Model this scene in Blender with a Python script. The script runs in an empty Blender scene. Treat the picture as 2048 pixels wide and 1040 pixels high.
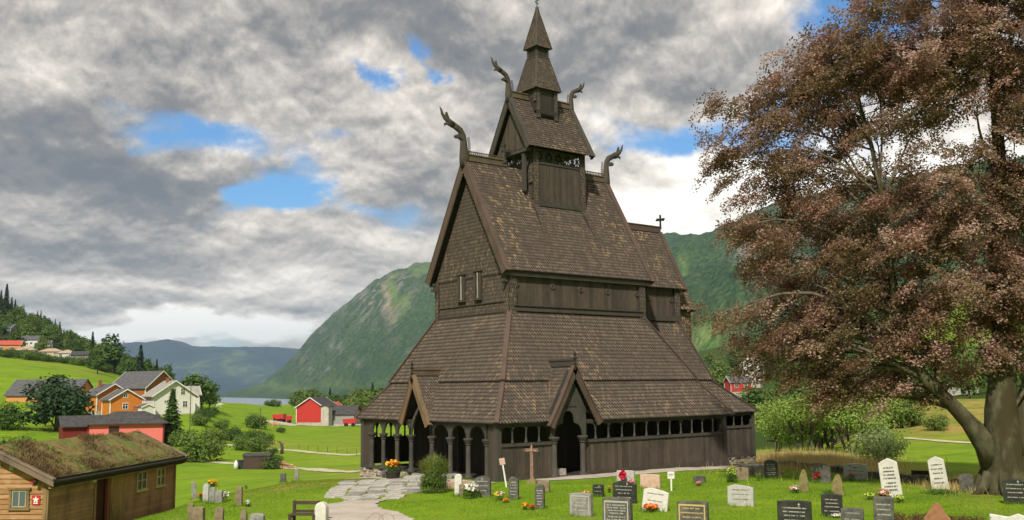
import bpy, math, random
import numpy as np
from mathutils import Vector, Matrix
R = math.radians
rnd = random.Random(7)
nr = np.random.default_rng(11)
scn = bpy.context.scene
col = scn.collection

# ------------------------------------------------------------------ camera
CAM = np.array([-29.948, -46.925, 4.7585])
YAW, PITCH, ROLL, F = 0.9114, 0.1291, -0.0114, 1944.26      # F in pixels of a 2048 px wide frame
FW = np.array([math.cos(YAW)*math.cos(PITCH), math.sin(YAW)*math.cos(PITCH), math.sin(PITCH)])
_r = np.array([math.sin(YAW), -math.cos(YAW), 0.0]); _u = np.cross(_r, FW)
RT = math.cos(ROLL)*_r + math.sin(ROLL)*_u
UP = -math.sin(ROLL)*_r + math.cos(ROLL)*_u
cd = bpy.data.cameras.new('camera'); cam = bpy.data.objects.new('camera', cd); col.objects.link(cam)
m = Matrix(((RT[0], UP[0], -FW[0], CAM[0]), (RT[1], UP[1], -FW[1], CAM[1]), (RT[2], UP[2], -FW[2], CAM[2]), (0, 0, 0, 1)))
cam.matrix_world = m
cd.sensor_width = 36; cd.lens = F/2048*36; cd.clip_start = 0.5; cd.clip_end = 60000
scn.camera = cam

def ray(u, v):
    d = FW + (u-1024)/F*RT - (v-520)/F*UP
    return d/np.linalg.norm(d)
def at(u, v, d):
    r = ray(u, v); k = d/math.hypot(r[0], r[1]); return CAM + r*k
def on_plane(u, v, axis, val):
    r = ray(u, v); k = (val-CAM[axis])/r[axis]; return CAM + r*k
def proj(p):
    d = np.asarray(p, float)-CAM; z = d@FW
    return 1024+F*(d@RT)/z, 520-F*(d@UP)/z

# ------------------------------------------------------------------ render / view
scn.view_settings.view_transform = 'Standard'; scn.view_settings.look = 'None'
scn.view_settings.exposure = 0.52; scn.view_settings.gamma = 1.0
scn.render.engine = 'CYCLES'
cy = scn.cycles
cy.max_bounces = 6; cy.diffuse_bounces = 3; cy.glossy_bounces = 2; cy.transmission_bounces = 3; cy.transparent_max_bounces = 6
cy.volume_bounces = 0; cy.use_adaptive_sampling = True; cy.adaptive_threshold = 0.02
cy.use_denoising = True

SUN_AZ, SUN_EL = R(-140), R(44)
sd = bpy.data.lights.new('sun', 'SUN'); sd.energy = 3.4; sd.angle = R(1.2); sd.color = (1.0, 0.93, 0.80)
so = bpy.data.objects.new('sun', sd); col.objects.link(so)
sv = Vector((math.cos(SUN_AZ)*math.cos(SUN_EL), math.sin(SUN_AZ)*math.cos(SUN_EL), math.sin(SUN_EL)))
so.rotation_euler = sv.to_track_quat('Z', 'Y').to_euler(); so.location = (0, 0, 60)

# ------------------------------------------------------------------ node helper
class NT:
    def __init__(s, tree):
        s.t = tree; s.n = tree.nodes; s.l = tree.links
    def new(s, typ, **kw):
        n = s.n.new(typ)
        for k, v in kw.items(): setattr(n, k, v)
        return n
    def put(s, sock, v):
        if v is None: return
        if isinstance(v, bpy.types.NodeSocket): s.l.new(v, sock)
        else:
            if isinstance(v, (tuple, list)) and len(v) == 3 and sock.type == 'RGBA': v = (*v, 1)
            sock.default_value = v
    def math(s, op, a, b=None, c=None, clamp=False):
        n = s.new('ShaderNodeMath', operation=op, use_clamp=clamp)
        for i, x in enumerate((a, b, c)): s.put(n.inputs[i], x)
        return n.outputs[0]
    def mix(s, f, a, b, typ='MIX'):
        n = s.new('ShaderNodeMix', data_type='RGBA', blend_type=typ)
        s.put(n.inputs[0], f); s.put(n.inputs[6], a); s.put(n.inputs[7], b)
        return n.outputs[2]
    def noise(s, vec, scale, detail=4, rough=.55, dist=0, out=0):
        n = s.new('ShaderNodeTexNoise'); s.put(n.inputs['Vector'], vec)
        n.inputs['Scale'].default_value = scale; n.inputs['Detail'].default_value = detail
        n.inputs['Roughness'].default_value = rough; n.inputs['Distortion'].default_value = dist
        return n.outputs[out]
    def ss(s, x, lo, hi, a=0.0, b=1.0):
        n = s.new('ShaderNodeMapRange', interpolation_type='SMOOTHSTEP')
        s.put(n.inputs[0], x)
        for i, q in enumerate((lo, hi, a, b)): s.put(n.inputs[1+i], q)
        return n.outputs[0]
    def mapping(s, vec, scale=(1, 1, 1), loc=(0, 0, 0), rot=(0, 0, 0)):
        n = s.new('ShaderNodeMapping'); s.put(n.inputs[0], vec)
        n.inputs['Location'].default_value = loc; n.inputs['Rotation'].default_value = rot; n.inputs['Scale'].default_value = scale
        return n.outputs[0]
    def attr(s, name, out='Fac'):
        n = s.new('ShaderNodeAttribute', attribute_name=name); return n.outputs[out]

# ------------------------------------------------------------------ sky with clouds (all by direction in the world)
w = bpy.data.worlds.new('World'); scn.world = w; w.use_nodes = True
w.node_tree.nodes.clear(); T = NT(w.node_tree)
sky = T.new('ShaderNodeTexSky', sky_type='NISHITA'); sky.sun_disc = False
sky.sun_elevation = SUN_EL; sky.sun_rotation = math.pi/2-SUN_AZ; sky.air_density = 1.3; sky.dust_density = .4; sky.ozone_density = 2.5
tc = T.new('ShaderNodeTexCoord').outputs['Generated']
sp = T.new('ShaderNodeSeparateXYZ'); T.put(sp.inputs[0], tc)
X, Y, Z = sp.outputs
A0 = T.math('ARCTAN2', Y, X); E0 = T.math('ARCSINE', Z)
def cplane(dv=0.0):     # cloud plane: azimuth across, elevation squeezed towards the horizon
    c_ = T.new('ShaderNodeCombineXYZ'); T.put(c_.inputs[0], A0)
    T.put(c_.inputs[1], T.math('ADD', T.math('MULTIPLY', T.math('LOGARITHM', T.math('ADD', T.math('MAXIMUM', E0, 0.0), .13), 2.718282), .46), dv)); T.put(c_.inputs[2], T.math('MULTIPLY', E0, .4))
    return c_.outputs[0]
P = cplane()
ws = T.new('ShaderNodeSeparateXYZ'); T.put(ws.inputs[0], T.noise(P, 11.0, 9, .66, 0, 1))
A = T.math('ADD', A0, T.math('MULTIPLY', T.math('SUBTRACT', ws.outputs[0], .5), .12))
E_ = T.math('ADD', E0, T.math('MULTIPLY', T.math('SUBTRACT', ws.outputs[1], .5), .050))
def blobsum(blobs):
    tot = None
    for (u, v, ru, rv, amt, tilt) in blobs:
        r = ray(u, v); a0 = math.atan2(r[1], r[0]); e0 = math.asin(r[2])
        ra = ru/F; re = rv/F
        da = T.math('SUBTRACT', A, a0); de = T.math('SUBTRACT', E_, e0)
        if tilt:
            c_, s_ = math.cos(R(tilt)), math.sin(R(tilt))
            d1 = T.math('ADD', T.math('MULTIPLY', da, c_), T.math('MULTIPLY', de, -s_))
            de = T.math('ADD', T.math('MULTIPLY', da, s_), T.math('MULTIPLY', de, c_)); da = d1
        q = T.math('ADD', T.math('POWER', T.math('ABSOLUTE', T.math('DIVIDE', da, ra)), 2.0), T.math('POWER', T.math('ABSOLUTE', T.math('DIVIDE', de, re)), 2.0))
        g = T.math('MULTIPLY', T.math('EXPONENT', T.math('MULTIPLY', q, -1.0)), amt)
        tot = g if tot is None else T.math('ADD', tot, g)
    return tot
# blue holes: u, v, radius u, radius v, strength, tilt
holes = blobsum([(395, 260, 165, 38, .50, -8), (300, 290, 70, 26, .24, 0), (580, 385, 95, 30, .46, 6), (60, 130, 40, 16, .22, 0), (690, 130, 50, 14, .24, 0), (960, 60, 40, 12, .2, 0), (210, 560, 60, 8, .2, 0), (700, 420, 60, 14, .2, 0), (830, 300, 50, 14, .2, 0), (500, 395, 60, 22, .25, 0), (765, 160, 40, 42, .42, 0),
                 (850, 95, 20, 45, .30, 0), (875, 150, 24, 16, .3, 0), (705, 265, 70, 20, .25, 0),
                 (1330, 290, 210, 42, .40, 0), (1250, 250, 90, 30, .14, 0), (1690, 30, 200, 70, .60, 0), (1600, 200, 200, 50, .3, 10), (310, 490, 60, 12, .22, 0),
                 (500, 590, 60, 8, .16, 0), (1640, 300, 200, 70, .3, 0)])
n1 = T.noise(P, 3.9, 10, .56, .15)
n2 = T.noise(T.mapping(P, (1, 1, 1), (7.3, 4.2, 0)), 6.4, 10, .55, .2)
n3 = T.noise(T.mapping(cplane(.026), (1, 1, 1), (7.3, 4.2, 0)), 6.4, 10, .55, .2)
n4 = T.noise(T.mapping(P, (1, 1, 1), (2.3, 9.2, 0)), 17, 8, .58, .2); n5 = T.noise(T.mapping(cplane(.008), (1, 1, 1), (2.3, 9.2, 0)), 17, 8, .58, .2)
cover = T.math('SUBTRACT', T.math('ADD', T.math('MULTIPLY', T.math('SUBTRACT', n1, .5), .95), T.math('ADD', T.math('ADD', .555, T.math('MULTIPLY', T.math('SUBTRACT', n4, .5), .45)), T.math('MULTIPLY', T.math('SUBTRACT', n2, .5), .9))), holes)
alpha = T.ss(cover, .10, .40)
bri = blobsum([(220, 340, 150, 70, -.34, -14), (100, 240, 170, 90, -.05, 0), (330, 390, 90, 40, -.2, 0), (120, 470, 260, 60, -.05, 0), (300, 60, 500, 90, -.05, 0), (620, 30, 300, 60, -.05, 0),
               (230, 664, 170, 22, .75, 4), (430, 655, 120, 34, .75, 0), (350, 676, 90, 14, -.35, 0), (560, 655, 70, 26, .45, 0), (300, 612, 260, 12, -.14, 0), (560, 560, 150, 60, .12, 0), (340, 575, 200, 12, .16, 0), (180, 600, 260, 14, -.05, 0),
               (1330, 420, 260, 85, .62, 0), (1320, 185, 150, 28, -.16, -5), (1300, 90, 160, 35, -.14, 0), (1180, 220, 120, 25, .16, 0),(1480, 330, 150, 60, .2, 0),
               (1450, 60, 190, 60, .25, 10), (1000, 130, 200, 90, .05, 0), (760, 330, 130, 60, .12, 0), (640, 285, 110, 32, .14, 0), (480, 300, 120, 32, .13, 0),
               (560, 185, 190, 34, .10, 0), (380, 160, 160, 20, .08, 0), (560, 330, 120, 22, -.06, 0), (1900, 330, 400, 160, .45, 0), (1700, 420, 200, 80, .3, 0)])
B = T.math('ADD', T.math('ADD', .375, T.math('MULTIPLY', T.math('SUBTRACT', n1, .5), -.55)), bri)
B = T.math('ADD', B, T.math('MULTIPLY', T.math('SUBTRACT', n2, n3), 1.95))
B = T.math('ADD', B, T.math('MULTIPLY', T.math('SUBTRACT', n4, n5), 1.15))
B = T.math('ADD', B, T.math('MULTIPLY', T.math('EXPONENT', T.math('MULTIPLY', T.math('POWER', T.math('ABSOLUTE', T.math('DIVIDE', E0, .075)), 2.0), -1.0)), .20))
# thin edges of a cloud are lighter than its thick middle
B = T.math('ADD', B, T.math('MULTIPLY', T.math('SUBTRACT', .6, cover), .22))
rmp = T.new('ShaderNodeValToRGB'); T.put(rmp.inputs[0], B)
er = rmp.color_ramp; er.interpolation = 'LINEAR'
er.elements[0].position = 0; er.elements[0].color = (.13, .14, .16, 1)
er.elements[1].position = 1; er.elements[1].color = (1.0, .97, .90, 1)
for pos, c in ((.22, (.20, .198, .198)), (.42, (.365, .34, .315)), (.62, (.58, .53, .475)), (.8, (.80, .74, .66))):
    e = er.elements.new(pos); e.color = (*c, 1)
cloud_bg = T.new('ShaderNodeBackground'); T.put(cloud_bg.inputs[0], rmp.outputs[0]); cloud_bg.inputs[1].default_value = 1.0
sky_bg = T.new('ShaderNodeBackground'); T.put(sky_bg.inputs[0], T.mix(1.0, sky.outputs[0], (.27, .47, .66), 'MULTIPLY')); sky_bg.inputs[1].default_value = .15
mx = T.new('ShaderNodeMixShader'); T.put(mx.inputs[0], alpha); T.put(mx.inputs[1], sky_bg.outputs[0]); T.put(mx.inputs[2], cloud_bg.outputs[0])
wo = T.new('ShaderNodeOutputWorld'); T.put(wo.inputs[0], mx.outputs[0])
w.cycles.sampling_method = 'MANUAL'; w.cycles.sample_map_resolution = 512

# ------------------------------------------------------------------ materials
MATS = {}
def mat(name, fn=None, rough=.85, base=(.5, .5, .5), spec=.2, metal=0.0, transl=0.0):
    if name in MATS: return MATS[name]
    mt = bpy.data.materials.new(name); mt.use_nodes = True
    mt.node_tree.nodes.clear(); t = NT(mt.node_tree)
    b = t.new('ShaderNodeBsdfPrincipled'); o = t.new('ShaderNodeOutputMaterial')
    b.inputs['Roughness'].default_value = rough; b.inputs['Specular IOR Level'].default_value = spec
    b.inputs['Metallic'].default_value = metal
    c = base; bump = None
    if fn:
        r = fn(t)
        if isinstance(r, tuple) and len(r) == 2: c, bump = r
        else: c = r
    t.put(b.inputs['Base Color'], c)
    if bump is not None:
        h, stren, dist = bump
        bn = t.new('ShaderNodeBump'); t.put(bn.inputs['Height'], h); bn.inputs['Strength'].default_value = stren; bn.inputs['Distance'].default_value = dist
        t.put(b.inputs['Normal'], bn.outputs[0])
    if transl:
        tr = t.new('ShaderNodeBsdfTranslucent'); t.put(tr.inputs[0], c)
        ms = t.new('ShaderNodeMixShader'); ms.inputs[0].default_value = transl
        t.put(ms.inputs[1], b.outputs[0]); t.put(ms.inputs[2], tr.outputs[0]); t.put(o.inputs[0], ms.outputs[0])
    else: t.put(o.inputs[0], b.outputs[0])
    MATS[name] = mt; return mt
def wcoord(t): return t.new('ShaderNodeNewGeometry').outputs['Position']
def ocoord(t): return t.new('ShaderNodeTexCoord').outputs['Object']

def f_shingle(c0, c1, gold, gs=1.0):
    def fn(t):
        p = ocoord(t); k = t.attr('rnd')
        c = t.mix(k, c0, c1); c = t.mix(t.math('LESS_THAN', k, -.1), c, (.012, .010, .009))  # edges and underlay near black: tarred end grain plus painted shadow in the gaps
        big = t.noise(p, .35, 4, .6); c = t.mix(t.ss(big, .35, .7), c, t.mix(.5, c, (.05, .045, .042), 'MIX'))
        st = t.noise(t.mapping(p, (2.4, 2.4, .55)), 1.0, 5, .68)
        msk = t.math('MULTIPLY', t.ss(st, .45, .60), t.ss(k, .52, .74))
        msk = t.math('MULTIPLY', msk, t.ss(t.noise(p, .22, 3, .5), .42, .62, .12, 1))
        c = t.mix(t.math('MULTIPLY', msk, gold), c, (.60, .40, .18))
        g = t.noise(t.mapping(p, (14, 14, 3)), 3.0, 4, .65)
        c = t.mix(t.ss(g, .3, .75, 0, .55), c, (.16, .125, .10))
        return c, (g, .35, .02)
    return fn
def f_plank(c0, c1, c2=(.2, .15, .11)):
    def fn(t):
        p = ocoord(t); k = t.attr('rnd')
        c = t.mix(k, c0, c1)
        g = t.noise(t.mapping(p, (16, 16, .9)), 2.0, 5, .6)
        c = t.mix(t.ss(g, .42, .8, 0, .6), c, c2)
        s2 = t.noise(t.mapping(p, (1, 1, .5)), 1.1, 4, .6)
        c = t.mix(t.ss(s2, .4, .75, 0, .5), c, (.035, .033, .03))
        return c, (g, .5, .02)
    return fn
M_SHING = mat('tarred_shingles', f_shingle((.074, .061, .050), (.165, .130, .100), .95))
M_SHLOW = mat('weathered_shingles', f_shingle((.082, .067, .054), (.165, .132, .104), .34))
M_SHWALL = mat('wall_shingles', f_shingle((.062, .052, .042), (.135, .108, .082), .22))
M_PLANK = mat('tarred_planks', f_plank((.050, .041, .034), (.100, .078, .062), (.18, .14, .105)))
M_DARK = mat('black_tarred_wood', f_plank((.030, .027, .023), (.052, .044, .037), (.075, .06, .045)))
M_POST = mat('grey_tarred_posts', f_plank((.055, .052, .046), (.075, .068, .058), (.14, .12, .10)))
M_TRIM = mat('brown_barge_boards', f_plank((.105, .070, .056), (.12, .082, .066), (.17, .12, .095)))
M_TRIMD = mat('dark_barge_boards', f_plank((.062, .055, .048), (.075, .066, .056), (.14, .11, .085)))
M_GOLD = mat('worn_golden_boards', f_plank((.18, .12, .07), (.23, .155, .09), (.13, .09, .06)))
M_RIDGE = mat('ridge_boards', f_plank((.10, .08, .055), (.15, .11, .075), (.20, .15, .10)))
M_PALEW = mat('pale_window_posts', f_plank((.32, .28, .22), (.38, .33, .26), (.2, .17, .13)))
def f_simple(c0, c1, sc=3, bump=.3, bd=.02, detail=5):
    def fn(t):
        p = ocoord(t); n = t.noise(p, sc, detail, .6)
        return t.mix(t.ss(n, .3, .7), c0, c1), (n, bump, bd)
    return fn
M_STONEW = mat('rubble_stone', f_simple((.20, .17, .14), (.52, .46, .38), 3.5, .7, .05))
M_FLAG = mat('flagstone', f_simple((.30, .28, .26), (.58, .54, .49), 1.4, .4, .02))
def f_gravel(t):
    p = wcoord(t); n = t.noise(p, .8, 4, .6); g = t.noise(p, 26, 3, .7)
    c = t.mix(t.ss(n, .3, .7), (.50, .43, .36), (.66, .60, .53))
    return t.mix(t.ss(g, .3, .7), t.mix(.55, c, (.2, .17, .14)), c), (g, .7, .03)
M_GRAVEL = mat('pale_gravel', f_gravel)
M_IRON = mat('rusty_iron', f_simple((.26, .14, .10), (.44, .29, .23), 9, .3, .01))
M_GLASS = mat('dark_glass', base=(.03, .035, .04), rough=.15, spec=.5)
M_WHITE = mat('white_paint', f_simple((.68, .66, .62), (.80, .79, .76), 2, .05, .01), rough=.6)
M_BARK = mat('beech_bark', lambda t: (lambda p: (lambda a, b: (t.mix(t.ss(b, .48, .60), t.mix(t.ss(a, .3, .7), (.042, .040, .018), (.115, .105, .062)), (.050, .040, .018)), (a, .6, .06)))(t.noise(t.mapping(p, (1, 1, .45)), 3.2, 6, .62), t.noise(t.mapping(p, (1, 1, .4), (4, 1, 0)), .9, 5, .65)))(ocoord(t)))
M_BRANCH = mat('grey_branches', f_simple((.075, .062, .04), (.16, .135, .095), 4, .4, .03))
M_TWIG = mat('brown_bark', f_simple((.07, .055, .04), (.13, .10, .075), 6, .4, .03))

# ------------------------------------------------------------------ mesh builder
class MB:
    def __init__(s): s.v = []; s.f = []; s.k = []; s.ids = []
    def add(s, vs, fs, k=None):
        o = len(s.v); s.ids.append((o, len(s.f))); s.v += [tuple(map(float, x)) for x in vs]
        s.f += [tuple(i+o for i in f) for f in fs]
        k = rnd.random() if k is None else k
        s.k += [k]*len(fs); return s
    def box(s, x0, x1, y0, y1, z0, z1, k=None):
        vs = [(x, y, z) for z in (z0, z1) for x, y in ((x0, y0), (x1, y0), (x1, y1), (x0, y1))]
        return s.add(vs, [(0, 3, 2, 1), (4, 5, 6, 7), (0, 1, 5, 4), (1, 2, 6, 5), (2, 3, 7, 6), (3, 0, 4, 7)], k)
    def beam(s, a, b, wd, th, up=(0, 0, 1), k=None, off=0.0, w2=None):
        """box from a to b, wd across, th along 'up' """
        a = np.array(a, float); b = np.array(b, float); d = b-a; d /= np.linalg.norm(d)
        up = np.array(up, float); sx = np.cross(d, up); sx /= np.linalg.norm(sx); uz = np.cross(sx, d)
        w2 = wd if w2 is None else w2
        vs = []
        for p, q in ((a, wd), (b, w2)):
            for i, j in ((-1, 0), (1, 0), (1, 1), (-1, 1)): vs.append(p+sx*i*q/2+uz*(j*th+off))
        return s.add(vs, [(0, 1, 2, 3), (7, 6, 5, 4), (0, 4, 5, 1), (1, 5, 6, 2), (2, 6, 7, 3), (3, 7, 4, 0)], k)
    def prism(s, pts, vec, k=None):
        n = len(pts); pts = [np.array(p, float) for p in pts]; vec = np.array(vec, float)
        vs = pts+[p+vec for p in pts]
        return s.add(vs, [tuple(range(n))[::-1], tuple(range(n, 2*n))]+[(i, (i+1) % n, n+(i+1) % n, n+i) for i in range(n)], k)
    def lathe(s, prof, c=(0, 0, 0), n=12, k=None):
        vs = []; fs = []
        for r, z in prof:
            for i in range(n):
                a = 2*math.pi*i/n; vs.append((c[0]+r*math.cos(a), c[1]+r*math.sin(a), c[2]+z))
        for j in range(len(prof)-1):
            for i in range(n): fs.append((j*n+i, j*n+(i+1) % n, (j+1)*n+(i+1) % n, (j+1)*n+i))
        fs.append(tuple(range(n))[::-1]); fs.append(tuple(range((len(prof)-1)*n, len(prof)*n)))
        return s.add(vs, fs, k)
    def tube(s, path, rad, n=8, k=None, flat=1.0, side=None):
        path = [np.array(p, float) for p in path]; vs = []; fs = []
        ref = np.array(side if side is not None else (0.31, 0.95, 0.07), float)
        for i, p in enumerate(path):
            d = path[min(i+1, len(path)-1)]-path[max(i-1, 0)]; d /= (np.linalg.norm(d)+1e-9)
            sx = ref-d*(ref@d); sx /= (np.linalg.norm(sx)+1e-9); uz = np.cross(sx, d)
            for j in range(n):
                a = 2*math.pi*j/n; vs.append(p+(sx*math.cos(a)*flat+uz*math.sin(a))*rad[i])
        for i in range(len(path)-1):
            for j in range(n): fs.append((i*n+j, i*n+(j+1) % n, (i+1)*n+(j+1) % n, (i+1)*n+j))
        fs.append(tuple(range(n))[::-1]); fs.append(tuple(range((len(path)-1)*n, len(path)*n)))
        return s.add(vs, fs, k)
    def planks(s, a, b, z0, z1, wd=.24, th=.05, out=(0, -1, 0), jit=.018, z1b=None, gap=.012):
        """vertical boards from a to b (xy), outward normal out"""
        a = np.array(a, float); b = np.array(b, float); L = np.linalg.norm(b-a); n = max(1, round(L/wd)); d = (b-a)/L; o = np.array(out[:2], float)
        for i in range(n):
            t0, t1 = i*L/n+gap/2, (i+1)*L/n-gap/2; e = rnd.random()*jit
            ps = [a+d*t0+o*e, a+d*t1+o*e, a+d*t1-o*th, a+d*t0-o*th]
            zt0 = z1 if z1b is None else z1+(z1b-z1)*t0/L; zt1 = z1 if z1b is None else z1+(z1b-z1)*t1/L
            tops = [zt0, zt1, zt1, zt0]
            vs = [(p[0], p[1], z0) for p in ps]+[(p[0], p[1], q) for p, q in zip(ps, tops)]
            s.add(vs, [(0, 3, 2, 1), (4, 5, 6, 7), (0, 1, 5, 4), (1, 2, 6, 5), (2, 3, 7, 6), (3, 0, 4, 7)])
        return s
    def shingles(s, bl, br, tr, tl, wd=.17, ex=.20, th=.028, sheet=True, start=-.05, shape=1, skip=None):
        bl, br, tr, tl = [np.array(p, float) for p in (bl, br, tr, tl)]
        ux = br-bl; W = np.linalg.norm(ux); ux /= W
        n = np.cross(ux, tl-bl); n /= np.linalg.norm(n); uy = np.cross(n, ux)
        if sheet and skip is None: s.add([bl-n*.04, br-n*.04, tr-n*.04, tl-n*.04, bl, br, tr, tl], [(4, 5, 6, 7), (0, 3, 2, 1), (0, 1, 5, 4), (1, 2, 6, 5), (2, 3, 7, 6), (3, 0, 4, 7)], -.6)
        H = (tl-bl)@uy; xl1 = (tl-bl)@ux; xr1 = (tr-bl)@ux
        rows = int(H/ex)+1
        for r in range(rows):
            y0 = start+r*ex; y1 = min(y0+ex*1.25, H)
            if y1 <= y0: continue
            t = min(max((y0+ex*.5)/H, 0), 1); L = xl1*t; Rr = W+(xr1-W)*t
            nn = int((Rr-L)/wd)+3; x = math.floor(L/wd)*wd+(wd/2 if r % 2 else 0)-wd
            for i in range(nn):
                c = x+i*wd
                if c+wd/2 < L+.02 or c-wd/2 > Rr-.02: continue
                a_, b_ = max(c-wd/2+.009, L), min(c+wd/2-.009, Rr)
                if skip is not None:
                    if skip(bl+ux*(a_+b_)/2+uy*(y0+ex*.5)): continue
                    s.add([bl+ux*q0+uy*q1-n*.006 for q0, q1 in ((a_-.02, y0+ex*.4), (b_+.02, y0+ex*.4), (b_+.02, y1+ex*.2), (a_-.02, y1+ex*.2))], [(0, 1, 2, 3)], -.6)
                m_ = min(max(c, L), Rr); dy = rnd.uniform(-.012, .012); lift = th*1.9+rnd.uniform(0, .016)
                if shape: out = [(a_, y1), (a_, y0+ex*.62+dy), (max(m_-wd*.10, a_), y0+dy), (min(m_+wd*.10, b_), y0+dy), (b_, y0+ex*.62+dy), (b_, y1)]
                else: out = [(a_, y1), (a_, y0+.02+dy), (m_, y0+dy), (b_, y0+.02+dy), (b_, y1)]
                vs = []
                for (px, py) in out:
                    q = 1-(py-y0)/max(y1-y0, 1e-3); vs.append(bl+ux*px+uy*py+n*(.006+lift*q))
                m0 = len(out)
                for (px, py) in out[1:-1]: vs.append(bl+ux*px+uy*(py)+n*(-.005))
                fs = [tuple(range(m0))]
                for j in range(m0-3): fs.append((1+j, m0+j, m0+j+1, 2+j))
                kk = rnd.random(); s.add(vs, fs[:1], kk); o_ = len(s.v)-len(vs)
                s.f += [tuple(q+o_ for q in f_) for f_ in fs[1:]]; s.k += [-.5]*(len(fs)-1)  # edge faces: tarred end grain, blackened to draw each shingle's shadow outline
        return s
    def build(s, name, material, parent=None, smooth=False, loc=None):
        me = bpy.data.meshes.new(name); me.from_pydata(s.v, [], s.f)
        a = me.attributes.new('rnd', 'FLOAT', 'FACE'); a.data.foreach_set('value', np.array(s.k, dtype=np.float32))
        me.materials.append(material)
        if smooth: me.shade_smooth()
        o = bpy.data.objects.new(name, me); col.objects.link(o)
        if parent: o.parent = parent
        if loc is not None: o.location = loc
        return o
def arrmesh(name, V, Fidx, material, parent=None, rndv=None, smooth=False, pattrs=None):
    """V (n,3), Fidx (m,k) constant k"""
    me = bpy.data.meshes.new(name); n = len(V); mm, k = Fidx.shape
    me.vertices.add(n); me.vertices.foreach_set('co', np.asarray(V, np.float32).ravel())
    me.loops.add(mm*k); me.loops.foreach_set('vertex_index', Fidx.astype(np.int32).ravel())
    me.polygons.add(mm); me.polygons.foreach_set('loop_start', np.arange(0, mm*k, k, dtype=np.int32))
    me.update(calc_edges=True)
    if rndv is not None:
        a = me.attributes.new('rnd', 'FLOAT', 'FACE'); a.data.foreach_set('value', np.asarray(rndv, np.float32))
    for nm, arr in (pattrs or {}).items():
        a = me.attributes.new(nm, 'FLOAT', 'POINT'); a.data.foreach_set('value', np.asarray(arr, np.float32))
    me.materials.append(material)
    if smooth: me.shade_smooth()
    o = bpy.data.objects.new(name, me); col.objects.link(o)
    if parent: o.parent = parent
    return o
def tag(o, label=None, cat=None, group=None, kind=None):
    if label: o['label'] = label
    if cat: o['category'] = cat
    if group: o['group'] = group
    if kind: o['kind'] = kind
    return o
def empty(name, loc, rz=0):
    o = bpy.data.objects.new(name, None); col.objects.link(o); o.location = loc; o.rotation_euler = (0, 0, rz); o.empty_display_size = .3
    return o
def copy_tree(o, parent=None):
    c = o.copy(); col.objects.link(c)
    if parent: c.parent = parent
    for ch in list(o.children): copy_tree(ch, c)
    return c

def pieces(mb, ids):
    """split a builder into builders of touching shapes; ids = (first vertex, first face) of every shape"""
    ids = ids+[(len(mb.v), len(mb.f))]; bb = []
    for (a, _), (b, _) in zip(ids[:-1], ids[1:]): q = np.array(mb.v[a:b]); bb.append((q.min(0)-.03, q.max(0)+.03))
    n = len(bb); lo = np.array([b[0] for b in bb]); hi = np.array([b[1] for b in bb]); par = list(range(n))
    def find(i):
        while par[i] != i: par[i] = par[par[i]]; i = par[i]
        return i
    for i in range(n):
        for j in np.nonzero(np.all((lo[i] <= hi) & (hi[i] >= lo), axis=1))[0]:
            a, b = find(i), find(int(j))
            if a != b: par[a] = b
    out = {}
    for i in range(n):
        m_ = out.setdefault(find(i), MB()); (v0, f0), (v1, f1) = ids[i], ids[i+1]; o = len(m_.v)-v0
        m_.v += mb.v[v0:v1]; m_.f += [tuple(k+o for k in f) for f in mb.f[f0:f1]]; m_.k += mb.k[f0:f1]
    return list(out.values())

# ------------------------------------------------------------------ numpy noise
def vnoise(x, y, seed=0):
    xi = np.floor(x).astype(np.int64); yi = np.floor(y).astype(np.int64); fx = x-xi; fy = y-yi
    fx = fx*fx*(3-2*fx); fy = fy*fy*(3-2*fy)
    def h(a, b):
        n = (a*374761393+b*668265263+seed*1442695041) & 0xffffffff
        n = ((n ^ (n >> 13))*1274126177) & 0xffffffff
        return ((n ^ (n >> 16)) & 0xffff)/65535.0
    return (h(xi, yi)*(1-fx)+h(xi+1, yi)*fx)*(1-fy)+(h(xi, yi+1)*(1-fx)+h(xi+1, yi+1)*fx)*fy
def fbm(x, y, o=5, seed=0, g=.5):
    s = 0; a = 1; t = 0
    for i in range(o): s = s+a*vnoise(x*2**i, y*2**i, seed+i); t += a; a *= g
    return s/t

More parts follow.
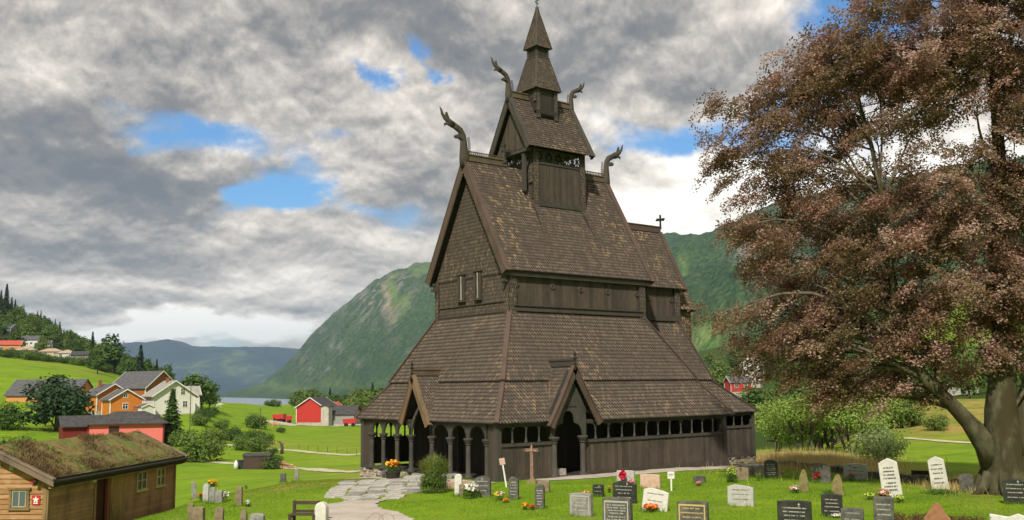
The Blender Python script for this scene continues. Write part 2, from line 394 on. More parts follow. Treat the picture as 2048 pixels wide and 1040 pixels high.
# ------------------------------------------------------------------ terrain (polar table about the view point)
def azu(u): r = ray(u, 775); return math.atan2(r[1], r[0])
NEAR = [(1, 3.1), (8, 2.9), (30, .25)]
COLS = {
 -900: [(36, -.2), (45, -1.0), (60, -2), (100, -4), (300, 2), (520, 30), (900, 90), (1500, 160)],
 0: [(34, -.2), (42, -1.2), (48, -1.6), (60, -2.2), (100, -4.6), (198, -6), (300, 805), (520, 717), (600, 706), (900, 632), (1300, 610)],
 100: [(35, -.1), (42, -1.2), (48, -1.6), (60, -2.2), (100, -4.8), (200, -6.3), (300, 805), (500, 728), (600, 722), (900, 672), (1300, 660)],
 180: [(36, 0), (42, -.9), (52, -1.7), (62, -2.6), (100, -4.8), (200, -6.5), (260, -3), (300, 805), (480, 746), (900, 712), (1300, 720)],
 250: [(37, 0), (43, -.7), (52, -1.5), (62, -2.6), (100, -5), (215, -6.5), (250, -2.5), (300, 800), (460, 766), (900, 745), (1300, 0)],
 345: [(41, 0), (46, -.5), (54, -1.4), (64, -2.6), (100, -5), (150, -6.3), (218, -6.2), (255, -1.2), (300, -.6), (420, 792), (520, 782), (800, -6), (1500, -40)],
 400: [(43, 0), (50, -.5), (64, -2), (100, -4.8), (150, -6.3), (200, -6.1), (260, 827), (400, 803), (480, 799), (600, -6), (1500, -44)],
 460: [(45, 0), (52, -.4), (70, -2.3), (100, -4.3), (140, -6.1), (200, -6.5), (300, 834), (450, 808), (560, 804), (700, -9), (1500, -47)],
 600: [(50, 0), (56, -.3), (75, -2), (100, -4), (140, -6.1), (200, -6.6), (345, -7), (600, -6.2), (690, 807), (850, -16), (1500, -40), (2500, -47)],
 700: [(52, 0), (57, -.35), (63, -.9), (80, -2.3), (110, -4.4), (150, -6.2), (345, -7), (690, -6), (900, -12), (2000, -40)],
 800: [(50, 0), (56, -.25), (62, -.5), (70, -1), (90, -2.4), (150, -6), (345, -7), (900, -9), (2000, -30)],
 900: [(50, 0), (76, -.2), (95, -2.2), (150, -6), (345, -7), (900, -9), (2000, -30)],
 1300: [(50, 0), (85, -.2), (110, -2.2), (200, -8), (400, -6), (900, 10), (1500, 40)],
 1440: [(56, 0), (62, -.25), (68, -.55), (85, -1), (110, -2.4), (200, -8), (400, -3), (600, 5), (900, 25), (1500, 60)],
 1540: [(56, 0), (62, -.15), (70, -.6), (85, -.9), (110, -2.4), (200, -8), (400, -3), (600, 10), (900, 35), (1500, 80)],
 1640: [(54, .05), (60, -.1), (66, -.4), (80, -.7), (95, -1.1), (120, -3), (200, -7), (400, -3), (600, 12), (900, 40), (1500, 90)],
 1740: [(46, .05), (52, 0), (57, -.4), (75, -.9), (92, 895), (112, 868), (150, 838), (200, -3), (400, 0), (600, 16), (900, 50), (1500, 110)],
 1860: [(40, .1), (48, 0), (54, -.3), (75, -.8), (95, 893), (112, 862), (150, 800), (175, 801), (230, 0), (400, 1), (600, 18), (900, 55), (1500, 120)],
 2048: [(38, .1), (48, 0), (54, -.2), (75, -.6), (95, 890), (112, 855), (150, 796), (175, 800), (230, 2), (400, 3), (600, 20), (900, 60), (1500, 130)],
 3000: [(38, .1), (60, -.5), (150, 2), (400, 10), (900, 60), (1500, 130)],
}
NA, ND = 700, 500
LD = np.linspace(math.log(1), math.log(2600), ND)
us = sorted(COLS)
prof = []
for u in us:
    pts = NEAR+[(d, (at(u, q, d)[2] if q > 300 else q)) for d, q in COLS[u]]
    pts.append((2600, min(pts[-1][1], 200)))
    prof.append(np.interp(LD, [math.log(p[0]) for p in pts], [p[1] for p in pts]))
prof = np.array(prof)
azs = np.array([azu(u) for u in us])           # decreasing with u
AZ0, AZ1 = azs[-1], azs[0]
azg = np.linspace(AZ0, AZ1, NA)
ZT = np.array([np.interp(azg, azs[::-1], prof[::-1, j]) for j in range(ND)]).T
def blur(a, n, ax):
    k = np.hanning(2*n+3)[1:-1]; k /= k.sum()
    p = np.pad(a, [(n, n) if i == ax else (0, 0) for i in (0, 1)], mode='edge')
    return sum(k[i]*np.take(p, range(i, i+a.shape[ax]), ax) for i in range(len(k)))
ZT = blur(blur(ZT, 7, 0), 5, 1)
def terr(x, y):
    x = np.asarray(x, float); y = np.asarray(y, float)
    dx = x-CAM[0]; dy = y-CAM[1]; d = np.hypot(dx, dy)+1e-6; a = np.arctan2(dy, dx)
    a = (a-YAW+math.pi) % (2*math.pi)-math.pi+YAW
    fa = np.clip((a-AZ0)/(AZ1-AZ0), 0, 1)*(NA-1); fd = np.clip((np.log(d)-LD[0])/(LD[-1]-LD[0]), 0, 1)*(ND-1)
    i = np.minimum(fa.astype(int), NA-2); j = np.minimum(fd.astype(int), ND-2); fa = fa-i; fd = fd-j
    z = (ZT[i, j]*(1-fd)+ZT[i, j+1]*fd)*(1-fa)+(ZT[i+1, j]*(1-fd)+ZT[i+1, j+1]*fd)*fa
    far = np.clip((d-60)/300, 0, 1)
    z = z+(fbm(x*.05, y*.05, 4, 3)-.5)*far*2.0+(fbm(x*.35, y*.35, 3, 9)-.5)*.10
    return z
def gz(x, y): return float(terr(np.array([x]), np.array([y]))[0])
def gp(u, v, dmin=25, dmax=1400):
    """first hit of the sight line with the ground"""
    ds = np.exp(np.linspace(math.log(dmin), math.log(dmax), 1500)); r = ray(u, v); h = math.hypot(r[0], r[1])
    xs = CAM[0]+r[0]/h*ds; ys = CAM[1]+r[1]/h*ds; zs = CAM[2]+r[2]/h*ds; t = terr(xs, ys)
    k = np.nonzero(zs <= t)[0]
    if len(k) == 0: i = len(ds)-1
    else: i = k[0]
    return np.array([xs[i], ys[i], t[i]]), ds[i]
def gd(u, d):
    p = at(u, 775, d); return np.array([p[0], p[1], gz(p[0], p[1])])

# ------------------------------------------------------------------ ground sheet
def f_ground(t):
    p = wcoord(t); n = t.noise(p, .09, 5, .6); n2 = t.noise(p, .9, 5, .65); n3 = t.noise(p, 7, 4, .7)
    c = t.mix(t.ss(n, .35, .65), (.150, .255, .010), (.235, .345, .018))
    c = t.mix(t.ss(n2, .3, .75, 0, .6), c, (.080, .175, .012))
    c = t.mix(t.ss(n3, .35, .75, 0, .5), c, (.24, .36, .035))
    n4 = t.noise(p, .30, 6, .72)
    c = t.mix(t.ss(n4, .52, .70, 0, .6), c, (.23, .26, .055))
    st = t.noise(t.mapping(p, (.05, .45, 1), rot=(0, 0, .35)), 1.0, 5, .65)
    c = t.mix(t.ss(st, .50, .72, 0, .55), c, (.060, .150, .018)); c = t.mix(t.ss(st, .28, .44, .5, 0), c, (.27, .36, .045))
    cl = t.noise(p, .055, 5, .6); c = t.mix(t.ss(cl, .55, .68, 0, .5), c, (.065, .155, .020))
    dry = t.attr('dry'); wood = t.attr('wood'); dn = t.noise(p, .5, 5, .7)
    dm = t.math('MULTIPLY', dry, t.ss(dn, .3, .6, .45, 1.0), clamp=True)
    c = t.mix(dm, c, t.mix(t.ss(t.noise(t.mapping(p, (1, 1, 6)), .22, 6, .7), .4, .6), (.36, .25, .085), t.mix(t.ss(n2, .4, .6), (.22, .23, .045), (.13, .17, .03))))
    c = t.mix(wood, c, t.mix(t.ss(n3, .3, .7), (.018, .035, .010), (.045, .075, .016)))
    return c, (t.math('ADD', n3, t.math('MULTIPLY', n2, .6)), .55, .10)
M_GROUND = mat('meadow_grass', f_ground, rough=.95, spec=.05)
na, nd = 760, 520
A_ = np.linspace(YAW-.86, YAW+.86, na); D_ = np.exp(np.linspace(math.log(1.5), math.log(2600), nd))
AA, DD = np.meshgrid(A_, D_, indexing='ij')
GX = CAM[0]+DD*np.cos(AA); GY = CAM[1]+DD*np.sin(AA); GZ = terr(GX, GY)
idx = np.arange(na*nd).reshape(na, nd)
Fi = np.stack([idx[:-1, :-1], idx[:-1, 1:], idx[1:, 1:], idx[1:, :-1]], -1).reshape(-1, 4)[:, ::-1]
def spot(lst):
    s = np.zeros_like(GX)
    for (c, ra, rt, amt) in lst:      # centre, radius along the sight line, radius across
        dx = GX-c[0]; dy = GY-c[1]; a = math.atan2(c[1]-CAM[1], c[0]-CAM[0])
        l = dx*math.cos(a)+dy*math.sin(a); q = -dx*math.sin(a)+dy*math.cos(a)
        s += amt*np.exp(-((l/ra)**2+(q/rt)**2))
    return np.clip(s, 0, 1)
dry = spot([(gd(650, 66), 9, 3.5, 1.3), (gd(600, 62), 8, 4, 1.2), (gd(560, 58), 7, 4, 1.1), (gd(520, 55), 5, 3, .8), (gd(690, 74), 9, 3, 1.0), (gd(690, 68), 8, 2, .7), (gd(470, 52), 4, 3, .3),
            (gd(1600, 70), 7, 5, 1.0), (gd(1540, 70), 8, 3, .9), (gd(1700, 66), 7, 3, .8), (gd(1760, 58), 3, 3, .7), (gd(1830, 62), 4, 4, .35), (gd(1900, 50), 2.5, 1.6, .5), (gd(1925, 46), 2.5, 1, .7),
            (gd(1860, 135), 22, 14, .75), (gd(1780, 128), 22, 9, .7), (gd(1950, 135), 25, 12, .7), (gd(2050, 135), 25, 12, .7), (gd(1700, 140), 12, 6, .5),
            (gd(700, 200), 60, 12, .25), (gd(720, 110), 18, 6, .4), (gd(240, 470), 14, 30, .5), (gd(140, 505), 10, 22, .6), (gd(60, 520), 8, 16, .4),
            (gd(560, 205), 10, 4, .5), (gd(15, 190), 12, 8, .35)])
# ground under the woods
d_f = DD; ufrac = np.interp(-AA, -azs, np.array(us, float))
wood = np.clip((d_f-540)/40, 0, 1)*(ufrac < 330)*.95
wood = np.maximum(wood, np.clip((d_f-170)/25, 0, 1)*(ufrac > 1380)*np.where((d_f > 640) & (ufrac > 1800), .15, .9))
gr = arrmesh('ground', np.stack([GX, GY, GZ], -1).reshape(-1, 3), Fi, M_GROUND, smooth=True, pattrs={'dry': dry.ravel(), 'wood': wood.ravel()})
tag(gr, kind='structure')
# ground behind and beside the view point: one coarse ring that closes the circle
a2 = np.linspace(YAW+.86, YAW-.86+2*math.pi, 60); d2 = D_[::8]
A2, D2 = np.meshgrid(a2, d2, indexing='ij')
x2 = CAM[0]+D2*np.cos(A2); y2 = CAM[1]+D2*np.sin(A2); k = (A2-a2[0])/(a2[-1]-a2[0])
zL = terr(CAM[0]+D2*np.cos(a2[0]), CAM[1]+D2*np.sin(a2[0])); zR = terr(CAM[0]+D2*np.cos(a2[-1]), CAM[1]+D2*np.sin(a2[-1]))
z2_ = zL*(1-k)+zR*k
i2 = np.arange(x2.size).reshape(x2.shape)
f2 = np.stack([i2[:-1, :-1], i2[:-1, 1:], i2[1:, 1:], i2[1:, :-1]], -1).reshape(-1, 4)[:, ::-1]
tag(arrmesh('ground', np.stack([x2, y2, z2_], -1).reshape(-1, 3), f2, M_GROUND, smooth=True, pattrs={'dry': np.zeros(x2.size), 'wood': np.zeros(x2.size)}), kind='structure')

# ------------------------------------------------------------------ fjord
def f_water(t):
    p = wcoord(t); n = t.noise(t.mapping(p, (.02, .02, .02)), 1, 5, .6)
    return t.mix(t.ss(n, .3, .7), (.16, .21, .29), (.27, .32, .40)), (t.noise(p, .08, 3, .6), .25, 1.0)
M_WATER = mat('fjord_water', f_water, rough=.35, spec=.5)
mb = MB(); n = 64; vs = [(CAM[0]+19000*math.cos(2*math.pi*i/n), CAM[1]+19000*math.sin(2*math.pi*i/n), -46) for i in range(n)]
mb.add(vs, [tuple(range(n))]); tag(mb.build('fjord_water', M_WATER), kind='structure')

# ------------------------------------------------------------------ mountains
def f_mount(t):
    p = wcoord(t)
    n = t.noise(p, .0016, 5, .6); n2 = t.noise(p, .010, 5, .65); vo = t.new('ShaderNodeTexVoronoi'); t.put(vo.inputs['Vector'], p); vo.inputs['Scale'].default_value = .055
    n3 = t.noise(p, .045, 4, .7)
    c = t.mix(t.ss(n, .35, .65), (.026, .066, .028), (.064, .122, .038))
    c = t.mix(t.ss(n2, .35, .7, 0, .65), c, (.10, .165, .05))
    c = t.mix(t.ss(vo.outputs['Distance'], .1, .7, 0, .75), c, (.018, .045, .022))
    c = t.mix(t.ss(n3, .4, .75, 0, .45), c, (.11, .16, .055))
    rock = t.attr('rock'); rn = t.noise(t.mapping(p, (1, 1, .45)), .012, 7, .68)
    c = t.mix(t.math('MULTIPLY', t.ss(rn, .46, .58), t.math('MULTIPLY', rock, .85, clamp=True)), c, t.mix(t.ss(n3, .3, .7), (.13, .125, .125), (.32, .29, .26)))
    c = t.mix(t.attr('mead'), c, t.mix(t.ss(n2, .3, .7), (.10, .20, .04), (.24, .28, .09)))
    c = t.mix(t.attr('scar'), c, (.42, .34, .24))
    return c, (t.math('SUBTRACT', t.math('MULTIPLY', n3, 1.2), vo.outputs['Distance']), 1.0, 9.0)
M_MOUNT = mat('mountain_forest', f_mount, rough=1, spec=0)
SKYL = [(380, 792, 7600, 7300), (430, 789, 7300, 6900), (470, 780, 6900, 6300), (520, 769, 6700, 5700), (560, 739, 6500, 5100), (600, 692, 6400, 4700), (640, 650, 6300, 4300), (700, 598, 6200, 3800),
        (740, 568, 6100, 3500), (780, 545, 6000, 3300), (830, 528, 5900, 3100), (870, 525, 5800, 3000), (950, 520, 5600, 2800), (1100, 505, 5200, 2500), (1250, 486, 4700, 2200),
        (1330, 474, 4400, 1900), (1390, 471, 4200, 1700), (1430, 461, 4100, 1600), (1500, 430, 4000, 1500), (1600, 396, 3900, 1400), (1750, 355, 3800, 1350), (1900, 338, 3700, 1300), (2048, 318, 3600, 1250), (2700, 300, 3600, 1250)]
mu = np.linspace(380, 2700, 620); mt_ = np.linspace(0, 1, 200)
sk = np.array(SKYL, float)
v_s = np.interp(mu, sk[:, 0], sk[:, 1]); d_r = np.interp(mu, sk[:, 0], sk[:, 2]); d_b = np.interp(mu, sk[:, 0], sk[:, 3])
MX = np.zeros((len(mu), len(mt_))); MY = MX.copy(); MZ = MX.copy()
for i, u in enumerate(mu):
    top = at(u, v_s[i], d_r[i]); base = -48.0
    g = math.atan2(top[1]-CAM[1], top[0]-CAM[0])
    t_ = mt_*1.25
    d = d_b[i]+(d_r[i]-d_b[i])*t_
    h = np.where(t_ <= 1, base+(top[2]-base)*(np.clip(t_, 0, 1)**.92*.86+.14*np.sin(np.clip(t_, 0, 1)*math.pi/2)), top[2]-(t_-1)**1.0*700)
    MX[i] = CAM[0]+d*math.cos(g); MY[i] = CAM[1]+d*math.sin(g); MZ[i] = h
rel = np.clip((MZ+48)/200, 0, 1)
tt = np.broadcast_to(mt_*1.25, MX.shape); mid = np.clip(1-np.abs(tt-.5)/.5, 0, 1)**.6
MZ2 = MZ+((fbm(MX*.0018, MY*.0018, 6, 21, .52)-.5)*330*mid+(fbm(MX*.012, MY*.012, 5, 31)-.5)*62)*rel
idx = np.arange(MX.size).reshape(MX.shape)
Fm = np.stack([idx[:-1, :-1], idx[:-1, 1:], idx[1:, 1:], idx[1:, :-1]], -1).reshape(-1, 4)
PU = 1024+F*((MX-CAM[0])*RT[0]+(MY-CAM[1])*RT[1]+(MZ-CAM[2])*RT[2])/((MX-CAM[0])*FW[0]+(MY-CAM[1])*FW[1]+(MZ-CAM[2])*FW[2])
PV = 520-F*((MX-CAM[0])*UP[0]+(MY-CAM[1])*UP[1]+(MZ-CAM[2])*UP[2])/((MX-CAM[0])*FW[0]+(MY-CAM[1])*FW[1]+(MZ-CAM[2])*FW[2])
def mspot(lst):
    s = np.zeros_like(MX)
    wu = (fbm(MX*.004, MY*.004, 4, 77)-.5)*60
    for (u, v, ru, rv, a) in lst: s += a*np.exp(-(((PU-u+wu)/ru)**2+((PV-v+wu*.4)/rv)**2))
    return s
rock = mspot([(800, 570, 45, 22, 1.0), (740, 595, 40, 26, .8), (700, 610, 60, 40, .5), (630, 655, 22, 16, .8), (672, 672, 18, 12, .9), (640, 730, 18, 14, .6), (715, 725, 16, 12, .9), (655, 725, 14, 10, .7), (780, 620, 30, 50, .45), (840, 540, 50, 10, .5),
              (820, 690, 30, 20, .35), (600, 700, 30, 40, .4), (1510, 540, 30, 60, 1.1), (1500, 490, 30, 50, .5), (1620, 500, 90, 70, .8), (1850, 450, 150, 60, .5), (1400, 600, 40, 30, .15)])
mead = np.clip(mspot([(840, 555, 40, 8, .7), (790, 590, 10, 30, .8), (860, 548, 40, 8, .5), (830, 530, 50, 5, .4), (560, 775, 60, 8, .4), (700, 770, 80, 10, .3), (1375, 540, 8, 20, .6), (1420, 700, 60, 30, .8)]), 0, 1)
scar = np.clip(mspot([(775, 596, 6, 28, .9), (795, 566, 16, 5, .5), (768, 620, 9, 14, .5)])*fbm(MX*.02, MY*.02, 3, 8)*1.5, 0, .8)
mo = arrmesh('mountain', np.stack([MX, MY, MZ2], -1).reshape(-1, 3), Fm, M_MOUNT, smooth=True, pattrs={'rock': rock.ravel(), 'mead': mead.ravel(), 'scar': scar.ravel()})
tag(mo, kind='structure')
# far range over the fjord
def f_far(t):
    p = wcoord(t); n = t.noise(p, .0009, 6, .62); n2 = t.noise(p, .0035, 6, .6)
    c = t.mix(t.ss(n, .35, .65), (.012, .032, .055), (.024, .050, .066))  # blue of the distant haze is painted into the slope colours
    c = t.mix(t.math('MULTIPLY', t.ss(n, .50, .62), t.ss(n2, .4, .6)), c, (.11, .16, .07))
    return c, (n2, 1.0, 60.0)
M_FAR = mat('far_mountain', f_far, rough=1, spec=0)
fu = np.linspace(-500, 720, 260); ft = np.linspace(0, 1.2, 60)
FX = np.zeros((260, 60)); FY = FX.copy(); FZ = FX.copy()
fs = np.array([(-500, 660), (100, 690), (215, 694), (250, 690), (290, 686), (335, 679), (365, 684), (385, 692), (450, 694), (540, 693), (600, 697), (720, 700)], float)
for i, u in enumerate(fu):
    top = at(u, np.interp(u, fs[:, 0], fs[:, 1]), 15500); g = math.atan2(top[1]-CAM[1], top[0]-CAM[0])
    d = 10600+4900*ft; FX[i] = CAM[0]+d*math.cos(g); FY[i] = CAM[1]+d*math.sin(g)
    FZ[i] = np.where(ft <= 1, -50+(top[2]+50)*ft**.9, top[2]-(ft-1)*1500)
FZ += (fbm(FX*.0006, FY*.0006, 6, 51)-.5)*700*np.sin(np.clip(ft, 0, 1)*math.pi)**.7+(fbm(FX*.003, FY*.003, 5, 55)-.5)*40*np.clip(ft*4, 0, 1)
idx = np.arange(FX.size).reshape(FX.shape)
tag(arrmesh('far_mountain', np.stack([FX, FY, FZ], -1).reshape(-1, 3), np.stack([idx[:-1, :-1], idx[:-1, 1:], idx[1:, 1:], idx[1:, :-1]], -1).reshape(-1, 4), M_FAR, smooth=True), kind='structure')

# ------------------------------------------------------------------ air
hm = bpy.data.materials.new('haze'); hm.use_nodes = True; hm.node_tree.nodes.clear(); H = NT(hm.node_tree)
pv = H.new('ShaderNodeVolumePrincipled'); pv.inputs['Color'].default_value = (.54, .75, 1.0, 1); pv.inputs['Density'].default_value = 4.4e-5; pv.inputs['Anisotropy'].default_value = 0.0
ho = H.new('ShaderNodeOutputMaterial'); H.l.new(pv.outputs[0], ho.inputs['Volume'])
mb = MB(); mb.box(-19500, 19500, -19500, 19500, -60, 1180); hz = mb.build('haze', hm); tag(hz, kind='stuff')
hm.cycles.homogeneous_volume = True

# ------------------------------------------------------------------ paths draped on the ground
def ribbon(name, pts, wid, material, lift=.03, n=60, jit=.12, kind='structure', wseg=4):
    pts = [np.array(p[:2], float) for p in pts]
    cum = [0]
    for a, b in zip(pts[:-1], pts[1:]): cum.append(cum[-1]+np.linalg.norm(b-a))
    s = np.linspace(0, cum[-1], n); X = np.interp(s, cum, [p[0] for p in pts]); Y = np.interp(s, cum, [p[1] for p in pts])
    if isinstance(wid, (int, float)): W = np.full(n, float(wid))
    else: W = np.interp(s, cum, wid)
    dx = np.gradient(X); dy = np.gradient(Y); L = np.hypot(dx, dy)+1e-9; nx = -dy/L; ny = dx/L
    cols = []
    for j in range(wseg+1):
        q = (j/wseg-.5)*W*(1+(fbm(s*1.7+j*9, s*0+j, 3, 5)-.5)*2*jit*(1 if j in (0, wseg) else 0))
        x = X+nx*q; y = Y+ny*q; cols.append(np.stack([x, y, terr(x, y)+lift], -1))
    V = np.stack(cols, 1).reshape(-1, 3); idx = np.arange(len(V)).reshape(n, wseg+1)
    Fq = np.stack([idx[:-1, :-1], idx[1:, :-1], idx[1:, 1:], idx[:-1, 1:]], -1).reshape(-1, 4)[:, ::-1]
    return tag(arrmesh(name, V, Fq, material, smooth=True), kind=kind)
def f_track(t):
    p = wcoord(t); n = t.noise(p, .6, 5, .7)
    return t.mix(t.ss(n, .35, .65), (.42, .38, .22), (.60, .54, .40))
M_TRACK = mat('farm_track', f_track)
ribbon('path', [gp(365, 921)[0], gp(450, 927)[0], gp(540, 933)[0], gp(620, 938)[0], gp(720, 944)[0], gp(700, 944)[0]+np.array([6, 2, 0])], [1.6, 1.9, 2.6, 2.6, 1.6, 1.2], M_TRACK, .06, 120)
ribbon('path', [gp(450, 889)[0], gp(520, 896)[0], gp(600, 903)[0], gp(700, 911)[0], gd(760, 170), gd(900, 165)], 1.9, M_TRACK, .06, 120)
ribbon('path', [gd(0, 206), gd(60, 186), gd(110, 182)], 2.0, M_TRACK, .06, 60)
ribbon('path', [gd(1800, 103), gd(1870, 100), gd(1960, 96), gd(2100, 92)], 1.2, M_TRACK, .06, 60)
ribbon('path', [gd(548, 300), gd(585, 325), gd(640, 318), gd(720, 322), gd(760, 330)], 9, M_GRAVEL, .08, 60)
# gravel walk to the west door
ribbon('path', [gp(800, 1090)[0], gp(735, 1035)[0], gp(700, 1018)[0], gp(705, 1008)[0], gp(745, 1000)[0]], [2.6, 2.8, 2.2, 1.8, 1.6], M_GRAVEL, .035, 80, .2)
ribbon('path', [(-2.0, 4.6), (-1.7, 0), (-1.6, -4), (-1.2, -7.6)], [1.6, 1.6, 1.5, 1.2], M_GRAVEL, .03, 60, .25)
ribbon('path', [(1.5, -8.0), (5, -8.05), (9, -8.1), (13, -8.3), (17, -8.4), (20, -8.2), (23.5, -8.0)], [1.0, 1.5, 1.6, 2.0, 2.4, 3.4, 3.2], M_GRAVEL, .03, 120, .3)
# ------------------------------------------------------------------ stave church (x = east along the nave, y = north, z = 0 at the sill)
church = empty('stave_church', (0, 0, 0))
tag(church, 'dark tarred wooden stave church with stacked shingled roofs and dragon heads', 'church')
SPLIT = {'eave_board', 'chancel_boarding', 'sill_beam', 'arcade_arches', 'bracket', 'corner_board', 'boarding', 'wall_plate', 'platform_post', 'scalloped_apron', 'sill_rail', 'corner_post', 'porch_arch', 'carved_pendant', 'gallery_floor', 'corner_board', 'west_doorway'}
def part(name, mb, material, parent=church, smooth=False, label=None):
    if name in SPLIT and len(mb.ids) > 1:
        for q in pieces(mb, mb.ids): o = q.build(name, material, parent, smooth)
        return o
    o = mb.build(name, material, parent, smooth)
    if label: o['label'] = label
    return o
XE, W0 = 17.305, 6.98
ZE = 2.9
E = dict(x0=-.29, x1=18.01, w=7.243, z=2.9)
Mq = dict(x0=1.319, x1=16.30, w=5.695, z=5.0)
Tq = dict(x0=3.365, x1=13.98, w=3.678, z=8.957)
ZW = 11.23
RF = dict(x0=2.83, x1=14.58, w=4.023, z=11.27, zr=18.28)
CH = dict(xe=23.35, w=4.34); CM = dict(xe=20.42, w=4.3); CT = dict(xe=19.22, w=1.783); CR = dict(xe=19.665, w=2.133, z=11.17, zr=15.67)
CE = dict(xe=23.7, w=4.6, z=2.9)
CMw = 3.35      # chancel roof half width at the seam

fy = -W0-.32
ap_ = on_plane(1147, 733, 1, fy); fa_ = on_plane(1099, 853, 1, fy); fb_ = on_plane(1201, 845, 1, fy)
ap_[0] = ap_[0]*.5+(fa_[0]+fb_[0])/4
fx = -.34
ap2 = on_plane(824, 752, 0, fx); fa2 = on_plane(802, 846, 0, fx); fb2_ = on_plane(858, 851, 0, fx)
ap2[1] = ap2[1]*.5+(fa2[1]+fb2_[1])/4
def in_porch(p):
    for a, f1, f2, ax, lim in ((ap_, fa_, fb_, 0, p[1] < 0), (ap2, fa2, fb2_, 1, True)):
        if lim and ((ax == 0 and p[1] < -5.0) or (ax == 1 and p[0] < 1.7)):
            q = (a[2]-p[2])/(a[2]-f1[2])
            if q > 0 and abs(p[ax]-a[ax]) < q*abs(f2[ax]-f1[ax])/2-.10: return True
    return False
def cor(q, sx, sy): return ((q['x0'] if sx < 0 else q['x1']), sy*q['w'], q['z'])
def skirt(lo, hi, sides, wd, ex, sk=None):
    mb = MB()
    if 'S' in sides: mb.shingles(cor(lo, -1, -1), cor(lo, 1, -1), cor(hi, 1, -1), cor(hi, -1, -1), wd, ex, skip=sk)
    if 'N' in sides: mb.shingles(cor(lo, 1, 1), cor(lo, -1, 1), cor(hi, -1, 1), cor(hi, 1, 1), wd, ex)
    if 'W' in sides: mb.shingles(cor(lo, -1, 1), cor(lo, -1, -1), cor(hi, -1, -1), cor(hi, -1, 1), wd, ex, skip=sk)
    if 'E' in sides: mb.shingles(cor(lo, 1, -1), cor(lo, 1, 1), cor(hi, 1, 1), cor(hi, 1, -1), wd, ex)
    return mb
M2 = dict(Mq); M2['z'] = 5.06; M2['x0'] -= .10; M2['x1'] += .10; M2['w'] += .10
part('gallery_roof', skirt(E, Mq, 'SNWE', .21, .24, in_porch), M_SHLOW)
part('aisle_roof', skirt(M2, Tq, 'SNWE', .19, .24, in_porch), M_SHLOW)
# chancel: lower skirts (narrower), butting the nave skirt
lo = dict(x0=17.0, x1=CE['xe'], w=CE['w'], z=2.9); hi = dict(x0=15.5, x1=CM['xe'], w=CMw, z=5.0)
part('chancel_gallery_roof', skirt(lo, hi, 'SNE', .21, .24), M_SHLOW)
lo2 = dict(x0=15.6, x1=CM['xe']+.1, w=CMw+.1, z=5.06); hi2 = dict(x0=13.6, x1=CT['xe'], w=CT['w'], z=8.957)
part('chancel_aisle_roof', skirt(lo2, hi2, 'SNE', .19, .24), M_SHLOW)

# hip boards
def hip(parent, a, b, w=.26, mtr=M_TRIM, name='hip_board', th=.07):
    mb = MB(); n = np.array([(-1 if a[0] < 8 else 1), (-1 if a[1] < 0 else 1), 1.2]); mb.beam(a, b, w, th, up=n, off=.03); return part(name, mb, mtr, parent)
for sx in (-1, 1):
    for sy in (-1, 1):
        hip(church, cor(E, sx, sy), cor(Mq, sx, sy), .24); hip(church, cor(M2, sx, sy), cor(Tq, sx, sy), .28)
for sy in (-1, 1):
    hip(church, (CE['xe'], sy*CE['w'], 2.9), (CM['xe'], sy*CMw, 5.0), .24); hip(church, (CM['xe']+.1, sy*(CMw+.1), 5.06), (CT['xe'], sy*CT['w'], 8.957), .24)

# ---- clerestory walls
def shin_wall(name, a, b, z0, z1, out, wd=.135, ex=.22, mtr=M_SHWALL, parent=church, zt=None):
    mb = MB(); mb.shingles((a[0], a[1], z0), (b[0], b[1], z0), (b[0], b[1], z1), (a[0], a[1], z1), wd, ex, .022)
    return part(name, mb, mtr, parent)
t = Tq
shin_wall('west_clerestory_wall', (t['x0'], t['w']), (t['x0'], -t['w']), 8.9, ZW, (-1, 0))
shin_wall('east_clerestory_wall', (t['x1'], -t['w']), (t['x1'], t['w']), 8.9, ZW, (1, 0))
for sy, nm in ((-1, 'clerestory_wall'), (1, 'clerestory_wall')):
    mb = MB()
    if sy < 0: mb.planks((t['x0'], -t['w']), (t['x1'], -t['w']), 8.95, ZW+.12, .30, .08, (0, -1), .008)
    else: mb.planks((t['x1'], t['w']), (t['x0'], t['w']), 8.95, ZW+.12, .30, .08, (0, 1), .008)
    cw = part(nm, mb, M_PLANK)
    mb = MB(); y = sy*(t['w']+.05); mb.box(t['x0']+.2, t['x1']-.2, min(y, y+sy*.10), max(y, y+sy*.10), 8.98, 9.26, .5); mb.box(t['x0']+.2, t['x1']-.2, min(y, y+sy*.17), max(y, y+sy*.17), 9.262, 9.34, .2)
    part('sill_beam', mb, M_TRIMD)
    if sy < 0:
        for (u, v) in ((1033, 567), (1105, 573), (1161, 579), (1215, 584), (1273, 588)):
            q = on_plane(u, v, 1, -t['w']-.02)
            mb = MB(); prof = [(.16, -.03), (.165, .035), (.12, .045), (.115, .0)]
            for (n_, pr, mtr) in (('porthole', [(.165, -.02), (.165, .045), (.115, .045), (.115, -.01)], M_TRIM),):
                mb = MB(); mb.lathe(pr, n=16, k=.5); o = part(n_, mb, mtr, cw); o.location = q; o.rotation_euler = (R(90), 0, 0)
            mb = MB(); mb.lathe([(.112, 0), (.112, .012)], n=16, k=.5); g = part('pane', mb, M_GLASS, o)
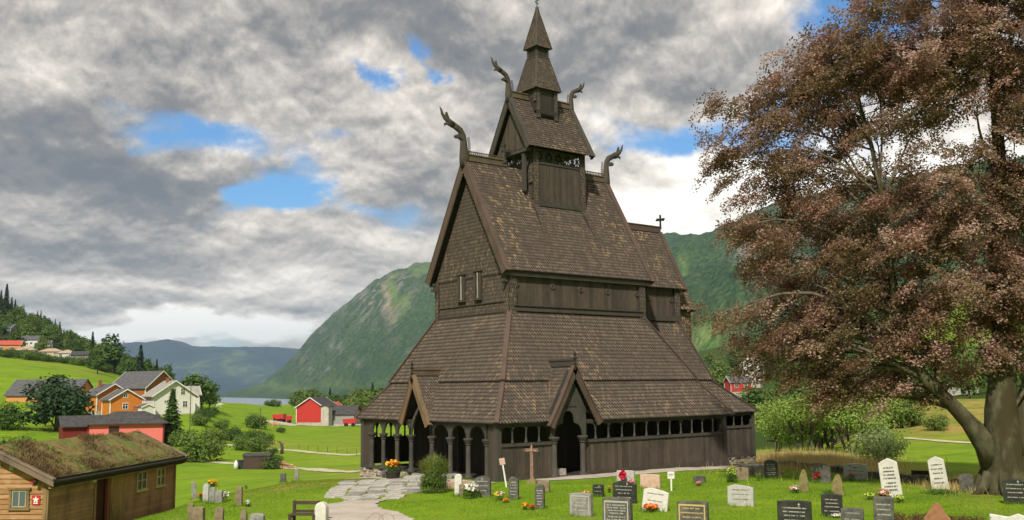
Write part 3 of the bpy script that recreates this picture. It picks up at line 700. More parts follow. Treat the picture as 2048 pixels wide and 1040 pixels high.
# corner boards covered in shingles
for sx in (-1, 1):
    for sy in (-1, 1):
        x = t['x0'] if sx < 0 else t['x1']; y = sy*t['w']; mb = MB()
        a, b = (x-sx*.42, y+sy*.10), (x+sx*.10, y+sy*.10)
        P0, P1 = (a, b) if (sx*sy < 0) else (b, a)
        mb.shingles((*P0, 8.8), (*P1, 8.8), (*P1, ZW), (*P0, ZW), .15, .24, .02)
        c = (x+sx*.10, y-sy*.30); P0, P1 = ((b, c) if sx*sy < 0 else (c, b))
        mb.shingles((*P0, 8.8), (*P1, 8.8), (*P1, ZW), (*P0, ZW), .15, .24, .02)
        part('corner_board', mb, M_SHWALL)
# lap band on the west wall
mb = MB(); mb.box(t['x0']-.13, t['x0']-.04, -t['w']+.1, t['w']-.1, 8.92, 9.0, .3); mb.box(t['x0']-.10, t['x0']-.03, -t['w']+.1, t['w']-.1, 9.52, 9.58, .3); part('sill_beam', mb, M_TRIMD)

# ---- gabled roofs
def gable_roof(x0, x1, w, z, zr, pre, shm=M_SHING, wd=.16, ex=.21, barge=.34, west=True, curve=.0, bm=M_TRIM, dents=True, xg=None, gm='shingle', sides=(-1, 1), wb=None):
    """roof over y in [-w, w] with its ridge along x; curve bends the lower part of the slope outwards"""
    segs = 6; s = [i/segs for i in range(segs+1)]
    def pr(q):          # 0 at the eave .. 1 at the ridge
        y = w*(1-q)-curve*math.sin(math.pi*q); return y, z+(zr-z)*q
    mb = MB()
    for i in range(segs if curve else 1):
        q0, q1 = (s[i], s[i+1]) if curve else (0, 1)
        ya, za = pr(q0); yb, zb = pr(q1)
        mb.shingles((x0, -ya, za), (x1, -ya, za), (x1, -yb, zb), (x0, -yb, zb), wd, ex, start=-.05 if i == 0 else -.02)
        mb.shingles((x1, ya, za), (x0, ya, za), (x0, yb, zb), (x1, yb, zb), wd, ex, start=-.05 if i == 0 else -.02)
    roof = part(pre+'_roof', mb, shm)
    for xe, sg in ((x0, -1), (x1, 1)):
        for sy in (-1, 1):
            mb = MB(); n = segs if curve else 1
            for i in range(n):
                q0, q1 = (s[i], s[i+1]) if curve else (0, 1)
                ya, za = pr(q0); yb, zb = pr(q1); d = np.array([0, sy*(yb-ya), zb-za]); d /= np.linalg.norm(d)
                nrm = np.cross(d, (1, 0, 0)); nrm = nrm*(1 if nrm[2] > 0 else -1)
                a = np.array([xe, sy*ya, za])-d*(.10 if i == 0 else 0); b = np.array([xe, sy*yb, zb])
                # face board hanging below the roof line
                fa, fb = a+nrm*.07, b+nrm*.07
                mb.prism([fa, fb, fb-nrm*barge, fa-nrm*barge], (sg*.06, 0, 0), .5)
                # top board lying on the shingles
                x_in = xe-sg*.26; x_o = xe+sg*.09
                mb.prism([(x_in, a[1]+nrm[1]*.05, a[2]+nrm[2]*.05), (x_o, a[1]+nrm[1]*.05, a[2]+nrm[2]*.05), (x_o, a[1]+nrm[1]*.10, a[2]+nrm[2]*.10), (x_in, a[1]+nrm[1]*.10, a[2]+nrm[2]*.10)], b-a, .4)
                if dents:
                    L = np.linalg.norm(b-a); k = int(L/.20)
                    for j in range(k):
                        p = a+(b-a)*((j+.5)/k)-nrm*(barge-.07); hw = .10*L/k/.2*.9
                        mb.prism([p-d*hw, p-d*hw*.5-nrm*.09, p+d*hw*.5-nrm*.09, p+d*hw], (sg*.05, 0, 0), .5)
            part('barge_board', mb, bm)
    return roof, pr
nave_roof, npr = gable_roof(RF['x0'], RF['x1'], RF['w'], RF['z'], RF['zr'], 'nave', wd=.175, ex=.225, barge=.38)
# gable triangles (shingled) a little behind the barges
def tri_wall(name, x, w, z, zr, sg, mtr, wd=.135, ex=.22, planks=False):
    mb = MB()
    if not planks:
        bl, br = ((x, w, z), (x, -w, z)) if sg < 0 else ((x, -w, z), (x, w, z))
        mb.shingles(bl, br, (x, 0, zr), (x, 0, zr), wd, ex, .022)
    else:
        n = int(2*w/.22)
        for i in range(n):
            ya = -w+2*w*i/n; yb = -w+2*w*(i+1)/n-.015; e = rnd.random()*.015
            za = z+(zr-z)*(1-abs(ya)/w); zb = z+(zr-z)*(1-abs(yb)/w)
            mb.prism([(x+sg*e, ya, z), (x+sg*e, yb, z), (x+sg*e, yb, max(zb, z+.01)), (x+sg*e, ya, max(za, z+.01))], (-sg*.05, 0, 0))
    return part(name, mb, mtr)
tri_wall('west_gable_wall', t['x0']-.06, 3.72, ZW-.03, 17.6, -1, M_SHWALL)
tri_wall('east_gable_wall', t['x1']+.06, 3.72, ZW-.03, 17.6, 1, M_SHWALL)
# eave boards / dark soffit under the nave roof
mb = MB()
for sy in (-1, 1):
    y = sy*(RF['w']-.10); mb.box(RF['x0']+.05, RF['x1']-.05, min(y, sy*3.70), max(y, sy*3.70), ZW+.02, ZW+.10, .3)
    y = sy*3.80; mb.box(RF['x0']+.1, RF['x1']-.1, min(y, y+sy*.12), max(y, y+sy*.12), ZW-.28, ZW+.02, .3)
part('eave_board', mb, M_TRIMD)
mb = MB()
for sy in (-1, 1):      # carved brackets at the gable corners
    for (dz, dx) in ((0, 0), (.18, .16), (.36, .1)):
        mb.box(RF['x0']+.08+dx, t['x0']+.05, sy*3.62-.13, sy*3.62+.13, ZW-.62+dz, ZW-.46+dz, .3)
part('bracket', mb, M_TRIMD)
# west windows
for (u, va, vb) in ((923.5, 549, 604), (956.5, 541, 600)):
    pt = on_plane(u, va, 0, t['x0']-.1); pb = on_plane(u, vb, 0, t['x0']-.1); y = pt[1]; h = pt[2]; l = pb[2]
    mb = MB(); x = t['x0']-.10
    mb.box(x-.10, x, y-.33, y-.20, l+.08, h-.05, .2); mb.box(x-.10, x, y+.20, y+.33, l+.08, h-.05, .2)
    mb.box(x-.16, x, y-.42, y+.42, h-.06, h+.04, .6); mb.box(x-.14, x, y-.38, y+.38, l-.02, l+.09, .4)
    fr = part('window', mb, M_TRIMD)
    mb = MB(); mb.box(x-.012, x-.002, y-.20, y+.20, l+.09, h-.06, .2); part('pane', mb, M_GLASS, fr)
    mb = MB(); mb.lathe([(.075, 0), (.075, .06), (.045, .10), (.05, (h-l)*.55), (.045, h-l-.36), (.07, h-l-.28), (.05, h-l-.22)], (x-.06, y, l+.10), 10, .5); part('colonnette', mb, M_PALEW, fr, True)

# ridge: beam, pierced cresting
def ridge(x0, x1, z, pickets=True, h=.42, th=.14):
    mb = MB(); mb.box(x0, x1, -th*.9, th*.9, z-.02, z+.10, .6); mb.box(x0, x1, -th*.45, th*.45, z+.10, z+.34, .4); mb.box(x0, x1, -th*.8, th*.8, z+.34, z+.40, .8)
    o = part('ridge_beam', mb, M_RIDGE)
    if pickets:
        mb = MB(); n = int((x1-x0)/.14)
        for i in range(n):
            x = x0+(i+.5)*(x1-x0)/n; mb.lathe([(.03, 0), (.042, .05), (.028, .14), (.045, .17)], (x, 0, z+.395), 6, .6)
        mb.box(x0, x1, -.05, .05, z+.565, z+.60, .7); part('cresting', mb, M_RIDGE, o)
    return o
zr = RF['zr']
ridge(RF['x0']+.25, 6.05, zr); ridge(11.1, RF['x1']-.25, zr)
# dragon heads
def dragon(x, z, sg, sc=1.0):
    """sg = -1 faces west, +1 east; x,z = point where the neck leaves the ridge"""
    mb = MB(); P = lambda a, b, y=0: (x+sg*a*sc, y*sc, z+b*sc)
    path = [P(-.05, -.5), P(.0, .1), P(.03, .7), P(.04, 1.15), P(.10, 1.55), P(.30, 1.88), P(.62, 2.06), P(.95, 2.2)]
    mb.tube(path, [r*sc for r in (.37, .37, .30, .25, .23, .23, .22, .20)], 10, .4, .62, (0, 1, 0))
    # upper jaw, thin curling snout
    mb.tube([P(.85, 2.16), P(1.2, 2.36), P(1.5, 2.52), P(1.72, 2.78), P(1.80, 3.05), P(1.92, 3.2)], [r*sc for r in (.24, .20, .15, .11, .075, .03)], 8, .6, .7, (0, 1, 0))
    # lower jaw
    mb.tube([P(.92, 2.10), P(1.15, 2.16), P(1.38, 2.20), P(1.52, 2.12), P(1.55, 2.0)], [r*sc for r in (.17, .14, .11, .09, .03)], 8, .6, .7, (0, 1, 0))
    mb.tube([P(1.05, 2.26), P(1.3, 2.32), P(1.5, 2.36)], [r*sc for r in (.05, .04, .015)], 6, .9, 1, (0, 1, 0))
    o = part('dragon_head', mb, M_RIDGE if sg < 0 else M_GOLD, smooth=True)
    o.data.materials.clear(); o.data.materials.append(M_DRAG)
    # ear, brow horn, chin ruff
    mb = MB()
    mb.prism([P(1.12, 2.44, -.05), P(1.36, 2.96, -.05), P(1.46, 2.92, -.05), P(1.44, 2.50, -.05)], (0, .10*sc, 0), .6)
    mb.prism([P(.95, 2.30, -.05), P(1.06, 2.52, -.05), P(1.14, 2.50, -.05), P(1.10, 2.30, -.05)], (0, .10*sc, 0), .6)
    part('ear', mb, M_DRAG, o)
    mb = MB(); mb.prism([P(.14, 1.52, -.16), P(.52, 1.60, -.16), P(.72, 1.50, -.16), P(.66, 1.34, -.16), P(.40, 1.36, -.16), P(.12, 1.22, -.16)], (0, .32*sc, 0), .8)
    part('chin_ruff', mb, M_DRAG, o)
    # scroll mane down the back of the neck: a row of small rings
    mb = MB()
    for i in range(9):
        bz = .25+i*.15; bx = -.30+(.05 if i > 6 else 0)+i*.004; c = P(bx-.13, bz)
        ring = [(c[0]+.075*sc*math.cos(a), 0, c[2]+.075*sc*math.sin(a)) for a in [k*math.pi/4 for k in range(9)]]
        mb.tube(ring, [.026*sc]*9, 5, .5)
    part('mane', mb, M_DRAG, o)
    return o
M_DRAG = mat('carved_weathered_wood', f_plank((.062, .052, .042), (.085, .070, .055), (.16, .13, .10)))
dragon(RF['x0']+.05, zr+.05, -1, .92); dragon(RF['x1']-.05, zr+.05, 1, .88)

# ---- belfry over the nave ridge
bx0, bx1, bw, bz0, bz1 = 7.02, 11.15, 1.46, 15.85, 19.38
bf = []
def lattice(x0, x1, z0, z1, y, sy, holes, cell=.036, th=.05, xdir=True, name='lattice_panel', mtr=M_DARK, parent=church):
    nx = int((x1-x0)/cell); nz = int((z1-z0)/cell); mb = MB(); cx_ = (x1-x0)/nx; cz_ = (z1-z0)/nz
    G = [[holes((i+.5)*cx_, (j+.5)*cz_) for i in range(nx)] for j in range(nz)]
    def pt(a, b, o): return (x0+a*cx_, y-sy*o, z0+b*cz_) if xdir else (y-sy*o, x0+a*cx_, z0+b*cz_)
    for j in range(nz):
        i = 0
        while i < nx:
            if G[j][i]: i += 1; continue
            k = i
            while k < nx and not G[j][k]: k += 1
            vs = [pt(i, j, 0), pt(k, j, 0), pt(k, j+1, 0), pt(i, j+1, 0), pt(i, j, th), pt(k, j, th), pt(k, j+1, th), pt(i, j+1, th)]
            mb.add(vs, [(0, 1, 2, 3), (7, 6, 5, 4), (0, 4, 5, 1), (1, 5, 6, 2), (2, 6, 7, 3), (3, 7, 4, 0)], .5); i = k
    return part(name, mb, mtr, parent)
def rosette(n, w_, h_):
    def fn(a, b):
        c = (a % (w_/n))-w_/n/2; d = b-h_/2; r = math.hypot(c, d); th = math.atan2(d, c)
        if r < .06 or r > .33: return False
        q = ((th/(2*math.pi))*8) % 1.0
        return abs(q-.5) < .37*min(1, (r-.02)/.15) if r < .24 else abs(q-.5) < .37*math.sqrt(max(0, 1-((r-.22)/.11)**2))
    return fn
belf = MB()
for sy in (-1, 1):
    if sy < 0: belf.planks((bx0+.1, -bw), (bx1-.1, -bw), bz0+.18, 18.45, .24, .07, (0, -1), .006)
    else: belf.planks((bx1-.1, bw), (bx0+.1, bw), bz0+.18, 18.45, .24, .07, (0, 1), .006)
belf.planks((bx0, bw-.1), (bx0, -bw+.1), 16.2, 18.45, .24, .07, (-1, 0), .006); belf.planks((bx1, -bw+.1), (bx1, bw-.1), 16.2, 18.45, .24, .07, (1, 0), .006)
bwall = part('belfry_wall', belf, M_PLANK)
for sy in (-1, 1):
    lattice(bx0+.1, bx1-.1, 18.45, 19.35, sy*bw, sy, rosette(5, bx1-bx0-.2, .9), parent=bwall, mtr=M_POST)
for xx, sg in ((bx0, -1),):
    lattice(-bw+.1, bw-.1, 18.45, 19.35, xx, sg, rosette(3, 2*bw-.2, .9), parent=bwall, xdir=False, mtr=M_POST)
mb = MB()
for sy in (-1, 1):
    y = sy*bw; mb.box(bx0, bx1, min(y, y+sy*.12), max(y, y+sy*.12), bz0-.12, bz0+.20, .4); mb.box(bx0, bx1, min(y, y+sy*.05), max(y, y+sy*.05), 18.40, 18.50, .6)
part('sill_beam', mb, M_POST)
mb = MB()       # dark louvred gap and scalloped apron under the sill
for sy in (-1, 1):
    n = 16
    for i in range(n):
        x = bx0+.45+(bx1-bx0-.9)*i/n; d = (bx1-bx0-.9)/n
        mb.prism([(x, sy*(bw+.03), bz0-.12), (x+d*.9, sy*(bw+.03), bz0-.12), (x+d*.9, sy*(bw+.10), bz0-.26), (x+d*.45, sy*(bw+.12), bz0-.36), (x, sy*(bw+.10), bz0-.26)], (0, -sy*.04, 0), .2)
part('scalloped_apron', mb, M_DARK)
for sx in (-1, 1):
    for sy in (-1, 1):
        x = bx0 if sx < 0 else bx1; y = sy*bw; mb = MB()
        a, b = (x-sx*.36, y+sy*.08), (x+sx*.08, y+sy*.08); P0, P1 = (a, b) if (sx*sy < 0) else (b, a)
        mb.shingles((*P0, bz0-.1), (*P1, bz0-.1), (*P1, bz1), (*P0, bz1), .14, .21, .02)
        c = (x+sx*.08, y-sy*.36); Q0, Q1 = ((b, c) if sx*sy < 0 else (c, b))
        mb.shingles((*Q0, 17.2), (*Q1, 17.2), (*Q1, bz1), (*Q0, bz1), .14, .21, .02)
        # flared foot running down the nave roof
        def rp(z_): return (RF['zr']-z_)/(RF['zr']-RF['z'])*RF['w']
        for k_ in range(4):
            za, zb = bz0-.1-k_*.62, bz0-.1-(k_+1)*.62; fa, fb = .22*(1-k_/4)**1.5+.03, .22*(1-(k_+1)/4)**1.5+.03
            if k_ == 0: fa = y*sy+.08-rp(za)
            xa = x+sx*(.08+.05*k_); xb = x+sx*(.08+.05*(k_+1)); ia = x-sx*(.36-.07*k_); ib = x-sx*(.36-.07*(k_+1))
            A1, B1 = (ia, sy*(rp(za)+fa), za), (xa, sy*(rp(za)+fa), za); A0_, B0_ = (ib, sy*(rp(zb)+fb), zb), (xb, sy*(rp(zb)+fb), zb)
            if sx*sy < 0: mb.shingles(A0_, B0_, B1, A1, .14, .21, .02)
            else: mb.shingles(B0_, A0_, A1, B1, .14, .21, .02)
            for (p_, q_) in ((B1, B0_), (A1, A0_)):
                mb.add([p_, q_, (q_[0], q_[1]-sy*(fb+.05), q_[2]), (p_[0], p_[1]-sy*(fa+.05), p_[2])], [(0, 1, 2, 3), (3, 2, 1, 0)], .3)
        part('corner_board', mb, M_SHWALL)
# platform posts and struts west of the belfry, under the overhanging gable
mb = MB()
for y in (-1.2, 1.2): mb.box(6.42, 6.62, y-.10, y+.10, 16.6, 19.35, .6); mb.box(6.5, bx0, y-.08, y+.08, 18.75, 18.95, .4)
mb.box(6.35, 6.60, -1.75, 1.75, 19.02, 19.22, .5); mb.beam((6.55, -1.2, 17.9), (7.0, -1.2, 18.7), .12, .12, k=.4)
mb.lathe([(.15, 0), (.17, .1), (.11, .16), (.11, 1.0), (.16, 1.1), (.19, 1.2)], (5.85, -.0, 18.45), 10, .7)
mb.box(5.7, 7.0, -.1, .1, 19.2, 19.36, .5)
part('platform_post', mb, M_POST)
broof, bpr = gable_roof(6.28, 11.56, 1.99, 19.33, 22.83, 'belfry', wd=.15, ex=.19, barge=.30, bm=M_TRIMD)
tri_wall('belfry_gable_wall', 6.62, 1.70, 19.36, 22.35, -1, M_PLANK, planks=True); tri_wall('belfry_gable_wall', 11.2, 1.70, 19.36, 22.35, 1, M_PLANK, planks=True)
ridge(6.5, 7.86, 22.83, False); ridge(9.6, 11.3, 22.83, False)
dragon(6.32, 22.83, -1, .72); dragon(11.5, 22.83, 1, .66)
# ---- turret
tx = 8.733
def sq_wall(name, h, z0, z1, mtr, wd=.2):
    mb = MB()
    for a, b, o in (((-h, -h), (h, -h), (0, -1)), ((h, -h), (h, h), (1, 0)), ((h, h), (-h, h), (0, 1)), ((-h, h), (-h, -h), (-1, 0))):
        mb.planks((a[0]+tx, a[1]), (b[0]+tx, b[1]), z0, z1, wd, .05, o, .008)
    return part(name, mb, mtr)
tw = sq_wall('turret_wall', .80, 22.05, 23.02, M_DARK)
for sy in (-1, 1):
    lattice(tx-.80, tx+.80, 23.02, 23.48, sy*.80, sy, lambda a, b: (abs(((a % .2)/.2)-.5)+abs(((b % .2)/.2)-.5)) < .27, cell=.03, parent=tw, mtr=M_POST)
    lattice(-.80, .80, 23.02, 23.48, tx+sy*.80, sy, lambda a, b: (abs(((a % .2)/.2)-.5)+abs(((b % .2)/.2)-.5)) < .27, cell=.03, parent=tw, xdir=False, mtr=M_POST)
mb = MB()
for sy in (-1, 1):
    mb.box(tx-.85, tx+.85, min(sy*.8, sy*.9), max(sy*.8, sy*.9), 21.85, 22.07, .3)
    for i in range(9): mb.prism([(tx-.6+i*.14, sy*.82, 21.85), (tx-.48+i*.14, sy*.82, 21.85), (tx-.54+i*.14, sy*.86, 21.72)], (0, sy*.04, 0), .1)
part('sill_beam', mb, M_DARK)
mb = MB()
for sx in (-1, 1):
    for sy in (-1, 1):
        x, y = tx+sx*.80, sy*.80; a, b = (x-sx*.22, y+sy*.06), (x+sx*.06, y+sy*.06); P0, P1 = (a, b) if sx*sy < 0 else (b, a)
        mb.shingles((*P0, 21.6), (*P1, 21.6), (*P1, 23.5), (*P0, 23.5), .12, .17, .018)
        c = (x+sx*.06, y-sy*.22); Q0, Q1 = ((b, c) if sx*sy < 0 else (c, b)); mb.shingles((*Q0, 22.7), (*Q1, 22.7), (*Q1, 23.5), (*Q0, 23.5), .12, .17, .018)
part('corner_board', mb, M_SHWALL)
def pyr(name, r0, z0, r1, z1, wd=.13, ex=.16, bend=None):
    mb = MB(); lv = [(r0, z0), (r1, z1)] if not bend else [(r0, z0), bend, (r1, z1)]
    for (ra, za), (rb, zb) in zip(lv[:-1], lv[1:]):
        for k_ in range(4):
            c_, s_ = [(1, 0), (0, 1), (-1, 0), (0, -1)][k_]
            def q(a, b, z_): return (tx+a*c_-b*s_, a*s_+b*c_, z_)
            mb.shingles(q(-ra, -ra, za), q(ra, -ra, za), q(rb, -rb, zb), q(-rb, -rb, zb), wd, ex, .02)
    o = part(name, mb, M_SHWALL)
    for sx in (-1, 1):
        for sy in (-1, 1):
            mb = MB()
            for (ra, za), (rb, zb) in zip(lv[:-1], lv[1:]): mb.beam((tx+sx*ra, sy*ra, za), (tx+sx*rb, sy*rb, zb), .13, .05, (sx, sy, .4), .4)
            part('hip_board', mb, M_TRIMD, o)
    mb = MB(); mb.box(tx-r0+.05, tx+r0-.05, -r0+.05, r0-.05, z0-.02, z0+.05, .2); part('eave_board', mb, M_DARK, o)
    return o
pyr('turret_roof', 1.03, 23.48, .50, 25.72)
tw2 = sq_wall('turret_wall', .47, 25.70, 26.42, M_DARK, .16)
mb = MB()
for sx in (-1, 1):
    for sy in (-1, 1):
        x, y = tx+sx*.47, sy*.47; mb.box(min(x-sx*.12, x+sx*.03), max(x-sx*.12, x+sx*.03), min(y-sy*.12, y+sy*.03), max(y-sy*.12, y+sy*.03), 25.65, 26.42, .5)
mb.box(tx-.56, tx+.56, -.56, .56, 25.68, 25.75, .5)
part('corner_post', mb, M_POST, tw2)
pyr('spire', .64, 26.40, .03, 29.15, .12, .16)
mb = MB(); mb.lathe([(.05, 0), (.10, .05), (.13, .12), (.05, .2), (.03, .3), (.025, .95), (.0, 1.0)], (tx, 0, 29.1), 8, .2); mb.box(tx-.03, tx+.03, -.22, .22, 29.68, 29.74, .2)
mb.box(tx-.10, tx+.10, -.03, .03, 29.5, 29.56, .2)
part('finial_cross', mb, mat('green_copper', base=(.06, .13, .11), rough=.6))

# ---- chancel clerestory + roof
mb = MB()
for sy in (-1, 1):
    if sy < 0: mb.planks((13.9, -CT['w']), (CT['xe'], -CT['w']), 8.8, 11.2, .30, .07, (0, -1), .008)
    else: mb.planks((CT['xe'], CT['w']), (13.9, CT['w']), 8.8, 11.2, .30, .07, (0, 1), .008)
mb.planks((CT['xe'], -CT['w']), (CT['xe'], CT['w']), 8.8, 11.2, .30, .07, (1, 0), .008)
ccw = part('chancel_clerestory_wall', mb, M_PLANK)
for (u, v) in ((1299, 597), (1342, 600)):
    q = on_plane(u, v, 1, -CT['w']-.02); mb = MB(); mb.lathe([(.165, -.02), (.165, .045), (.115, .045), (.115, -.01)], n=16, k=.5); o = part('porthole', mb, M_TRIM, ccw); o.location = q; o.rotation_euler = (R(90), 0, 0)
    mb = MB(); mb.lathe([(.112, 0), (.112, .012)], n=16, k=.5); part('pane', mb, M_GLASS, o)
mb = MB(); mb.box(14.0, CT['xe']-.1, -CT['w']-.17, -CT['w'], 8.96, 9.28, .5); part('sill_beam', mb, M_TRIMD)
for sy in (-1, 1):
    x, y = CT['xe'], sy*CT['w']; a, b = (x-.42, y+sy*.1), (x+.1, y+sy*.1); P0, P1 = (a, b) if sy < 0 else (b, a); mb = MB()
    mb.shingles((*P0, 8.8), (*P1, 8.8), (*P1, 11.2), (*P0, 11.2), .15, .24, .02)
    c = (x+.1, y-sy*.4); Q0, Q1 = ((b, c) if sy < 0 else (c, b)); mb.shingles((*Q0, 8.8), (*Q1, 8.8), (*Q1, 11.2), (*Q0, 11.2), .15, .24, .02); part('corner_board', mb, M_SHWALL)
croof, _ = gable_roof(13.6, CR['xe'], CR['w'], CR['z'], CR['zr']-.35, 'chancel', wd=.17, ex=.22, barge=.28)
tri_wall('east_gable_wall', CT['xe']+.05, 1.9, 11.15, 14.7, 1, M_SHWALL)
mb = MB(); mb.box(13.9, CR['xe']-.05, -.10, .10, CR['zr']-.37, CR['zr']-.27, .5); mb.box(13.9, CR['xe']-.05, -.06, .06, CR['zr']-.27, CR['zr']+.02, .3); mb.box(13.9, CR['xe']-.05, -.10, .10, CR['zr']+.02, CR['zr']+.08, .6); part('ridge_beam', mb, M_TRIM)
q = on_plane(1321, 456, 1, 0)
mb = MB(); mb.box(q[0]-.05, q[0]+.05, -.05, .05, q[2]-.1, q[2]+.86, .3); mb.box(q[0]-.05, q[0]+.05, -.34, .34, q[2]+.52, q[2]+.66, .3)
for (dy, dz) in ((-.36, .59), (.36, .59), (0, .88)): mb.lathe([(.0, -.09), (.09, 0), (.0, .09)], (q[0], dy, q[2]+dz), 8, .3)
mb.box(q[0]-.34, q[0]+.34, -.05, .05, q[2]+.53, q[2]+.65, .3)
part('gable_cross', mb, M_DARK)
# apse tower, round with a bell roof
ax_ = CT['xe']+1.35; ar = 1.25
def round_sh(name, prof, mtr, n=20, wd=.2, ex=.22, parent=church):
    mb = MB()
    for (ra, za), (rb, zb) in zip(prof[:-1], prof[1:]):
        for i in range(n):
            a0, a1 = 2*math.pi*i/n, 2*math.pi*(i+1)/n
            mb.shingles((ax_+ra*math.cos(a0), ra*math.sin(a0), za), (ax_+ra*math.cos(a1), ra*math.sin(a1), za), (ax_+rb*math.cos(a1), rb*math.sin(a1), zb), (ax_+rb*math.cos(a0), rb*math.sin(a0), zb), wd, ex, .02)
    return part(name, mb, mtr, parent)
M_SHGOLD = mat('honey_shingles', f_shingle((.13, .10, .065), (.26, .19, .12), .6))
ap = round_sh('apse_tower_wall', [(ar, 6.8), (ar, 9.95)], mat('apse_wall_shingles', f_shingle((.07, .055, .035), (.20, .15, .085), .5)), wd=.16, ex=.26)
round_sh('apse_tower_roof', [(ar+.42, 9.85), (ar-.15, 11.2), (.35, 12.2), (.03, 13.4)], M_SHGOLD)
mb = MB(); mb.lathe([(ar+.3, 0), (ar+.3, .06)], (ax_, 0, 9.80), 20, .2); part('eave_board', mb, M_DARK)

# ---- ground floor
def yof(u, v=930):  # y on the west wall for a picture column
    return on_plane(u, v, 0, 0.0)[1]
def xof(u, v=900): return on_plane(u, v, 1, -W0)[0]
# rubble plinth
def plinth(name, poly, z0, z1):
    mb = MB()
    for a, b in zip(poly[:-1], poly[1:]):
        a = np.array(a, float); b = np.array(b, float); L = np.linalg.norm(b-a); d = (b-a)/L; o = np.array([d[1], -d[0]])
        z = z0; ro = 0
        while z < z1-.02:
            h = min(rnd.uniform(.10, .20), z1-z); x = -rnd.random()*.2
            while x < L:
                w_ = rnd.uniform(.2, .55); x0_, x1_ = max(x, 0), min(x+w_, L)
                if x1_-x0_ > .03:
                    e = rnd.uniform(.0, .12); p0 = a+d*x0_; p1 = a+d*(x1_-.02); j = lambda: rnd.uniform(-.02, .02)
                    vs = [(p0[0]+o[0]*(e+j()), p0[1]+o[1]*(e+j()), z+.01+j()*.5), (p1[0]+o[0]*(e+j()), p1[1]+o[1]*(e+j()), z+.01+j()*.5), (p1[0]+o[0]*(e+j()), p1[1]+o[1]*(e+j()), z+h-.01), (p0[0]+o[0]*(e+j()), p0[1]+o[1]*(e+j()), z+h-.01)]
                    vs += [(q_[0]-o[0]*.5, q_[1]-o[1]*.5, q_[2]) for q_ in vs]
                    mb.add(vs, [(0, 1, 2, 3), (0, 4, 5, 1), (1, 5, 6, 2), (2, 6, 7, 3), (3, 7, 4, 0), (7, 6, 5, 4)])
                x += w_
            z += h
    return part(name, mb, M_STONEW)
plinth('stone_plinth', [(23.4, W0-.1), (17, W0-.02), (-.05, W0-.0)], -1.4, -.02)
plinth('stone_plinth', [(-.05, W0+.05), (-.05, -W0+.4)], -1.1, -.04)
plinth('stone_plinth', [(-.05, -W0+.0), (17.3, -W0+.0)], -.7, -.10)
plinth('stone_plinth', [(17.3, -CH['w']-.02), (23.5, -CH['w']-.02), (23.5, CH['w'])], -1.3, -.04)
# floor slab inside the gallery
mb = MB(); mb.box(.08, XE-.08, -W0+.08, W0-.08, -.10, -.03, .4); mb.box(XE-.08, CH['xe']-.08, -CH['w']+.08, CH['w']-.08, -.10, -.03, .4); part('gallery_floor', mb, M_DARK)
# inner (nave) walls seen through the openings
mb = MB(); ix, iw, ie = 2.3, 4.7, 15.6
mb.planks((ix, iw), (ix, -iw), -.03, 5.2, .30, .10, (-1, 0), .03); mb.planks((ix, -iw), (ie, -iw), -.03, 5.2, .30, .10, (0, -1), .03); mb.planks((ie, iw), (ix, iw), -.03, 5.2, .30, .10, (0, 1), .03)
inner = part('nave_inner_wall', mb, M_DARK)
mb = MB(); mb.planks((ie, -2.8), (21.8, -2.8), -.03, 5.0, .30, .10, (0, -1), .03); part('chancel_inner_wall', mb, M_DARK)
# carved west doorway with a step and benches
mb = MB(); yd = yof(905)
mb = MB(); yd = .2
for s_ in (-1, 1): mb.box(ix-.14, ix-.03, yd+s_*.62-.16, yd+s_*.62+.16, 0, 2.6, .6); mb.lathe([(.13, 0), (.14, .2), (.09, .3), (.09, 2.1), (.14, 2.25), (.17, 2.4)], (ix-.2, yd+s_*.62, 0), 10, .6)
mb.box(ix-.2, ix-.03, yd-.85, yd+.85, 2.42, 2.8, .5)
part('west_doorway', mb, M_DARK)
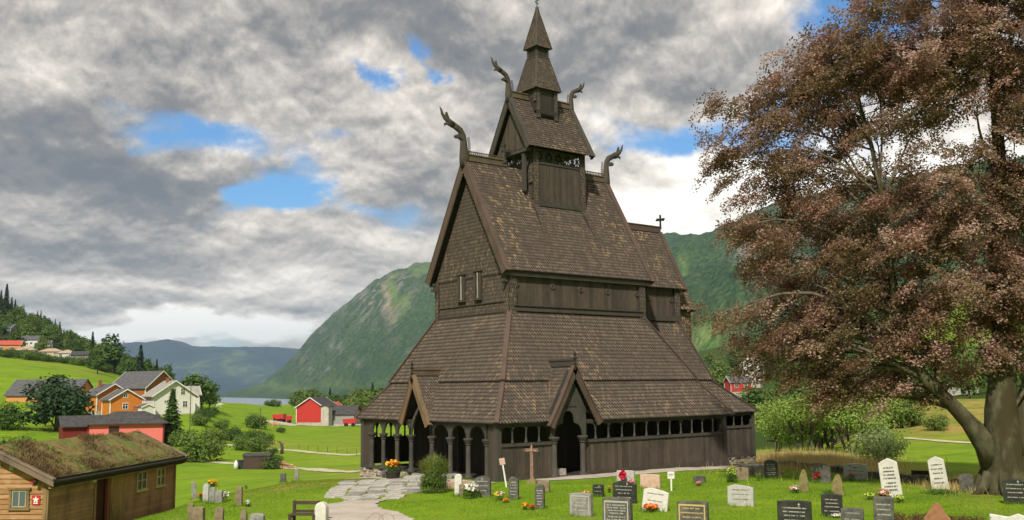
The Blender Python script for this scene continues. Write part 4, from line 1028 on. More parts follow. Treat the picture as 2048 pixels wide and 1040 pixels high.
# columns with cube capitals
def column(x, y, z0, h, r, kind='stave', parent=church, material=M_POST):
    mb = MB(); mb.lathe([(r*1.75, 0), (r*1.75, .10), (r*1.45, .14), (r*1.35, .22), (r*1.0, .30), (r*.96, h*.6), (r*.92, h-.02)], (x, y, z0), 12, rnd.random()); c = part('column', mb, material, parent, True)
    mb = MB(); mb.lathe([(r*.95, 0), (r*1.35, .03), (r*1.1, .07), (r*1.5, .16), (r*2.0, .28), (r*2.0, .34), (r*1.8, .36)], (x, y, z0+h-.36), 12, .6); part('capital', mb, material, c)
    return c
def arch_strip(axis, pos, a, b, z0, zt, th=.10, n=10, cusp=False, sp=.12):
    """board between a and b (along axis) from spring z0 to zt with a round arch cut out; returns MB"""
    mb = MB(); w_ = b-a; r = w_/2-sp; c = (a+b)/2; rise = min(r*1.15, zt-z0-.08)
    def P(s, z, o): return (pos-o, s, z) if axis == 'y' else (s, pos-o, z)
    for k_ in range(n):
        t0, t1 = math.pi*(1-k_/n), math.pi*(1-(k_+1)/n)
        for o in (0,):
            s0, q0 = c+r*math.cos(t0), z0+rise*math.sin(t0)**.9 if math.sin(t0) > 0 else z0; s1, q1 = c+r*math.cos(t1), z0+rise*max(math.sin(t1), 0)**.9
            vs = [P(s0, q0, th/2), P(s1, q1, th/2), P(s1, zt, th/2), P(s0, zt, th/2), P(s0, q0, -th/2), P(s1, q1, -th/2), P(s1, zt, -th/2), P(s0, zt, -th/2)]
            mb.add(vs, [(0, 1, 2, 3), (7, 6, 5, 4), (0, 4, 5, 1)], .5)
    for (s0, s1) in ((a, c-r), (c+r, b)):
        vs = [P(s0, z0, th/2), P(s1, z0, th/2), P(s1, zt, th/2), P(s0, zt, th/2), P(s0, z0, -th/2), P(s1, z0, -th/2), P(s1, zt, -th/2), P(s0, zt, -th/2)]
        mb.add(vs, [(0, 1, 2, 3), (7, 6, 5, 4), (0, 4, 5, 1), (0, 3, 7, 4), (1, 5, 6, 2)], .5)
    return mb
wcols = [744, 767, 794.5, 822.5, 864, 901, 936.5, 974]
ys = [yof(u, 900) for u in wcols]
for y in ys[:]: column(0.0, y, -.05, 2.12, .13)
ya = [W0-.35]+ys[1:]
# corner posts (broad boarded)
def boxpart(name, x0, x1, y0, y1, z0, z1, material=M_POST, parent=church):
    mb = MB(); mb.box(x0, x1, y0, y1, z0, z1); return part(name, mb, material, parent)
boxpart('corner_post', -.10, .28, W0-.30, W0+.05, -.10, 2.95); 
boxpart('corner_post', -.12, .16, -W0-.06, -W0+.20, -.12, 2.95)
mb = MB(); mb.planks((-.02, -W0+.86), (-.02, -W0+.20), -.05, 2.9, .22, .06, (-1, 0), .01); mb.planks((-.02, W0-.30), (-.02, ys[0]), -.05, 2.9, .2, .06, (-1, 0), .01); part('boarding', mb, M_PLANK)
segs = [(ys[i], ys[i+1]) for i in range(len(ys)-1)]+[(ys[-1], -W0+.80)]
mb = MB()
for i, (a, b) in enumerate(segs):
    if i == 3: continue
    m_ = arch_strip('y', 0.0, b, a, 2.04, 2.80); mb.add(m_.v, m_.f, .5)
part('arcade_arches', mb, M_POST)
mb = MB(); mb.box(-.09, .09, -W0+.1, ys[4]+.05, 2.80, 2.93, .4); mb.box(-.09, .09, ys[3]-.05, W0-.1, 2.80, 2.93, .4); mb.box(-.13, .13, ys[2], W0-.1, -.12, .10, .3); mb.box(-.13, .13, -W0+.2, ys[4], -.12, .02, .3); part('wall_plate', mb, M_POST)
# arch behind the west porch: two tall curved braces meeting at a point
mb = MB(); a, b = ys[4], ys[3]; c_ = (a+b)/2
for s_, yy in ((1, b), (-1, a)):
    for k_ in range(8):
        t0, t1 = k_/8, (k_+1)/8
        f_ = lambda t_: (yy+(c_-yy)*(t_**1.8)*.96, 2.04+1.75*t_)
        w0 = lambda t_: .20+.55*t_*(1-t_)+.10*t_
        (y0_, z0_), (y1_, z1_) = f_(t0), f_(t1)
        mb.prism([(-.05, y0_+s_*.14, z0_), (-.05, y0_-s_*w0(t0)*.3, z0_), (-.05, y1_-s_*w0(t1)*.3, z1_), (-.05, y1_+s_*.14*(1-t1)+s_*.1, z1_)], (.10, 0, 0), .5)
part('porch_arch', mb, M_POST)
# south wall
xpl, xpr = xof(1106, 900), xof(1163, 900)
SILL = 1.80
def south_wall(x0, x1, y, sill, cols, pre, zt=2.86):
    mb = MB(); mb.planks((x0, y), (x1, y), .16, sill-.08, .26, .06, (0, -1), .025); w_ = part('dado_boarding', mb, M_PLANK)
    mb = MB(); mb.box(x0, x1, y-.09, y+.06, sill-.10, sill+.03, .6); mb.box(x0, x1, y-.06, y+.03, sill+.032, sill+.06, .3); part('sill_rail', mb, M_POST)
    mb = MB(); mb.box(x0-.0, x1+.0, y-.10, y+.08, -.12, .17, .3); part('ground_sill', mb, M_PLANK)
    mb = MB(); mb.box(x0, x1, y-.07, y+.07, 2.74, 2.93, .5); part('wall_plate', mb, M_POST)
    xs = [x0]+cols+[x1]
    for x in cols:
        h = 2.66-sill-.06; r = .055
        mb = MB(); mb.lathe([(r*1.7, 0), (r*1.7, .04), (r*1.1, .08), (r*1.15, .16), (r*.8, .20), (r*.8, h*.62), (r*1.2, h*.68), (r*.9, h*.74), (r*1.3, h*.86), (r*1.9, h)], (x, y, sill+.06), 10, rnd.random()); part('baluster', mb, M_POST, smooth=True)
    mb = MB()
    for a, b in zip(xs[:-1], xs[1:]):
        if b-a > .2: m_ = arch_strip('x', y, a, b, 2.57, 2.76, .06, 8, sp=.06); mb.add(m_.v, m_.f, .5)
    part('arcade_arches', mb, M_POST)
cl = [xof(u, 870) for u in (1024.6, 1052, 1078)]
south_wall(.16, xpl-.10, -W0, SILL, cl, 'a')
cr_ = [xof(u, 870) for u in (1191, 1217, 1244, 1269, 1293, 1316.5, 1339.6, 1362, 1384, 1405, 1426)]
south_wall(xpr+.12, XE-.14, -W0, SILL, cr_, 'b')
boxpart('corner_post', XE-.14, XE+.16, -W0-.10, -W0+.20, -.12, 2.95)
def xch(u, v=860): return on_plane(u, v, 1, -CH['w'])[0]
south_wall(XE, CH['xe']-.10, -CH['w'], 1.95, [xch(1468), xch(1484.6)], 'c')
mb = MB(); mb.planks((XE, -W0+.2), (XE, -CH['w']), -.05, 2.9, .25, .06, (1, 0), .02); mb.planks((CH['xe'], -CH['w']+.1), (CH['xe'], CH['w']-.1), -.05, 2.9, .25, .06, (1, 0), .02); mb.planks((XE, CH['w']), (XE, W0-.1), -.05, 2.9, .25, .06, (1, 0), .02)
mb.planks((CH['xe'], CH['w']), (XE, CH['w']), -.05, 2.9, .25, .06, (0, 1), .02)
part('chancel_boarding', mb, M_PLANK)
boxpart('corner_post', CH['xe']-.12, CH['xe']+.12, -CH['w']-.12, -CH['w']+.12, -.14, 2.95)
# north arcade: dado below, balusters above (seen through the west arcade)
mb = MB(); mb.planks((XE, W0), (.3, W0), .1, 1.62, .26, .06, (0, 1), .02); part('dado_boarding', mb, M_PLANK)
mb = MB(); mb.box(.3, XE, W0-.07, W0+.07, 2.74, 2.93, .4); mb.box(.3, XE, W0-.08, W0+.08, 1.60, 1.72, .4); part('sill_rail', mb, M_POST)
mb = MB()
for i in range(16):
    x = 1.0+i*1.02; mb2 = MB(); mb2.lathe([(.09, 0), (.06, .06), (.05, .5), (.07, .6), (.10, 1.0)], (x, W0, 1.72), 8, .5)
    part('baluster', mb2, M_DARK, smooth=True)
    m_ = arch_strip('x', W0, x, x+1.02, 2.36, 2.78, .06, 8, sp=.10); mb.add(m_.v, m_.f, .5)
part('arcade_arches', mb, M_DARK)

# ---- gabled porches cut into the gallery roof
def porch(apex, footA, footB, axis, depth, shm, bm, em, nm):
    """apex, footA, footB: points in the front plane; depth: ridge length inwards. axis 'x' = porch on the south wall, 'y' = on the west wall"""
    rt = empty(nm, (0, 0, 0)); rt.parent = church
    inn = np.array([0, 1, 0.]) if axis == 'x' else np.array([1, 0, 0.])
    sl = (Mq['z']-E['z'])/((E['w']-Mq['w']) if axis == 'x' else (Mq['x0']-E['x0']))
    out_pos = -E['w'] if axis == 'x' else E['x0']
    def on_roof(p):     # push p inwards until it meets the gallery / aisle roof
        z = p[2]; q = p.copy(); s = (z-E['z'])/sl if z <= Mq['z'] else (Mq['z']-E['z'])/sl+(z-Mq['z'])/((Tq['z']-Mq['z'])/((Mq['w']-Tq['w']) if axis == 'x' else (Tq['x0']-Mq['x0'])))
        q[1 if axis == 'x' else 0] = out_pos+max(s, .0)-.02; return q
    for i, ft in enumerate((footA, footB)):
        mb = MB(); ab, fb = on_roof(apex), on_roof(ft); fb2 = fb+inn*.3
        # shingles on this slope: eave edge from foot inwards, ridge from apex inwards
        if (axis == 'x' and i == 0) or (axis == 'y' and i == 0): mb.shingles(fb2, ft, apex, ab, .17, .21, .025)
        else: mb.shingles(ft, fb2, ab, apex, .17, .21, .025)
        part('porch_roof', mb, shm, rt)
        d = apex-ft; d /= np.linalg.norm(d); nrm = np.cross(d, inn); nrm *= (1 if nrm[2] > 0 else -1)
        mb = MB(); o = -inn*.05
        n = 5
        for k_ in range(n):     # slightly ogee barge
            a = ft+(apex-ft)*k_/n+nrm*(-.05*math.sin(math.pi*k_/n)); b = ft+(apex-ft)*(k_+1)/n+nrm*(-.05*math.sin(math.pi*(k_+1)/n))
            mb.prism([a+nrm*.08+o, b+nrm*.08+o, b-nrm*.24+o, a-nrm*.24+o], -inn*.06, .5)
            mb.prism([a+nrm*.075, b+nrm*.075, b+nrm*.115, a+nrm*.115], -inn*.16, .7); mb.prism([a+nrm*.075+inn*.12, b+nrm*.075+inn*.12, b+nrm*.115+inn*.12, a+nrm*.115+inn*.12], -inn*.12, .7)
        for k_ in range(14):
            p = ft+(apex-ft)*((k_+.4)/15)-nrm*.24+o; mb.prism([p-d*.09, p-d*.05-nrm*.07, p+d*.05-nrm*.07, p+d*.09], -inn*.05, .5)
        part('barge_board', mb, bm, rt)
        mb = MB(); mb.beam(ft+nrm*.06+inn*.1, ab+0*nrm, .01, .01) if 0 else None
        if em is not None and i == 0:
            mb = MB(); mb.beam(fb+(0, 0, .03), ab+np.array((0, 0, .03)), .14, .04, up=(-inn+np.array((0, 0, 1)))); part('valley_board', mb, em, rt)
    mb = MB(); bk = on_roof(apex)+inn*.1; ax_up = np.array((0, 0, 1.)); f_ = apex-inn*.08
    mb.beam(f_, bk, .16, .09, off=.02, k=.4); mb.beam(f_, bk, .08, .22, off=.11, k=.6); mb.beam(f_-inn*.03, bk, .17, .06, off=.33, k=.8)
    for k_ in range(9): p = f_+(bk-f_)*((k_+.5)/9); mb.beam(p, p+inn*.08, .10, .05, off=.39, k=.5)
    part('ridge_beam', mb, M_RIDGE if axis == 'y' else M_TRIMD, rt)
    mb = MB(); mb.lathe([(.05, -.25), (.07, .0), (.10, .12), (.05, .2), (.06, .3), (.12, .42), (.05, .52), (.10, .62), (.02, .75)], tuple(apex-inn*.10+np.array((0, 0, .05))), 8, .3); part('finial', mb, M_DARK, rt)
    return rt
sp_ = porch(ap_, fa_, fb_, 'x', 2, M_SHLOW, M_TRIM, M_GOLD, 'south_porch')
# south doorway: posts, board tympanum with trefoil arch, hanging bell-shaped boss, step
for x in (xpl, xpr): column(x, -W0-.10, -.12, 2.20, .15, parent=church)
mb = MB(); zt = ap_[2]-.35; hw = (xpr-xpl)/2; cxx = (xpl+xpr)/2; spz = 2.08
def arch_in(s):     # lower edge of the tympanum at offset s from the middle
    s = abs(s)
    if s < .42: return spz+.72+.62*math.sqrt(max(0, 1-(s/.42)**2))
    if s < hw-.02: return spz+.72*math.sqrt(max(0, 1-((s-.42)/(hw-.44))**2))*.95
    return spz
n = 40
for i in range(n):
    s0, s1 = -hw-.25+(2*hw+.5)*i/n, -hw-.25+(2*hw+.5)*(i+1)/n
    def top(s): return ap_[2]-.10-abs(s)/(abs(fb_[0]-fa_[0])/2)*(ap_[2]-fa_[2])
    z0a, z0b = arch_in(s0), arch_in(s1); ta, tb = max(top(s0), z0a+.01), max(top(s1), z0b+.01)
    mb.prism([(cxx+s0, -W0-.14, z0a), (cxx+s1, -W0-.14, z0b), (cxx+s1, -W0-.14, tb), (cxx+s0, -W0-.14, ta)], (0, .08, 0), .5)
part('tympanum', mb, M_POST)
mb = MB(); mb.box(cxx-.55, cxx+.55, -W0-.17, -W0-.142, spz+1.55, spz+1.60, .2)
for i in range(3): mb.lathe([(.02, -.12), (.09, 0), (.02, .12)], (cxx-.13+.13*i, -W0-.25, ap_[2]-.75+(.12 if i == 1 else 0)), 8, .3)
part('carved_pendant', mb, M_DARK)
xi = xpl+.38
mb = MB(); mb.lathe([(.12, 0), (.28, .08), (.33, .25), (.26, .42), (.20, .50), (.22, .58), (.115, .62), (.11, 2.6)], (xi+.15, -iw-.6, .42), 14, .4); part('bulb_column', mb, M_DARK, smooth=True)
mb = MB(); mb.box(xpl+.18, xpl+1.1, -W0+.25, -W0+.9, .02, .36, .3); part('stone_bench', mb, mat('pale_stone', f_simple((.25, .24, .21), (.45, .43, .38), 5, .4, .02)))
mb = MB(); mb.box(xpl+.16, xpr-.16, -W0-.34, -W0+.3, -.35, -.02, .3); part('door_step', mb, mat('brown_step_stone', f_simple((.19, .14, .10), (.32, .24, .17), 3, .4, .02)))
# west porch
porch(ap2, fa2, fb2_, 'y', 2, M_SHLOW, M_GOLD, None, 'west_porch')
# ------------------------------------------------------------------ vegetation
def f_leaf(cs, tips=None, ns=.55, na=.45):
    def fn(t):
        k = t.attr('rnd'); r = t.new('ShaderNodeValToRGB'); t.put(r.inputs[0], k); e = r.color_ramp
        e.elements[0].color = (*cs[0], 1); e.elements[1].color = (*cs[-1], 1)
        for i, c in enumerate(cs[1:-1]): q = e.elements.new((i+1)/(len(cs)-1)); q.color = (*c, 1)
        n = t.noise(ocoord(t), ns, 4, .6)
        return t.mix(t.ss(n, .38, .66, 0, na), r.outputs[0], tips if tips else tuple(min(1, q*1.3) for q in cs[0]))
    return fn
L_BEECH = mat('copper_beech_leaves', f_leaf([(.13, .085, .035), (.26, .145, .095), (.40, .225, .170), (.56, .36, .30), (.76, .55, .49)], (.13, .13, .035), .42, .62), rough=.5, spec=.4, transl=.45)
L_GREEN = mat('broad_leaves', f_leaf([(.034, .078, .019), (.070, .132, .028), (.116, .202, .039)], (.139, .202, .046)), rough=.7, transl=.25)
L_LIGHT = mat('orchard_leaves', f_leaf([(.14, .21, .04), (.26, .37, .07), (.42, .50, .15)], (.17, .22, .06)), rough=.7, transl=.3)
L_PALE = mat('pale_leaves', f_leaf([(.14, .21, .06), (.25, .33, .12), (.42, .50, .26)], (.30, .35, .15)), rough=.7, transl=.3)
L_DARK = mat('conifer_needles', f_leaf([(.015, .039, .018), (.033, .068, .027), (.060, .105, .042)], (.045, .075, .030)), rough=.8, transl=.1)
L_OLIVE = mat('bush_leaves', f_leaf([(.062, .109, .023), (.124, .194, .039), (.209, .279, .062)], (.155, .202, .046)), rough=.75, transl=.25)
def leaf_quads(C, N, size, seed=0, asp=.62, rv=None):
    """C centres, N preferred normals (n,3), size scalar/array -> V, F"""
    g = np.random.default_rng(seed); n = len(C); N = N/np.linalg.norm(N, axis=1, keepdims=True)
    a = g.normal(size=(n, 3)); t1 = np.cross(N, a); t1 /= np.linalg.norm(t1, axis=1, keepdims=True)+1e-9; t2 = np.cross(N, t1)
    s = (np.asarray(size)*g.uniform(.65, 1.3, n))[:, None]*.5
    V = np.stack([C-t1*s, C-t2*s*asp+t1*s*.1, C+t1*s, C+t2*s*asp+t1*s*.1], 1).reshape(-1, 3)
    return V, np.arange(4*n).reshape(n, 4)
def crown_mesh(name, lobes, n, leaf, material, parent, seed=0, shell=.5, flat=.0, clumps=26, cs=.28):
    g = np.random.default_rng(seed); vol = np.array([l[3]*l[3]*l[4] for l in lobes])**.75; vol /= vol.sum(); C = []; Nn = []; K = []
    for l, q in zip(lobes, vol):
        m_ = max(8, int(n*q)); k = max(4, int(clumps*q*len(lobes)/1.0*.6)+3)
        dr = g.normal(size=(k, 3)); dr /= np.linalg.norm(dr, axis=1, keepdims=True); rr = g.uniform(shell, 1, (k, 1))**.6
        cc = dr*rr; w_ = g.integers(0, k, m_)
        p = cc[w_]+g.normal(size=(m_, 3))*cs*np.array([1, 1, .7]); kk = g.uniform(0, 1, k)[w_]*.55+g.uniform(0, 1, m_)*.45
        C.append(p*np.array([l[3], l[3], l[4]])+np.array(l[:3])); Nn.append(p+np.array([0, 0, .5])+g.normal(size=(m_, 3))*.6); K.append(kk)
    C = np.concatenate(C); Nn = np.concatenate(Nn); K = np.concatenate(K)
    V, Fq = leaf_quads(C, Nn, leaf, seed)
    return arrmesh(name, V, Fq, material, parent, rndv=K)
def limb_pts(p0, p1, bend=.15, n=6, up=.1, g=None):
    p0 = np.array(p0, float); p1 = np.array(p1, float); L = np.linalg.norm(p1-p0); o = np.array([rnd.uniform(-1, 1), rnd.uniform(-1, 1), rnd.uniform(-.3, 1)])*bend*L
    return [p0*(1-t)+p1*t+o*math.sin(math.pi*t)+np.array([0, 0, up*L*math.sin(math.pi*t)]) for t in [i/(n-1) for i in range(n)]]
def make_tree(kind, seed, nleaf, leaf, material, trunk_m=M_TWIG, h=1.0):
    """unit tree (height about 1)"""
    rnd.seed(seed); rt = empty('tree' if kind != 'spruce' else 'spruce_tree', (0, 0, 0)); mb = MB()
    if kind == 'round':
        lobes = [(0, 0, .62, .26, .26)]+[(.24*math.cos(a), .24*math.sin(a), rnd.uniform(.38, .72), rnd.uniform(.14, .21), rnd.uniform(.13, .19)) for a in [i*2*math.pi/6+rnd.random() for i in range(6)]]+[(rnd.uniform(-.1, .1), rnd.uniform(-.1, .1), .84, .15, .14)]
    elif kind == 'tall':
        lobes = [(rnd.uniform(-.08, .08), rnd.uniform(-.08, .08), z_, r_, .14) for z_, r_ in ((.28, .17), (.42, .22), (.55, .22), (.68, .18), (.80, .14), (.91, .09))]+[(.2*math.cos(a), .2*math.sin(a), rnd.uniform(.35, .65), .12, .12) for a in (1, 3, 5)]
    elif kind == 'low':
        lobes = [(rnd.uniform(-.45, .45), rnd.uniform(-.45, .45), rnd.uniform(.3, .62), rnd.uniform(.25, .4), rnd.uniform(.2, .34)) for i in range(9)]+[(0, 0, .5, .5, .42)]
    elif kind == 'open':
        lobes = [(.36*math.cos(a), .36*math.sin(a), rnd.uniform(.30, .76), rnd.uniform(.22, .31), rnd.uniform(.18, .26)) for a in [i*2*math.pi/7+rnd.random()*.6 for i in range(7)]]+[(0, 0, .78, .3, .2)]
    if kind == 'spruce':
        C = []; Nn = []; g = np.random.default_rng(seed)
        nb = nleaf
        t = g.uniform(0, 1, nb)**.75; zz_ = 1-t*.93; wh = .21*t+.01; tier = (zz_*16) % 1.0
        a = g.uniform(0, 2*math.pi, nb); lay = .55+.45*(1-tier); lob = .82+.18*np.sin(a*5+np.floor(zz_*16)*2.1)
        r = wh*lay*lob*g.uniform(.25, 1, nb)**.5
        C = np.stack([r*np.cos(a), r*np.sin(a), zz_-.22*r*0-.035*(r/(wh+1e-3))], -1); Nn = np.stack([np.cos(a)*.5, np.sin(a)*.5, np.ones(nb)], -1)+g.normal(size=(nb, 3))*.35
        V, Fq = leaf_quads(C, Nn, leaf, seed, .5); cr = arrmesh('crown', V, Fq, material, rt, rndv=np.clip(r/(wh+1e-3)*.6+g.uniform(0, .4, nb), 0, 1))
        mb.tube([(0, 0, -.05), (0, 0, .3), (.0, 0, .96)], [.022, .016, .003], 6); mb.build('trunk', trunk_m, rt)
        return rt
    crown_mesh('crown', lobes, nleaf, leaf, material, rt, seed, clumps=60)
    if kind == 'low':
        for i in range(5): a = i*1.3; mb.tube(limb_pts((.05*math.cos(a), .05*math.sin(a), -.05), (.4*math.cos(a), .4*math.sin(a), .5), .1, 4), [.022, .018, .012, .005], 5)
    elif kind == 'open':
        for i in range(3): a = i*2.1; mb.tube(limb_pts((.03*math.cos(a), .03*math.sin(a), -.05), (.26*math.cos(a), .26*math.sin(a), .66), .08, 5), [.024, .020, .016, .011, .004], 6)
        for l in lobes: mb.tube(limb_pts((l[0]*.35, l[1]*.35, .3), (l[0], l[1], l[2]), .1, 4), [.013, .010, .007, .003], 5)
    else:
        mb.tube([(0, 0, -.06), (.01, 0, .2), (-.01, .01, .5), (.01, 0, .8)], [.032, .024, .016, .006], 7)
        for l in lobes[1:]: mb.tube(limb_pts((0, 0, max(.15, l[2]-.25)), (l[0], l[1], l[2]), .1, 4), [.012, .009, .006, .003], 5)
    mb.build('trunk', trunk_m, rt); return rt
_used = set()
def place(src, p, h, label, cat='tree', group=None, name=None, wide=1.0, rz=None):
    o = src if id(src) not in _used else copy_tree(src)
    _used.add(id(src)); o.location = (p[0], p[1], p[2]-.03*h); o.scale = (h*wide, h*wide, h); o.rotation_euler = (0, 0, rnd.uniform(0, 6.28) if rz is None else rz)
    if name: o.name = name
    o['label'] = label; o['category'] = cat
    if group: o['group'] = group
    return o
F1 = make_tree('round', 1, 1100, .085, L_GREEN); F2 = make_tree('tall', 2, 1100, .075, L_GREEN); F3 = make_tree('round', 3, 1100, .085, L_OLIVE); F4 = make_tree('spruce', 4, 1500, .055, L_DARK); F5 = make_tree('tall', 5, 1100, .075, L_OLIVE)
G1 = make_tree('open', 11, 5200, .042, L_LIGHT); G2 = make_tree('open', 12, 5200, .042, L_LIGHT); G3 = make_tree('round', 13, 4200, .046, L_LIGHT); G4 = make_tree('low', 14, 3600, .060, L_PALE)
B1 = make_tree('low', 21, 2200, .095, L_OLIVE); B2 = make_tree('low', 22, 2200, .095, L_GREEN); S1 = make_tree('spruce', 23, 6000, .034, L_DARK); S2 = make_tree('round', 24, 5000, .050, L_DARK)
S3 = make_tree('spruce', 26, 5000, .042, L_GREEN)
rnd.seed(5)
# wooded hillside on the left
hill = []
def scatter(n, u0, u1, d0, d1, kinds, h0, h1, label, group, maskf=None, wide=(.8, 1.15)):
    c = 0; k = 0
    while c < n and k < n*30:
        k += 1; u = rnd.uniform(u0, u1); d = math.sqrt(rnd.uniform(d0*d0, d1*d1))
        if maskf and not maskf(u, d): continue
        p = gd(u, d); s = rnd.choice(kinds); h = rnd.uniform(h0, h1)*(1.25 if s is F4 else 1)
        place(s, p, h, label if s is not F4 else label.replace('broadleaf tree', 'spruce'), 'tree', group if s is not F4 else group.replace('broadleaf trees', 'spruces'), wide=rnd.uniform(*wide)); c += 1
HOUSES = [(14, 590), (48, 575), (2, 640), (58, 620), (100, 600), (130, 585), (112, 640), (170, 600)]
def keep(u, d):
    for (hu, hd) in HOUSES:
        if abs(u-hu) < 15 and d < hd+12 and d > hd-40: return False
    return True
scatter(118, -30, 215, 560, 930, [F1, F2, F3, F1, F5, F3, F2, F5, F4], 9.5, 14.5, 'small dark green broadleaf tree among many on the wooded hillside above the farmhouses', 'broadleaf trees on the farm hillside', keep)
scatter(20, -30, 120, 780, 980, [F1, F2, F3, F4], 10, 15, 'small dark green broadleaf tree along the upper edge of the farm hillside', 'broadleaf trees on the farm skyline')
scatter(44, 175, 345, 475, 640, [F1, F2, F3, F2], 9, 14, 'dark green broadleaf tree in the belt behind the orange farmhouses', 'broadleaf trees behind the farm')
for u, d, h, s in ((3, 830, 30, F4), (-8, 815, 24, F4), (14, 850, 20, F4)): place(s, gd(u, d), h, 'tall dark spruce rising above the highest hillside house', 'tree', 'tall spruces on the hillside top')
place(F4, gd(181, 600), 19, 'dark spruce standing above the tree belt beside the hillside end', 'tree')
place(F2, gd(214, 560), 20, 'tall rounded dark tree above the belt, left of the fjord view', 'tree', wide=1.5)
place(F4, gd(279, 470), 19, 'taller of two dark spruces behind the grey barn roof', 'tree', wide=1.3)
place(F4, gd(312, 470), 14, 'shorter of two dark spruces behind the white house', 'tree')
for u, d, h, s in ((392, 300, 11, F1), (405, 310, 9, F3), (420, 320, 6, F1), (383, 330, 9, F3)): place(s, gd(u, d), h, 'round dark tree on the crest right of the white house', 'tree', 'trees on the crest by the white house', wide=1.3)
# trees and bushes of the meadow
place(S2, gd(118, 232)-np.array([0, 0, 1.6]), 14.2, 'large dark evergreen tree in front of the orange barn', 'tree', wide=1.35)
place(S3, gd(346, 205), 11.5, 'green spruce in front of the white house', 'spruce', wide=1.6)
place(S1, gd(152, 236), 9, 'narrow dark conifer beside the large evergreen', 'tree', wide=1.6)
place(B1, gd(404, 158), 5.0, 'largest rounded bush beside the cart track', 'bush', wide=1.0)
bl = [(20, 170, 4.2, B2, 'dark bush at the left edge above the field path'), (50, 190, 3.8, B1, 'pale green bush left of the evergreen tree'), (12, 232, 6, B2, 'dark bush below the orange barn at the left edge'), (92, 172, 2.6, B1, 'low bush in front of the evergreen tree'), (125, 165, 2.2, B1, 'low bush in the hedge line left of the red house'), (75, 168, 2.4, B2, 'small dark bush in the hedge line left of the red house'), (160, 176, 2.6, B2, 'bush below the dark red end of the low house'), (200, 180, 2.4, B1, 'bush before the pink wall of the low house'),
      (372, 200, 3.5, B1, 'bush between the spruce and the largest meadow bush'), (410, 250, 3.2, B2, 'bush below the utility pole on the slope'), (430, 205, 3.4, B1, 'light green orchard bush on the left of the slope'), (468, 215, 3.4, B2, 'dark orchard bush in the middle of the slope'), (446, 240, 2.6, B1, 'orchard bush high on the slope'),
      (425, 270, 3.0, B2, 'upper left orchard bush on the slope'), (400, 235, 3.0, B1, 'bush at the foot of the white house slope'), (512, 262, 4.2, B2, 'dark round bush beside the leaning pole in the field'), (505, 210, 3.2, B2, 'dark bush right of the orchard bushes'), (530, 205, 2.8, B2, 'dark bush nearest the grazing cow'), (563, 262, 1.6, B2, 'small dark bush in the field below the red trailer'), (549, 178, 1.2, B2, 'small dark bush by the wooden post'),
      (490, 188, 3.0, B1, 'pale orchard tree at the lower end of the row'), (519, 184, 3.2, B1, 'light orchard tree with a short trunk beside the field track'), (548, 139, 2.3, B2, 'bush against the right side of the dark shed'), (550, 560, 5, B2, 'small dark bush on the far shore bank'), (538, 560, 4, B2, 'smaller dark bush beside the far shore bank')]
for u, d, h, s, lb in bl: place(s, gd(u, d), h, lb, 'bush', name='bush')
# village trees behind the red barn
for i, (u, d, h, s) in enumerate([(600, 480, 11, F3), (622, 470, 12, F3), (648, 500, 9, F3), (672, 520, 9, F1), (690, 500, 9, F1), (708, 440, 9, F3), (722, 430, 12, F3), (736, 420, 12, F3), (752, 410, 13, F3), (770, 400, 13, F1), (660, 560, 12, F4), (745, 520, 15, F4)]):
    place(s, gd(u, d), h, 'bright green tree behind the red barn' if s is F3 else ('dark tree behind the grey farm shed' if s is F1 else 'dark spruce far behind the red barn'), 'tree', {id(F3): 'bright trees behind the red barn', id(F1): 'dark trees behind the farm shed', id(F4): 'spruces behind the barn'}[id(s)], wide=1.3)
for i in range(26):
    u = -20+i*9.2+rnd.uniform(-4, 4); place(rnd.choice([B1, B2]), gd(u, 545+rnd.uniform(-12, 14)), rnd.uniform(3.2, 5.5), 'low dark bush in the hedge line above the steep green field', 'bush', 'bushes above the steep field', name='bush')
# right-hand valley
def maskr(u, d): return not (1820 < u < 2010 and d > 430) and not (1452 < u < 1530 and 300 < d < 470)
scatter(58, 1375, 2070, 190, 420, [F1, F2, F3, F5, F1], 8, 15, 'mid green broadleaf tree in the valley beyond the churchyard', 'broadleaf trees in the valley beyond the churchyard', maskr)
scatter(38, 1360, 2070, 430, 900, [F1, F2, F3, F5, F4], 10, 17, 'distant broadleaf tree on the valley side behind the beech', 'broadleaf trees on the far valley side', maskr)
for i, (u, d, h, s, lb, nm) in enumerate([(1548, 92, 4.6, G1, 'leftmost orchard tree beside the chancel corner', 'tree'), (1600, 88, 5.2, G2, 'second orchard tree from the chancel, light green', 'tree'), (1655, 92, 5.6, G1, 'third orchard tree from the chancel', 'tree'), (1695, 84, 5.8, G2, 'tallest orchard tree, with a thick forked trunk', 'tree'),
      (1575, 100, 4.8, G3, 'rounded orchard tree behind the first one', 'tree'), (1630, 104, 5.5, G3, 'rounded orchard tree behind the middle of the row', 'tree'), (1752, 74, 2.9, G4, 'pale green dome shaped bush between tall stones', 'bush'), (1722, 104, 6.0, G1, 'orchard tree in front of the grassy mound', 'tree'),
      (1800, 118, 3.4, B1, 'lone small bush on the grassy mound', 'bush'), (1868, 112, 1.8, B1, 'low bush at the foot of the grassy mound', 'bush'), (1740, 128, 6.5, G3, 'tree on the left shoulder of the mound', 'tree'), (1765, 140, 5, G1, 'tree at the top left of the mound', 'tree')]):
    place(s, gd(u, d), h, lb, nm, name=nm)
scatter(9, 1600, 1800, 110, 150, [F1, F2], 7, 11, 'taller broadleaf tree behind the orchard trees', 'trees behind the orchard')

